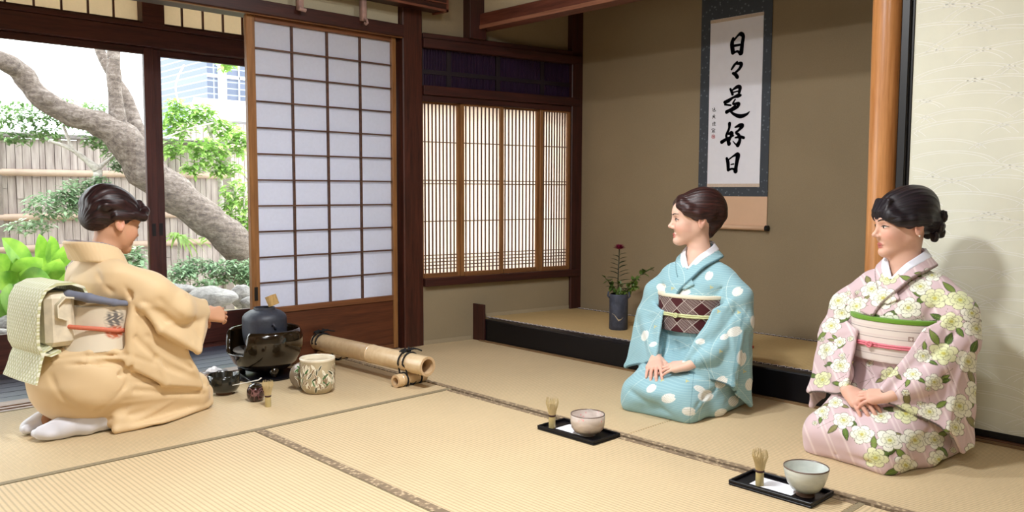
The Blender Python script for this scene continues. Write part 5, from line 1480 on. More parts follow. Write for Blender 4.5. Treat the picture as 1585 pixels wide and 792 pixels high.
class Paint:
    def __init__(s, P, ang, base, tilt=0.35, d0=0.12):
        a = math.radians(ang); s.P = P; s.d = P[:, 0]*math.cos(a)+P[:, 1]*math.sin(a)
        s.u = -P[:, 0]*math.sin(a)+P[:, 1]*math.cos(a); s.v = P[:, 2] - tilt*(s.d-d0)
        s.c = np.tile(sc3(*base), (len(P), 1))
    def put(s, m, col):
        m = np.clip(m, 0, 1)[:, None]; s.c = s.c*(1-m)+sc3(*col)*m
    def loc(s, u0, v0, R):
        i = np.nonzero((np.abs(s.u-u0) < R) & (np.abs(s.v-v0) < R))[0]; return i, s.u[i]-u0, s.v[i]-v0
    def putl(s, i, m, col):
        m = np.clip(m, 0, 1)[:, None]; s.c[i] = s.c[i]*(1-m)+sc3(*col)*m
    def line3(s, pts, r, col, a=1.0):
        for p0, p1 in zip(pts[:-1], pts[1:]):
            p0, p1 = np.array(p0, float), np.array(p1, float); ba = p1-p0
            i = np.nonzero(((s.P > np.minimum(p0, p1)-0.03) & (s.P < np.maximum(p0, p1)+0.03)).all(1))[0]
            if not len(i): continue
            q = s.P[i]-p0; t = np.clip(q @ ba/(ba @ ba), 0, 1); d = np.linalg.norm(q-t[:, None]*ba, axis=1)
            s.putl(i, a*np.clip((r-d)/0.0012, 0, 1), col)
    def leaf(s, u0, v0, ang, L, W, col=(98, 124, 52), edge=(52, 60, 34)):
        i, x, y = s.loc(u0, v0, L*1.3); ca, sa = math.cos(ang), math.sin(ang); a = x*ca+y*sa; b = -x*sa+y*ca
        t = np.clip(a/L, 0, 1); w = W*np.sin(np.pi*t**0.8)**0.9+1e-6; dd = w-np.abs(b); ok = (a > 0) & (a < L)
        s.putl(i, np.where(ok, dd/0.0012+0.5, 0), edge); s.putl(i, np.where(ok, (dd-0.0016)/0.0012, 0), col)
        s.putl(i, np.where(ok & (np.abs(b) < 0.0008), 0.5, 0), (150, 170, 90))
    def flower(s, u0, v0, R, rot=0.0, white=(240, 240, 224), core=(206, 212, 134), edge=(104, 104, 78)):
        i, x, y = s.loc(u0, v0, R*1.25); y = y*1.12; r = np.hypot(x, y); th = np.arctan2(y, x)+rot
        for (k_, rr, off) in ((1.0, 6, 0), (0.66, 5, 0.6), (0.36, 4, 0.2)):
            ph = np.abs(np.cos((th+off)*rr/2)); e = R*k_*(0.70+0.30*ph**0.55+0.05*np.sin(3*th+rot*5)); dd = e-r
            if k_ == 1.0: s.putl(i, dd/0.0012+0.5, edge)
            else: s.putl(i, 0.75*np.clip(dd/0.0010+0.5, 0, 1), edge)
            s.putl(i, (dd-0.0012)/0.0009, white)
            g = np.clip(1.15-dd/(R*0.16), 0, 1)*0.0 + np.clip(1-r/(R*0.62), 0, 1)**1.2
            s.putl(i, np.where(dd > 0.0012, g*0.8, 0), core)
            s.putl(i, np.where((dd > 0.0012) & (ph < 0.13) & (r > R*k_*0.45), 0.6, 0), edge)
        s.putl(i, np.where(r < R*0.14, 0.8, 0), (190, 180, 76))
# ---------------------------------------------------------------- woman in the light blue kimono
def spline(P, k_=4):
    P = [np.array(q, float) for q in P]; out = []
    for i in range(len(P)-1):
        p0, p1, p2, p3 = P[max(i-1, 0)], P[i], P[i+1], P[min(i+2, len(P)-1)]
        for q in range(k_):
            t = q/k_; out.append(0.5*((2*p1)+(-p0+p2)*t+(2*p0-5*p1+4*p2-p3)*t*t+(-p0+3*p1-3*p2+p3)*t**3))
    return out+[P[-1]]
def collar_strip(F, inner, outer, r=0.006, k=0.004):
    inner, outer = spline(inner), spline(outer)
    for i in range(len(inner)-1):
        F.tri(inner[i], outer[i], inner[i+1], r, k); F.tri(outer[i], outer[i+1], inner[i+1], r, k)
def torso_stations(cx, fat=1.0):
    return [(0.20, cx-0.03, 0, 0.150*fat, 0.175*fat), (0.28, cx-0.01, 0, 0.125*fat, 0.160*fat), (0.34, cx, 0, 0.118*fat, 0.150*fat), (0.48, cx+0.005, 0, 0.118*fat, 0.150*fat), (0.535, cx+0.000, 0, 0.102*fat, 0.154*fat), (0.575, cx-0.006, 0, 0.080*fat, 0.146*fat), (0.602, cx-0.012, 0, 0.060*fat, 0.112*fat), (0.628, cx-0.020, 0, 0.046, 0.078)]
def skirt(F, hip, s_=1.0, knee=0.27, wide=0.105):
    F.ell((hip-0.08, 0, 0.165), (0.165, 0.185, 0.145), 0.03)
    for s in (-1, 1):
        F.chain([(hip, s*0.088, 0.165), (hip+knee, s*wide, 0.074)], [0.125, 0.074], 0.06)
        F.chain([(hip+knee+0.02, s*wide*1.32, 0.026), (hip+knee*0.5, s*0.165, 0.038), (hip-0.10, s*0.150, 0.045)], [0.026, 0.040, 0.05], 0.045)
    F.ell((hip+0.14, 0, 0.105), (0.24, 0.15, 0.070), 0.05)
    F.cone((hip+knee+0.012, -wide, 0.060), (hip+knee+0.012, wide, 0.060), 0.060, 0.060, 0.06)
    F.cone((hip+knee-0.06, -0.03, 0.10), (hip+knee-0.06, 0.03, 0.10), 0.072, 0.072, 0.04)
    F.tri((hip+knee+0.045, -0.14, 0.016), (hip+knee+0.045, 0.14, 0.016), (hip-0.15, 0, 0.016), 0.016, 0.03)
def collars(body, nx, paint_fn, m, zt=0.680, dep=0.0, col_under=(238, 240, 248), back=0.0, edge=(84, 122, 136)):
    # kimono collar: over both shoulders, left side crossing over the right
    def side(s, w, d, low):
        inn = [(nx-0.080-back, 0, zt+0.022), (nx-0.062-back*0.8, s*0.040, zt+0.018), (nx-0.030, s*0.064, zt+0.006), (nx+0.012, s*0.060, zt-0.012), (nx+0.052, s*0.036, zt-0.040), (nx+0.078+d, s*0.004, zt-0.086), (nx+0.106+d, -s*0.045, zt-0.138), (nx+0.117+d, -s*0.080, zt-0.192)]
        out = [(nx-0.092-back*0.6, 0, zt-0.030), (nx-0.085-back*0.5, s*0.055, zt-0.030), (nx-0.048, s*0.092, zt-0.026), (nx+0.010, s*0.092, zt-0.040), (nx+0.062, s*0.066, zt-0.066), (nx+0.092+d, s*0.036, zt-0.110), (nx+0.114+d, -s*0.008, zt-0.160), (nx+0.122+d, -s*0.032, zt-0.206)]
        inn = [(q[0], q[1], q[2]-low) for q in inn]; out = [(q[0], q[1], q[2]-low) for q in out]
        return inn[:7 if w else 8], out[:7 if w else 8]
    F = Field((nx-0.16, -0.16, 0.42), (nx+0.20, 0.16, 0.72), 0.0035)
    i1, o1 = side(-1, True, 0.004+dep, 0.012); i2, o2 = side(1, False, 0.010+dep, 0.012)
    collar_strip(F, i1, o1, 0.0055, 0.002); collar_strip(F, i2, o2, 0.0058, 0.001)
    eo, eo1 = spline(o2), spline(o1)
    def pf(P):
        q = Paint.__new__(Paint); q.P = P; q.c = paint_fn(P); q.line3(eo, 0.0065, tuple(edge), 0.8); q.line3(eo1, 0.0065, tuple(edge), 0.6); return q.c
    c = cloth_obj('collar', F, m, body, pf, True, 1)
    F = Field((nx-0.16, -0.16, 0.46), (nx+0.20, 0.16, 0.72), 0.0035)
    i1, o1 = side(-1, True, 0.0+dep, 0.0); i2, o2 = side(1, True, 0.003+dep, 0.0)
    sh = lambda L: [(q[0]-0.003, q[1]*0.90, q[2]+0.001) for q in L]
    def half(i_, o_): return i_, [tuple(np.array(a)*0.45+np.array(b)*0.55) for a, b in zip(i_, o_)]
    i1, o1 = half(sh(i1), sh(o1)); i2, o2 = half(sh(i2), sh(o2))
    collar_strip(F, i1[:6], o1[:6], 0.0045, 0.002); collar_strip(F, i2[:6], o2[:6], 0.0045, 0.001)
    cloth_obj('under_collar', F, M_PLAINSILK, body, lambda P: np.tile(sc3(*col_under), (len(P), 1)), False, 1)
    return c
def band(body, name, st, grow, m, paint, z0, z1, h=0.0035, k=0.002):
    F = Field((-0.22, -0.24, z0-0.02), (0.24, 0.24, z1+0.02), h)
    zs = [q[0] for q in st]
    lv = [z0]+[z for z in zs if z0 < z < z1]+[z1]
    S = [(z,)+tuple(np.interp(z, zs, [q[i] for q in st]) for i in (1, 2, 3, 4)) for z in lv]
    F.loft(S, k, grow=grow)
    return cloth_obj(name, F, m, body, paint, True, 1)
def cord(body, name, st, grow, zc, r, m, knot=None, tiltx=0.0):
    zs = [q[0] for q in st]; b = MB(); N = 72
    for off in ((0, r*0.9), (0, -r*0.9)):
        pts = []
        for i in range(N+1):
            a = 2*math.pi*i/N; z = zc + tiltx*math.cos(a); cx, cy, rx, ry = [float(np.interp(z, zs, [q[j] for q in st])) for j in (1, 2, 3, 4)]
            e = 2/2.2; ca, sa = math.cos(a), math.sin(a)
            pts.append((cx+(rx+grow+r)*math.copysign(abs(ca)**e, ca), cy+(ry+grow+r)*math.copysign(abs(sa)**e, sa), z+off[1]+0.0006*math.sin(i*2.5)))
        b.tube(pts, r, 8)
    o = b.build(name, m, body, smooth=True)
    if knot:
        p = Vector(knot); b = MB()
        for k_ in range(5):
            a0 = k_*1.25; b.tube([p+Vector((r*(1+0.6*math.sin(t*2+a0)), r*2.3*math.cos(t+a0), r*2.0*math.sin(t+a0))) for t in [q*0.45 for q in range(15)]], r*0.75, 7)
        b.tube([p+Vector((0, -r*3, r)), p+Vector((r*1.5, 0, 0)), p+Vector((0, r*3, -r))], r*1.1, 8)
        b.build('cord_knot', m, o, smooth=True)
    return o
def hair_obj(body, F, m, fr, pole=(-0.09, 0, 0.03), relaxn=1, name='hair', dens=26):
    P, Q = F.mesh(); P = relax(P, Q, relaxn, 0.5); P, Q = refine(P, Q); P = relax(P, Q, 1, 0.4)
    o = mesh_obj(name, P, Q, m, body)
    L = (P-fr.t) @ fr.R / fr.k - np.array(pole); phi = np.arctan2(L[:, 1], L[:, 2]+0.0); rr = np.hypot(L[:, 1], L[:, 2])
    at = o.data.attributes.new('strand', 'FLOAT_VECTOR', 'POINT')
    at.data.foreach_set('vector', np.stack([np.cos(phi)*dens, np.sin(phi)*dens, L[:, 0]*14+rr*30], 1).astype(np.float32).ravel())
    return o
def ridges(fr, pole, n, amp, face=None):
    def fn(x, y, z):
        P = np.stack([x, y, z], 1); L = (P-fr.t) @ fr.R / fr.k - np.array(pole); phi = np.arctan2(L[:, 1], L[:, 2]); rr = np.hypot(L[:, 1], L[:, 2])
        return amp*(np.sin(n*phi+14*L[:, 0])+0.6*np.sin(n*1.7*phi-20*L[:, 0]+1))*np.clip(rr/0.03, 0, 1)
    return fn
M_HAIRB = hairmat('dark_brown_hair', (20, 11, 12), (70, 36, 32)); M_HAIRK = hairmat('black_hair', (10, 9, 14), (42, 32, 40)); M_HAIRH = hairmat('brown_updo_hair', (16, 9, 10), (58, 32, 32))

# ---------- figure 1: light blue kimono
A1 = 30.5
N1 = V(-0.010, 0.006, 0.615)
H1 = Frame(rotz(-49) @ roty(0), V(0.004, -0.016, 0.803))
T1 = torso_stations(0.0, 0.97)
blue = person_body('person', (3.02, 1.995, 0.0005), 183, 'kneeling woman in a light blue kimono with a dark maroon sash, hands on her lap', H1,
    [[(-0.005, -0.15, 0.555), (0.03, -0.215, 0.36), (0.185, -0.085, 0.220)], [(-0.005, 0.15, 0.555), (0.03, 0.195, 0.36), (0.188, 0.130, 0.222)]],
    [dict(wrist=(0.204, -0.066, 0.216), ax=(0.82, 0.42, -0.32), nrm=(0.25, -0.05, 1), side=1, curl=(12, 16, 12), thumb=(0.03, 0.022)),
     dict(wrist=(0.204, 0.104, 0.216), ax=(0.52, -0.88, -0.20), nrm=(0.25, 0.1, 1), side=-1, curl=(8, 14, 10), thumb=(0.018, 0.012))],
    N1, -0.02, (228, 188, 168), (186, 84, 82), (228, 140, 128), gaze=0.001)
def paint_blue(P):
    p = Paint(P, A1, (144, 184, 194)); u, v, d = p.u, p.v, p.d
    line = np.abs(((P[:, 2]*1.0+0.10*P[:, 1]) % 0.0085)/0.0085-0.5)*2
    p.put((line-0.62)*1.6, (170, 206, 212)); p.put((0.22-line)*1.2, (124, 168, 182))
    # pale sweeping arcs
    for (cu, cv, R) in ((-0.20, 0.10, 0.26), (-0.02, -0.10, 0.30), (0.30, 0.20, 0.24), (0.10, 0.62, 0.22), (-0.25, 0.55, 0.20), (0.32, 0.50, 0.20), (0.02, 0.30, 0.22), (0.22, -0.06, 0.20), (-0.10, 0.40, 0.16), (0.16, 0.36, 0.19), (-0.30, 0.30, 0.19)):
        r = np.hypot(u-cu, (v-cv)*1.15); p.put(0.8*np.clip((0.0014-np.abs(r-R))/0.0010, 0, 1), (206, 226, 222))
    def oval(u0, v0, a, b, ang):
        i, x, y = p.loc(u0, v0, a*1.4); ca, sa = math.cos(ang), math.sin(ang); X = x*ca+y*sa; Y = -x*sa+y*ca
        e = (X/a)**2+(Y/b)**2; notch = np.hypot(X-a*0.95, Y) < a*0.16
        p.putl(i, np.where(notch, 0, (1-e)*8), (238, 240, 236))
        st = np.abs((Y % 0.0066)/0.0066-0.5)*2
        p.putl(i, np.where(e < 0.86, (st-0.60)*3, 0)*(~notch), (196, 202, 190))
    for q in ((-0.055, 0.195-0.03, 0.030, 0.022, 0.4), (0.185, 0.22, 0.034, 0.021, 1.3), (0.155, 0.325, 0.034, 0.020, 0.5), (0.115, 0.30, 0.020, 0.012, 0.6), (0.165, 0.50, 0.026, 0.019, 0.8), (-0.150, 0.545, 0.024, 0.018, -0.6), (-0.125, 0.455, 0.030, 0.018, 0.3), (-0.215, 0.32, 0.026, 0.018, 1.5), (-0.175, 0.27, 0.018, 0.012, 0.3), (0.235, 0.38, 0.028, 0.018, 1.5), (0.05, 0.575, 0.024, 0.016, 1.2), (-0.045, 0.50, 0.024, 0.013, 0.2), (0.02, 0.455, 0.026, 0.016, 0.4), (0.105, 0.11, 0.030, 0.020, 0.8), (-0.17, 0.13, 0.026, 0.018, 0.3), (0.02, 0.07, 0.024, 0.014, -0.3), (0.225, 0.12, 0.028, 0.019, 1.2), (0.02, 0.275, 0.020, 0.013, 0.1), (0.045, 0.045, 0.034, 0.024, 0.5), (-0.10, 0.02, 0.030, 0.020, 0.2), (0.16, 0.045, 0.028, 0.020, 0.9), (-0.02, -0.03, 0.028, 0.018, 0.0), (0.11, -0.02, 0.030, 0.02, 0.4), (-0.17, 0.06, 0.024, 0.016, 0.8)):
        oval(*q)
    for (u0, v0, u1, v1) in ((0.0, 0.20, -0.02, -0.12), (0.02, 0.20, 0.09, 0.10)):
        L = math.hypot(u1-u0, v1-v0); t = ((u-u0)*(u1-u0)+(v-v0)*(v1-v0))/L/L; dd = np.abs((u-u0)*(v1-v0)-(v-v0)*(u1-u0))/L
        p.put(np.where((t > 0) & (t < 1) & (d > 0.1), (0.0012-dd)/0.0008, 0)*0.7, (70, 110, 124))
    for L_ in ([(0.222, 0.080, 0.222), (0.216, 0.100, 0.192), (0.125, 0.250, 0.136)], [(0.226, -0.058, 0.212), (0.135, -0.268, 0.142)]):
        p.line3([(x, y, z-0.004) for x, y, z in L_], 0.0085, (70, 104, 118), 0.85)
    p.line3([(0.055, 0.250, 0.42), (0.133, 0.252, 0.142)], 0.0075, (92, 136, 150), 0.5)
    for (cu, cv) in ((-0.10, 0.52), (0.09, 0.41), (-0.17, 0.355), (0.10, 0.235), (-0.13, 0.10), (0.17, 0.41), (0.06, 0.52), (0.20, 0.17), (-0.03, 0.10)):
        i, x, y = p.loc(cu, cv, 0.02); r = np.hypot(x, y); th = np.arctan2(y, x)
        p.putl(i, (0.009*(0.6+0.4*np.cos(3*th))-r)/0.001, (206, 198, 128))
    return p.c
F = Field((-0.30, -0.34, -0.01), (0.42, 0.34, 0.66), 0.0050)
skirt(F, -0.02)
F.loft(T1, 0.05)
F.ell((0.050, 0.0, 0.640), (0.040, 0.045, 0.042), 0.012, op='sub')
# right sleeve
F.chain([(-0.012, -0.120, 0.558), (0.005, -0.188, 0.46), (0.030, -0.216, 0.37)], [0.040, 0.055, 0.055], 0.05)
F.chain([(0.03, -0.216, 0.37), (0.188, -0.082, 0.236)], [0.052, 0.026], 0.03)
F.sheet([(0.125, -0.090, 0.40), (0.03, -0.235, 0.44), (0.060, -0.262, 0.35), (0.135, -0.268, 0.142), (0.226, -0.058, 0.212)], 0.0080, 0.014)
F.sheet([(0.03, -0.240, 0.42), (-0.03, -0.250, 0.35), (0.02, -0.262, 0.16), (0.115, -0.268, 0.150)], 0.0078, 0.012)
# left sleeve
F.chain([(-0.012, 0.120, 0.560), (-0.005, 0.188, 0.475), (0.010, 0.210, 0.38)], [0.040, 0.057, 0.058], 0.05)
F.chain([(0.01, 0.205, 0.38), (0.150, 0.160, 0.255), (0.190, 0.124, 0.226)], [0.055, 0.038, 0.028], 0.03)
F.sheet([(0.060, 0.200, 0.47), (0.105, 0.148, 0.43), (0.222, 0.080, 0.222), (0.216, 0.100, 0.192), (0.125, 0.250, 0.136), (0.045, 0.246, 0.40)], 0.0080, 0.014)
F.sheet([(0.030, 0.245, 0.44), (-0.035, 0.238, 0.42), (-0.030, 0.250, 0.028), (0.060, 0.218, 0.095), (0.100, 0.252, 0.16)], 0.0078, 0.008)
F.disp(folds(0.0032, [(22, 14, 40, 0.3), (-30, 40, 18, 1.7), (8, -22, 66, 2.9)]))
for (a, b_, r) in (((0.13, 0.10, 0.175), (0.30, 0.19, 0.06), 0.006), ((0.10, 0.16, 0.16), (0.24, 0.215, 0.05), 0.006), ((0.05, 0.02, 0.285), (0.20, 0.0, 0.195), 0.005), ((0.03, -0.06, 0.285), (0.18, -0.03, 0.200), 0.004), ((0.10, 0.19, 0.43), (0.12, 0.262, 0.17), 0.005), ((-0.10, 0.18, 0.12), (0.20, 0.235, 0.028), 0.006)):
    F.groove([a, b_], r*1.1, r*1.7)
for g_, am, w_ in (([(0.02, -0.02, 0.31), (0.12, -0.03, 0.262), (0.22, -0.035, 0.21)], 0.009, 0.010), ([(0.02, 0.06, 0.30), (0.12, 0.05, 0.255), (0.20, 0.03, 0.21)], 0.008, 0.009), ([(0.10, 0.17, 0.13), (0.22, 0.18, 0.10), (0.30, 0.15, 0.05)], 0.010, 0.011), ([(0.02, 0.22, 0.10), (0.16, 0.215, 0.085), (0.27, 0.19, 0.05)], 0.010, 0.010),
        ([(0.33, -0.10, 0.09), (0.34, 0.02, 0.05), (0.30, 0.14, 0.02)], 0.005, 0.014), ([(-0.01, -0.17, 0.56), (0.07, -0.12, 0.50), (0.10, -0.10, 0.46)], 0.007, 0.009), ([(-0.01, 0.17, 0.56), (0.07, 0.14, 0.50), (0.09, 0.13, 0.46)], 0.007, 0.009), ([(0.03, 0.26, 0.44), (0.09, 0.255, 0.32), (0.14, 0.25, 0.19)], 0.0035, 0.010), ([(0.03, -0.26, 0.42), (0.09, -0.22, 0.32), (0.14, -0.18, 0.22)], 0.0035, 0.010), ([(0.06, -0.25, 0.34), (0.13, -0.19, 0.23)], 0.006, 0.008), ([(0.06, 0.22, 0.43), (0.12, 0.19, 0.35), (0.17, 0.16, 0.27)], 0.007, 0.009)):
    F.groove(g_, am, w_)
kim = cloth_obj('kimono', F, M_CLOTH, blue, paint_blue)
F = None
collars(blue, -0.005, paint_blue, M_CLOTH)
def paint_obi1(P):
    p = Paint(P, A1, (74, 30, 36), 0.0); u = np.arctan2(P[:, 1], P[:, 0]+0.02)*0.135 - 0.02; v = P[:, 2]-0.395
    a = (u+v*0.95)/0.062; b_ = (u-v*0.95)/0.062; fa = np.abs(a-np.round(a)); fb = np.abs(b_-np.round(b_)); ln = np.minimum(fa, fb)
    cell = (np.round(a-0.5)+np.round(b_-0.5)) % 3 != 1
    n_ = np.sin(u*900)*np.sin(v*820)+0.6*np.sin(u*410+v*500)
    p.put(np.where(cell & (ln > 0.07), 0.55+0.45*n_, 0), (150, 138, 134)); p.put((0.045-ln)*40, (196, 186, 180))
    return p.c
band(blue, 'obi_sash', T1, 0.018, painted('woven_sash', 0.6), paint_obi1, 0.325, 0.472)
flat = lambda *rgb: (lambda P: np.tile(sc3(*rgb), (len(P), 1)))
band(blue, 'sash_scarf', T1, 0.021, M_PLAINSILK, flat(226, 218, 196), 0.470, 0.486)
cord(blue, 'sash_cord', T1, 0.019, 0.398, 0.0042, plain('pale_green_cord', (208, 212, 160), 0.6, 0.08, 300, 0.3), (0.142, -0.012, 0.398))
F = Field((-0.26, -0.2, 0.28), (-0.08, 0.2, 0.54), 0.005)
F.loft([(0.30, -0.155, 0, 0.045, 0.13), (0.52, -0.145, 0, 0.05, 0.14)], 0.01, pw=4)
cloth_obj('sash_knot', F, M_PLAINSILK, blue, flat(74, 32, 38), False)
F = Field((-0.22, -0.20, 0.60), (0.20, 0.20, 0.98), 0.0032); pole = (-0.085, 0, 0.045)
F.ell((-0.018, 0, 0.040), (0.102, 0.081, 0.084), 0.01, H1)
F.ell((-0.045, 0, 0.058), (0.085, 0.078, 0.078), 0.02, H1)
F.ell((-0.095, 0, 0.036), (0.046, 0.058, 0.060), 0.012, H1)
F.ell((-0.105, 0, 0.012), (0.036, 0.046, 0.032), 0.008, H1)
F.cone((-0.080, 0, -0.02), (-0.062, 0, -0.060), 0.040, 0.026, 0.02, H1)
F.ell((0.085, 0, -0.030), (0.090, 0.100, 0.088), 0.012, H1, op='sub')
F.ell((-0.022, 0, -0.052), (0.036, 0.120, 0.060), 0.010, H1, op='sub')
for s in (-1, 1): F.chain([(0.060, s*0.012, 0.082), (0.062, s*0.042, 0.060), (0.036, s*0.066, 0.036), (-0.005, s*0.074, 0.022), (-0.055, s*0.060, 0.020)], [0.014, 0.018, 0.020, 0.018, 0.018], 0.022, H1)
F.disp(ridges(H1, pole, 30, 0.0006))
hair_obj(blue, F, M_HAIRB, H1, pole)

# ---------- figure 2: pale pink kimono with large flowers
A2 = 28.8
N2 = V(-0.010, -0.004, 0.635)
H2 = Frame(rotz(-36) @ roty(3), V(0.002, -0.006, 0.806), 1.0)
T2 = [(z*1.03, cx, cy, rx*1.02, ry*1.0) for z, cx, cy, rx, ry in torso_stations(0.0, 1.0)]
pink = person_body('person', (3.03, 1.140, 0.0005), 172, 'kneeling woman in a pale pink kimono with large white flowers and green leaves, hands folded', H2,
    [[(-0.005, -0.155, 0.575), (0.03, -0.215, 0.38), (0.212, -0.082, 0.229)], [(-0.005, 0.155, 0.575), (0.03, 0.195, 0.38), (0.193, 0.127, 0.246)]],
    [dict(wrist=(0.222, -0.060, 0.222), ax=(0.40, 0.90, -0.25), nrm=(0.45, 0.0, 1), side=1, curl=(14, 20, 14), thumb=(0.022, 0.016)),
     dict(wrist=(0.208, 0.100, 0.240), ax=(0.46, -0.90, -0.18), nrm=(0.45, 0.0, 1), side=-1, curl=(12, 22, 16), thumb=(0.016, 0.010))],
    N2, -0.02, (222, 178, 156), (178, 84, 84), (222, 140, 128), gaze=-0.001, closed=0.25)
FR = random.Random(21)
def paint_pink(P):
    p = Paint(P, A2, (212, 188, 192)); u, v = p.u, p.v
    s_ = ((u*0.50+v*0.22) % 0.030)/0.030; p.put((0.10-np.abs(s_-0.5))*12*0.9, (232, 214, 214)); s2 = ((u*0.50+v*0.22+0.008) % 0.060)/0.060; p.put((0.03-np.abs(s2-0.5))*24, (236, 222, 220))
    r = random.Random(4)
    fl = [(-0.10, 0.60, .036), (0.055, 0.605, .036), (0.09, 0.655, .030), (-0.045, 0.635, .030), (0.21, 0.51, .034), (-0.20, 0.52, .030), (-0.215, 0.57, .040), (-0.150, 0.545, .038), (-0.235, 0.47, .036), (-0.06, 0.555, .042), (0.02, 0.52, .040), (0.10, 0.56, .040), (0.175, 0.555, .042), (0.150, 0.475, .034), (0.225, 0.46, .038), (-0.04, 0.47, .034), (0.05, 0.455, .030),
          (-0.245, 0.37, .036), (-0.19, 0.30, .032), (-0.255, 0.255, .034), (-0.16, 0.225, .030), (0.130, 0.36, .042), (0.205, 0.345, .038), (0.240, 0.25, .040), (0.105, 0.255, .028), (0.185, 0.19, .042), (0.175, 0.115, .030), (0.04, 0.275, .026), (-0.03, 0.285, .028),
          (-0.12, 0.165, .034), (-0.05, 0.12, .030), (0.025, 0.14, .038), (0.095, 0.155, .034), (-0.165, 0.09, .034), (-0.105, 0.045, .036), (-0.02, 0.035, .040), (0.055, 0.05, .042), (0.115, 0.065, .032), (-0.20, 0.16, .026), (0.13, 0.0, .034), (-0.06, -0.03, .036), (0.03, -0.04, .036), (0.24, 0.05, .030), (0.26, 0.15, .026), (-0.24, 0.12, .026), (0.07, 0.345, .026), (-0.20, 0.40, .022)]
    for (a, b_, R) in fl:
        for k_ in range(r.choice((1, 2, 2))):
            an = r.uniform(0, 6.28); g = r.choice(((96, 122, 52), (80, 104, 46), (120, 140, 66), (134, 128, 84)))
            p.leaf(a+math.cos(an)*R*0.75, b_+math.sin(an)*R*0.75, an+r.uniform(-0.3, 0.3), R*r.uniform(1.1, 1.5), R*0.30, g)
    for _ in range(46):
        a, b_ = r.uniform(-0.27, 0.27), r.uniform(0.0, 0.6); an = r.uniform(0, 6.28)
        i, x, y = p.loc(a, b_, 0.05); t = x*math.cos(an)+y*math.sin(an); w = -x*math.sin(an)+y*math.cos(an)+0.15*np.sin(t*40)*0.02
        p.putl(i, np.where(np.abs(t) < 0.030, (0.0010-np.abs(w))/0.0008, 0), (128, 108, 84))
    for (a, b_, R) in fl:
        q = r.random()
        p.flower(a, b_, R*1.10, r.uniform(0, 6.28), white=(240, 240, 226) if q < 0.85 else (226, 228, 186), core=(204, 210, 130) if q < 0.85 else (190, 196, 104))
    for _ in range(34):
        a, b_ = r.uniform(-0.27, 0.27), r.uniform(0.0, 0.6)
        if min((a-f_[0])**2+(b_-f_[1])**2-(f_[2]*0.95)**2 for f_ in fl) > 0.0: p.flower(a, b_, r.uniform(0.009, 0.014), r.uniform(0, 6), core=(228, 222, 180))
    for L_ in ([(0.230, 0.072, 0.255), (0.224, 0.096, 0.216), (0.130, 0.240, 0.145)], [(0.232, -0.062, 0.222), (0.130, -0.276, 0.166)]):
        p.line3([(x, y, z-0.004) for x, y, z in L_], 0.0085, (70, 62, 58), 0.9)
    return p.c
F = Field((-0.30, -0.34, -0.01), (0.42, 0.34, 0.69), 0.0050)
skirt(F, -0.02, knee=0.285)
F.loft(T2, 0.05)
F.ell((0.052, 0.0, 0.660), (0.040, 0.045, 0.042), 0.012, op='sub')
F.chain([(-0.012, -0.125, 0.582), (0.005, -0.200, 0.485), (0.030, -0.230, 0.39)], [0.042, 0.058, 0.058], 0.05)
F.chain([(0.03, -0.230, 0.39), (0.170, -0.125, 0.275), (0.206, -0.092, 0.240)], [0.056, 0.040, 0.028], 0.03)
F.sheet([(0.135, -0.095, 0.42), (0.03, -0.250, 0.46), (0.065, -0.278, 0.37), (0.130, -0.276, 0.166), (0.232, -0.062, 0.222)], 0.0080, 0.014)
F.sheet([(0.03, -0.255, 0.43), (-0.02, -0.262, 0.36), (0.03, -0.285, 0.13), (0.09, -0.290, 0.10), (0.120, -0.275, 0.178)], 0.0078, 0.012)
F.chain([(-0.012, 0.125, 0.584), (-0.004, 0.195, 0.50), (0.010, 0.214, 0.42)], [0.042, 0.059, 0.060], 0.05)
F.chain([(0.01, 0.208, 0.42), (0.155, 0.160, 0.285), (0.196, 0.122, 0.250)], [0.058, 0.042, 0.030], 0.03)
F.sheet([(0.060, 0.200, 0.50), (0.110, 0.146, 0.455), (0.230, 0.072, 0.255), (0.224, 0.096, 0.216), (0.130, 0.240, 0.145), (0.035, 0.248, 0.43)], 0.0080, 0.014)
F.sheet([(0.030, 0.246, 0.46), (-0.035, 0.238, 0.45), (-0.030, 0.250, 0.06), (0.030, 0.248, 0.050), (0.105, 0.240, 0.14)], 0.0078, 0.008)
F.disp(folds(0.0034, [(24, 10, 38, 1.3), (-26, 44, 16, 0.7), (10, -18, 60, 4.9)]))
for (a, b_, r) in (((0.16, 0.12, 0.165), (0.32, 0.17, 0.07), 0.006), ((0.08, 0.17, 0.17), (0.25, 0.215, 0.05), 0.006), ((0.06, 0.03, 0.285), (0.20, 0.02, 0.205), 0.005), ((0.12, 0.18, 0.45), (0.13, 0.25, 0.19), 0.005), ((-0.10, 0.19, 0.11), (0.22, 0.225, 0.028), 0.006), ((0.10, -0.05, 0.06), (0.37, -0.02, 0.02), 0.004)):
    F.groove([a, b_], r*1.1, r*1.7)
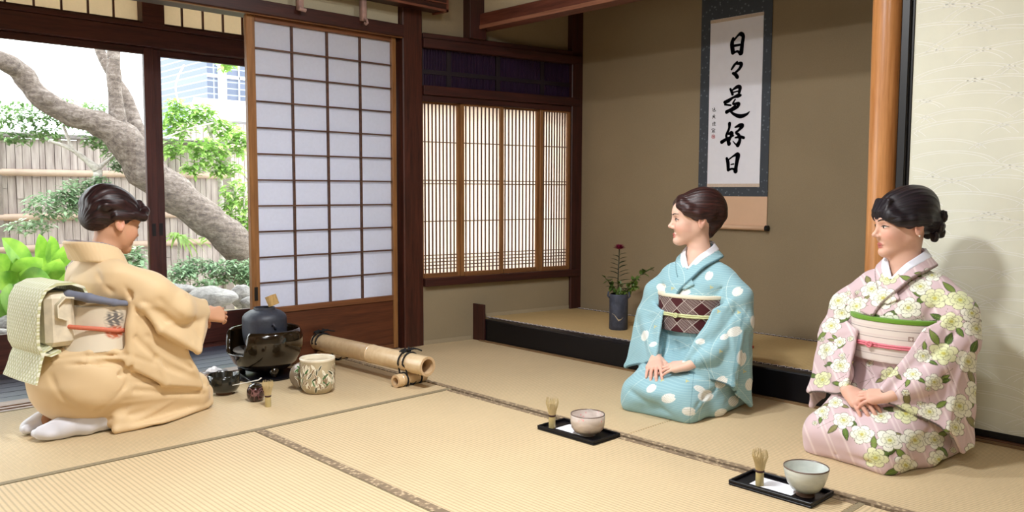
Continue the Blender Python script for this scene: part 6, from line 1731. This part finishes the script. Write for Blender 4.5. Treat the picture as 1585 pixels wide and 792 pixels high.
for g_, am, w_ in (([(0.02, 0.0, 0.31), (0.12, 0.0, 0.262), (0.22, -0.01, 0.21)], 0.009, 0.010), ([(0.04, 0.09, 0.29), (0.14, 0.09, 0.23), (0.24, 0.07, 0.18)], 0.008, 0.009), ([(0.10, 0.17, 0.13), (0.22, 0.19, 0.10), (0.32, 0.15, 0.05)], 0.010, 0.011), ([(0.02, 0.22, 0.10), (0.16, 0.22, 0.085), (0.28, 0.19, 0.045)], 0.010, 0.010), ([(0.20, 0.20, 0.03), (0.34, 0.10, 0.035), (0.37, -0.02, 0.02)], 0.008, 0.010),
        ([(-0.01, -0.18, 0.58), (0.07, -0.13, 0.52), (0.10, -0.10, 0.47)], 0.007, 0.009), ([(-0.01, 0.17, 0.58), (0.07, 0.14, 0.52), (0.09, 0.13, 0.48)], 0.007, 0.009), ([(0.03, 0.26, 0.45), (0.09, 0.25, 0.33), (0.14, 0.235, 0.19)], 0.0035, 0.010), ([(0.03, -0.27, 0.43), (0.09, -0.23, 0.33), (0.15, -0.18, 0.25)], 0.0035, 0.010), ([(0.06, 0.22, 0.45), (0.13, 0.18, 0.37), (0.18, 0.14, 0.29)], 0.007, 0.009)):
    F.groove(g_, am, w_)
cloth_obj('kimono', F, M_CLOTH, pink, paint_pink)
F = None
def shiftz(fn, dz):
    return fn
cb = Frame()
collars(pink, -0.002, paint_pink, M_CLOTH, zt=0.702, col_under=(236, 240, 252), edge=(128, 108, 104))
def paint_obi2(P):
    p = Paint(P, A2, (226, 216, 208), 0.0); z = P[:, 2]; l_ = ((z-0.34) % 0.030)
    p.put((0.0014-np.abs(l_-0.012))/0.0008, (140, 122, 122)); p.put(0.35*(0.004-np.abs(l_-0.020))/0.002, (214, 196, 192))
    i, x, y = p.loc(-0.013+0.045, 0.418, 0.012); sq = 0.0095-np.maximum(np.abs(x), np.abs(y)); p.putl(i, sq/0.001, (164, 142, 132)); r = np.hypot(x, y); th = np.arctan2(y, x)
    p.putl(i, (0.0065*(0.7+0.3*np.cos(5*th))-r)/0.001, (234, 226, 216))
    return p.c
band(pink, 'obi_sash', T2, 0.018, painted('woven_cream_sash', 0.6), paint_obi2, 0.325, 0.468)
band(pink, 'sash_scarf', T2, 0.021, M_PLAINSILK, flat(104, 150, 44), 0.466, 0.482)
cord(pink, 'sash_cord', T2, 0.019, 0.385, 0.0042, plain('rose_cord', (222, 122, 136), 0.6, 0.1, 300, 0.3), (0.146, -0.03, 0.385))
F = Field((-0.26, -0.2, 0.28), (-0.08, 0.2, 0.54), 0.005)
F.loft([(0.30, -0.155, 0, 0.045, 0.13), (0.52, -0.145, 0, 0.05, 0.14)], 0.01, pw=4)
cloth_obj('sash_knot', F, M_PLAINSILK, pink, flat(226, 216, 208), False)
F = Field((-0.24, -0.22, 0.60), (0.22, 0.22, 0.98), 0.0032); pole = (-0.10, 0, -0.005)
F.ell((-0.012, 0, 0.040), (0.104, 0.083, 0.090), 0.01, H2)
F.ell((-0.040, 0, 0.062), (0.080, 0.078, 0.074), 0.02, H2)
F.ell((-0.085, 0, 0.010), (0.048, 0.060, 0.050), 0.015, H2)
F.ell((0.085, 0, -0.050), (0.090, 0.100, 0.080), 0.010, H2, op='sub')
F.ell((-0.022, 0, -0.058), (0.036, 0.120, 0.064), 0.010, H2, op='sub')
for s in (-1, 1): F.chain([(0.070, s*0.030, 0.064), (0.066, s*0.050, 0.034), (0.042, s*0.068, 0.016), (0.000, s*0.074, 0.018), (-0.055, s*0.064, 0.010)], [0.018, 0.018, 0.016, 0.018, 0.018], 0.020, H2)
for i in range(11):   # fringe
    yy = -0.045+0.009*i; F.chain([(0.080-abs(yy)*0.25, yy, 0.085), (0.098-abs(yy)*0.35, yy*1.08, 0.050), (0.094-abs(yy)*0.35, yy*1.15, 0.018+0.003*(i % 2))], [0.010, 0.0075, 0.0040], 0.004, H2)
for (x, y, z, r, t) in ((-0.118, 0.0, 0.005, 0.026, 0.3), (-0.112, 0.038, -0.012, 0.022, 1.0), (-0.112, -0.038, -0.012, 0.022, 2.0), (-0.122, 0.010, -0.036, 0.022, 2.8), (-0.098, 0.030, -0.046, 0.019, 0.7), (-0.098, -0.028, -0.044, 0.019, 4.0), (-0.136, -0.014, -0.014, 0.020, 5.0), (-0.126, 0.030, 0.022, 0.018, 1.7)):
    c0 = V(x, y, z); pts = [c0+V(0.3*math.cos(t), math.cos(q*0.9+t), math.sin(q*0.9+t))*r*(0.35+0.09*q) for q in range(8)]
    F.chain(pts, [0.008, 0.009, 0.010, 0.010, 0.010, 0.009, 0.008, 0.005], 0.002, H2); F.ell(c0, (r*0.8, r*0.8, r*0.8), 0.006, H2)
F.disp(ridges(H2, pole, 30, 0.0006))
hair_obj(pink, F, M_HAIRK, H2, pole)
b = MB(); p_ = Vector(H2.p((-0.018, 0.0815, -0.040))); b.lathe([(0, -0.0035), (0.0025, -0.0024), (0.0035, 0), (0.0025, 0.0024), (0, 0.0035)], p_, 12); b.build('earring', plain('pearl', (240, 232, 220), 0.2, 0.02), pink, smooth=True)

# ---------- figure 3: the host in pale apricot
N3 = V(0.010, 0, 0.640)
H3 = Frame(rotz(6) @ roty(13), V(0.062, 0.0, 0.792))
T3 = [(0.20, -0.07, 0, 0.17, 0.18), (0.30, -0.045, 0, 0.135, 0.165), (0.40, -0.02, 0, 0.122, 0.155), (0.50, -0.005, 0, 0.122, 0.165), (0.57, 0.000, 0, 0.105, 0.165), (0.61, 0.002, 0, 0.082, 0.150), (0.64, 0.002, 0, 0.064, 0.112), (0.668, 0.002, 0, 0.052, 0.078)]
host = person_body('person', (1.05, 3.42, 0.0005), 8, 'kneeling host in a pale apricot kimono seen from behind, reaching towards the kettle', H3,
    [[(0.01, -0.15, 0.575), (0.19, -0.18, 0.47), (0.37, -0.105, 0.400)], [(0.01, 0.15, 0.575), (0.17, 0.20, 0.42), (0.33, 0.06, 0.388)]],
    [dict(wrist=(0.390, -0.100, 0.392), ax=(0.98, 0.10, -0.06), nrm=(0.05, -0.85, 0.50), side=1, curl=(26, 38, 26), thumb=(0.02, 0.004)),
     dict(wrist=(0.36, 0.045, 0.385), ax=(0.9, -0.25, -0.2), nrm=(0.1, 0.5, 0.8), side=-1, curl=(30, 40, 26), thumb=(0.02, 0.006))],
    N3, -0.06, (206, 156, 124), (176, 92, 86), (212, 134, 112), closed=0.6)
def paint_host(P):
    p = Paint(P, -115, (220, 192, 150)); n_ = np.sin(P[:, 2]*60+P[:, 0]*22)*np.sin(P[:, 1]*40+P[:, 0]*13); p.put(0.15*n_, (206, 176, 134)); return p.c
F = Field((-0.34, -0.34, -0.01), (0.46, 0.34, 0.70), 0.0050)
F.ell((-0.115, 0, 0.195), (0.158, 0.180, 0.165), 0.03)
for s in (-1, 1):
    F.chain([(-0.07, s*0.085, 0.185), (0.31, s*0.095, 0.085)], [0.132, 0.078], 0.05)
    F.chain([(0.33, s*0.10, 0.038), (-0.02, s*0.15, 0.045)], [0.045, 0.045], 0.03)
F.ell((0.12, 0, 0.12), (0.24, 0.14, 0.085), 0.04)
F.loft(T3, 0.04)
F.sheet([(-0.05, -0.185, 0.014), (0.12, -0.215, 0.013), (0.36, -0.13, 0.014), (0.39, -0.03, 0.06), (0.30, -0.15, 0.11), (0.02, -0.17, 0.09)], 0.010, 0.02)
F.chain([(0.385, -0.11, 0.022), (0.397, -0.07, 0.062), (0.385, -0.04, 0.10)], [0.018, 0.020, 0.018], 0.03)
F.chain([(-0.20, -0.085, 0.305), (-0.12, -0.150, 0.318), (-0.04, -0.180, 0.312), (0.0, -0.19, 0.29)], [0.010, 0.013, 0.014, 0.010], 0.006)
F.chain([(-0.22, -0.085, 0.285), (-0.13, -0.165, 0.292), (-0.03, -0.190, 0.286)], [0.008, 0.011, 0.012], 0.006)
# right arm and sleeve
F.chain([(0.000, -0.125, 0.588), (0.10, -0.180, 0.525), (0.20, -0.195, 0.455)], [0.062, 0.070, 0.066], 0.05)
F.chain([(0.20, -0.195, 0.455), (0.330, -0.130, 0.415)], [0.062, 0.050], 0.03)
F.sheet([(0.355, -0.130, 0.448), (0.20, -0.235, 0.50), (0.05, -0.228, 0.475), (0.11, -0.240, 0.385), (0.275, -0.218, 0.272), (0.352, -0.138, 0.352)], 0.0165, 0.010)
F.sheet([(0.03, -0.20, 0.50), (0.01, -0.205, 0.40), (-0.005, -0.205, 0.262), (0.14, -0.205, 0.165), (0.305, -0.170, 0.118), (0.235, -0.190, 0.27), (0.13, -0.215, 0.40)], 0.016, 0.03)
# left arm
F.chain([(0.000, 0.125, 0.588), (0.08, 0.185, 0.50), (0.17, 0.21, 0.42), (0.31, 0.085, 0.385)], [0.060, 0.066, 0.064, 0.048], 0.05)
F.sheet([(0.33, 0.075, 0.42), (0.17, 0.235, 0.46), (0.05, 0.225, 0.40), (0.10, 0.225, 0.20), (0.26, 0.16, 0.16), (0.33, 0.08, 0.33)], 0.012, 0.03)
F.disp(folds(0.0042, [(26, 8, 34, 0.3), (-20, 24, 30, 2.7), (14, -12, 52, 1.9)]))
for (a, b_, r) in (((-0.01, -0.21, 0.30), (0.30, -0.20, 0.145), 0.007), ((-0.05, -0.195, 0.20), (0.34, -0.155, 0.115), 0.007), ((0.02, -0.20, 0.155), (0.33, -0.16, 0.075), 0.008), ((-0.16, -0.13, 0.05), (0.10, -0.20, 0.06), 0.008), ((0.02, -0.20, 0.51), (0.14, -0.225, 0.40), 0.007), ((0.05, -0.215, 0.47), (0.26, -0.205, 0.275), 0.006), ((-0.14, -0.17, 0.30), (0.0, -0.205, 0.255), 0.007), ((-0.02, -0.15, 0.62), (0.03, -0.205, 0.50), 0.004), ((0.12, -0.22, 0.06), (0.34, -0.17, 0.05), 0.006), ((-0.10, -0.19, 0.14), (-0.01, -0.20, 0.24), 0.005), ((0.22, -0.235, 0.50), (0.30, -0.205, 0.30), 0.005), ((-0.10, 0.04, 0.60), (-0.10, 0.03, 0.40), 0.004)):
    F.groove([a, b_], r*1.1, r*1.7)
for g_, am, w_ in (([(-0.22, -0.13, 0.285), (-0.10, -0.180, 0.270), (0.01, -0.205, 0.27)], 0.010, 0.008), ([(-0.10, -0.185, 0.20), (-0.04, -0.200, 0.225), (0.0, -0.21, 0.26)], 0.009, 0.008), ([(-0.12, -0.18, 0.10), (-0.02, -0.21, 0.18), (0.0, -0.21, 0.25)], 0.008, 0.009), ([(-0.02, -0.21, 0.12), (0.12, -0.21, 0.115), (0.26, -0.19, 0.10)], 0.009, 0.010), ([(0.08, -0.22, 0.09), (0.22, -0.20, 0.085), (0.36, -0.14, 0.10)], 0.008, 0.008),
        ([(-0.03, -0.16, 0.61), (0.02, -0.20, 0.53), (0.03, -0.215, 0.46)], 0.008, 0.010), ([(0.10, -0.26, 0.50), (0.18, -0.265, 0.42), (0.24, -0.24, 0.32)], 0.005, 0.012), ([(0.02, -0.215, 0.36), (0.10, -0.215, 0.27), (0.22, -0.195, 0.19)], 0.007, 0.013), ([(0.07, -0.22, 0.36), (0.16, -0.22, 0.28), (0.26, -0.19, 0.20)], 0.006, 0.011), ([(-0.08, -0.06, 0.66), (-0.07, -0.13, 0.60), (-0.04, -0.17, 0.54)], 0.006, 0.010), ([(-0.13, 0.03, 0.60), (-0.135, 0.02, 0.50)], 0.007, 0.006), ([(-0.24, -0.10, 0.24), (-0.20, -0.16, 0.13), (-0.14, -0.19, 0.06)], 0.006, 0.012)):
    F.groove(g_, am, w_)
cloth_obj('kimono', F, M_PLAINSILK, host, paint_host)
F = None
zt = 0.655
F = Field((-0.18, -0.18, 0.50), (0.16, 0.18, 0.76), 0.0035)
inn = []; out = []
for i in range(15):
    a = math.radians(180-i*24*0.5*1.0) if False else math.pi - math.pi*2*(i/14-0.5)
ring = [(-0.122, 0.0, 0.716), (-0.108, 0.045, 0.716), (-0.068, 0.074, 0.714), (-0.012, 0.084, 0.704), (0.042, 0.070, 0.680), (0.090, 0.020, 0.625)]
rout = [(-0.088, 0.0, 0.655), (-0.084, 0.062, 0.655), (-0.052, 0.096, 0.652), (0.002, 0.106, 0.642), (0.060, 0.090, 0.620), (0.108, 0.045, 0.570)]
for s in (-1, 1): collar_strip(F, [(x, y*s, z) for x, y, z in ring], [(x, y*s, z) for x, y, z in rout], 0.0065, 0.006)
cloth_obj('collar', F, M_PLAINSILK, host, paint_host, True, 1)
F = Field((-0.18, -0.18, 0.56), (0.16, 0.18, 0.76), 0.0035)
for s in (-1, 1): collar_strip(F, [(x*0.93, y*s*0.90, z+0.006) for x, y, z in ring], [(x*0.93, y*s*0.90, z-0.02) for x, y, z in ring], 0.0045, 0.004)
cloth_obj('under_collar', F, M_PLAINSILK, host, flat(150, 138, 140), False, 1)
def paint_obi3(P):
    p = Paint(P, -115, (222, 210, 188), 0.0); u, v = p.u, p.v
    i = np.nonzero(P[:, 0] > -0.115)[0]
    n_ = np.sin(P[:, 0]*260+3*np.sin(P[:, 2]*150))*np.sin(P[:, 2]*240)
    r = np.hypot((P[:, 0]+0.035)/0.040, (P[:, 2]-0.435)/0.045)
    p.put((1-r)*3*(0.5+0.5*n_)*(P[:, 1] < 0), (110, 106, 104)); r = np.hypot((P[:, 0]+0.035)/0.040, (P[:, 2]-0.385)/0.028)
    p.put((1-r)*4*(0.6+0.4*n_)*(P[:, 1] < 0), (190, 104, 74)); return p.c
band(host, 'obi_sash', T3, 0.020, painted('cream_woven_sash', 0.6), paint_obi3, 0.315, 0.485)
F = Field((-0.24, -0.23, 0.46), (0.10, 0.23, 0.56), 0.004)
pts = [(-0.165, -0.10, 0.535), (-0.115, -0.150, 0.520), (-0.04, -0.186, 0.498), (0.04, -0.190, 0.485)]
for s in (1, -1): F.chain([(x, y*s, z) for x, y, z in pts], [0.016, 0.017, 0.013, 0.010], 0.01)
F.chain([(-0.165, -0.10, 0.535), (-0.17, 0.10, 0.535)], [0.016, 0.016], 0.01)
cloth_obj('sash_scarf', F, M_PLAINSILK, host, flat(112, 116, 132), True)
M_CORD3 = plain('terracotta_cord', (206, 112, 84), 0.6, 0.08, 300, 0.3)
b = MB()
for s in (-1, 1):
    b.tube([(-0.235, 0.0, 0.425), (-0.215, s*0.06, 0.424), (-0.165, s*0.125, 0.415), (-0.10, s*0.165, 0.405), (-0.03, s*0.182, 0.390), (0.05, s*0.17, 0.385), (0.12, s*0.08, 0.385), (0.14, 0.0, 0.385)], 0.0065, 8, squash=1.3)
b.build('sash_cord', M_CORD3, host, smooth=True)
# drum knot: a long folded pale lattice-woven sash hanging at the back
t = NT('lattice_woven_sash'); v = t.coord()
wv1 = t.node('ShaderNodeTexVoronoi', Scale=70); t.l.new(v, wv1.inputs['Vector'])
yy = t.n.new('ShaderNodeSeparateXYZ'); t.l.new(v, yy.inputs[0])
s1 = t.math('SINE', t.math('MULTIPLY', t.math('ADD', yy.outputs['Y'], t.math('MULTIPLY', yy.outputs['Z'], 0.8)), 150)); s2 = t.math('SINE', t.math('MULTIPLY', t.math('SUBTRACT', yy.outputs['Y'], t.math('MULTIPLY', yy.outputs['Z'], 0.8)), 150))
pat = t.math('SUBTRACT', t.math('MULTIPLY', t.math('MINIMUM', t.math('ABSOLUTE', s1), t.math('ABSOLUTE', s2)), 2.4), 1.0)
M_LACE = t.out(t.ramp(t.math('ADD', t.math('MULTIPLY', pat, 0.5), 0.5), [(0.35, srgb(196, 196, 150)), (0.65, srgb(226, 226, 204))]), 0.8); t.bump(pat, 0.5, 0.002)
def sheet_mesh(name, m, prof, hw, parent, thick=0.008, lateral=None):
    b = MB(); n = len(prof); vs = []
    for sgn in (0, 1):
        for i, (x, z) in enumerate(prof):
            dx = prof[min(i+1, n-1)][0]-prof[max(i-1, 0)][0]; dz = prof[min(i+1, n-1)][1]-prof[max(i-1, 0)][1]; L = math.hypot(dx, dz) or 1
            for j in range(9):
                y = -hw[i]+2*hw[i]*j/8; cr = 0.010*(1-(2*j/8-1)**2)
                vs.append((x-dz/L*thick*sgn - cr*0.5, y+0.004*math.sin(i*0.9), z+dx/L*thick*sgn))
    fs = []
    for sgn in (0, 1):
        for i in range(n-1):
            for j in range(8):
                a = sgn*n*9+i*9+j; q = (a, a+1, a+10, a+9); fs.append(q if sgn else q[::-1])
    for i in range(n-1):
        for j in (0, 8):
            a = i*9+j; c = n*9+a; q = (a, a+9, c+9, c); fs.append(q if j == 0 else q[::-1])
    for i in (0, n-1):
        for j in range(8):
            a = i*9+j; c = n*9+a; fs.append((a, c, c+1, a+1) if i == 0 else (a, a+1, c+1, c))
    b.add(vs, fs); return b.build(name, m, parent, smooth=True, angle=60)
sheet_mesh('sash_knot', M_LACE, [(-0.105, 0.515), (-0.125, 0.555), (-0.165, 0.572), (-0.215, 0.572), (-0.252, 0.555), (-0.272, 0.52), (-0.280, 0.46), (-0.282, 0.40), (-0.280, 0.36), (-0.270, 0.335), (-0.240, 0.325), (-0.205, 0.335)], [0.12, 0.128, 0.13, 0.13, 0.13, 0.13, 0.13, 0.13, 0.13, 0.13, 0.12, 0.11], host, -0.010)
sheet_mesh('sash_tail', M_LACE, [(-0.235, 0.345), (-0.262, 0.335), (-0.276, 0.30), (-0.288, 0.26), (-0.302, 0.225)], [0.118, 0.128, 0.132, 0.136, 0.142], host, -0.008)
b = MB(); b.box(-0.250, -0.145, -0.115, 0.115, 0.345, 0.545, 0, 0.02); b.build('knot_pad', plain('cream_pad', (214, 202, 178), 0.8), host)
sheet_mesh('sash_fold', plain('cream_fold', (218, 208, 184), 0.75, 0.04), [(-0.16, 0.520), (-0.19, 0.525), (-0.215, 0.50), (-0.215, 0.46), (-0.18, 0.445)], [0.134, 0.138, 0.140, 0.138, 0.13], host, -0.006)
for s in (-1, 1):
    F = Field((-0.33, -0.18, -0.01), (0.06, 0.18, 0.12), 0.004)
    F.chain([(-0.02, s*0.110, 0.042), (-0.12, s*0.100, 0.042), (-0.20, s*0.080, 0.036), (-0.262, s*0.060, 0.030)], [0.040, 0.040, 0.036, 0.026], 0.02)
    F.ell((-0.245, s*0.078, 0.030), (0.035, 0.030, 0.024), 0.015)
    F.chain([(-0.235, s*0.045, 0.028), (-0.275, s*0.036, 0.028)], [0.018, 0.015], 0.004)
    F.disp(folds(0.0025, [(60, 40, 50, 0.3), (-40, 70, 60, 1.7)]))
    cloth_obj('tabi_sock', F, M_PLAINSILK, host, flat(222, 222, 230), True)
F = Field((-0.20, -0.20, 0.58), (0.26, 0.20, 0.99), 0.0032); pole = (-0.09, 0, -0.04)
F.ell((-0.016, 0, 0.046), (0.104, 0.084, 0.088), 0.01, H3)
F.ell((-0.050, 0, 0.066), (0.085, 0.082, 0.076), 0.02, H3)
F.ell((-0.085, 0, 0.010), (0.052, 0.066, 0.062), 0.020, H3)
F.ell((-0.112, 0, 0.060), (0.030, 0.055, 0.030), 0.010, H3)
F.ell((0.085, 0, -0.030), (0.088, 0.100, 0.086), 0.012, H3, op='sub')
F.ell((-0.016, 0, -0.046), (0.034, 0.120, 0.062), 0.006, H3, op='sub')
for s in (-1, 1):
    F.chain([(0.080, s*0.012, 0.092), (0.092, s*0.046, 0.062), (0.070, s*0.074, 0.036), (0.020, s*0.080, 0.032), (-0.045, s*0.076, 0.018)], [0.016, 0.018, 0.017, 0.015, 0.018], 0.008, H3)
    F.chain([(-0.03, s*0.070, 0.070), (-0.09, s*0.070, 0.045), (-0.118, s*0.030, 0.045)], [0.020, 0.022, 0.018], 0.006, H3)
F.disp(ridges(H3, pole, 26, 0.0008))
hair_obj(host, F, M_HAIRH, H3, pole)
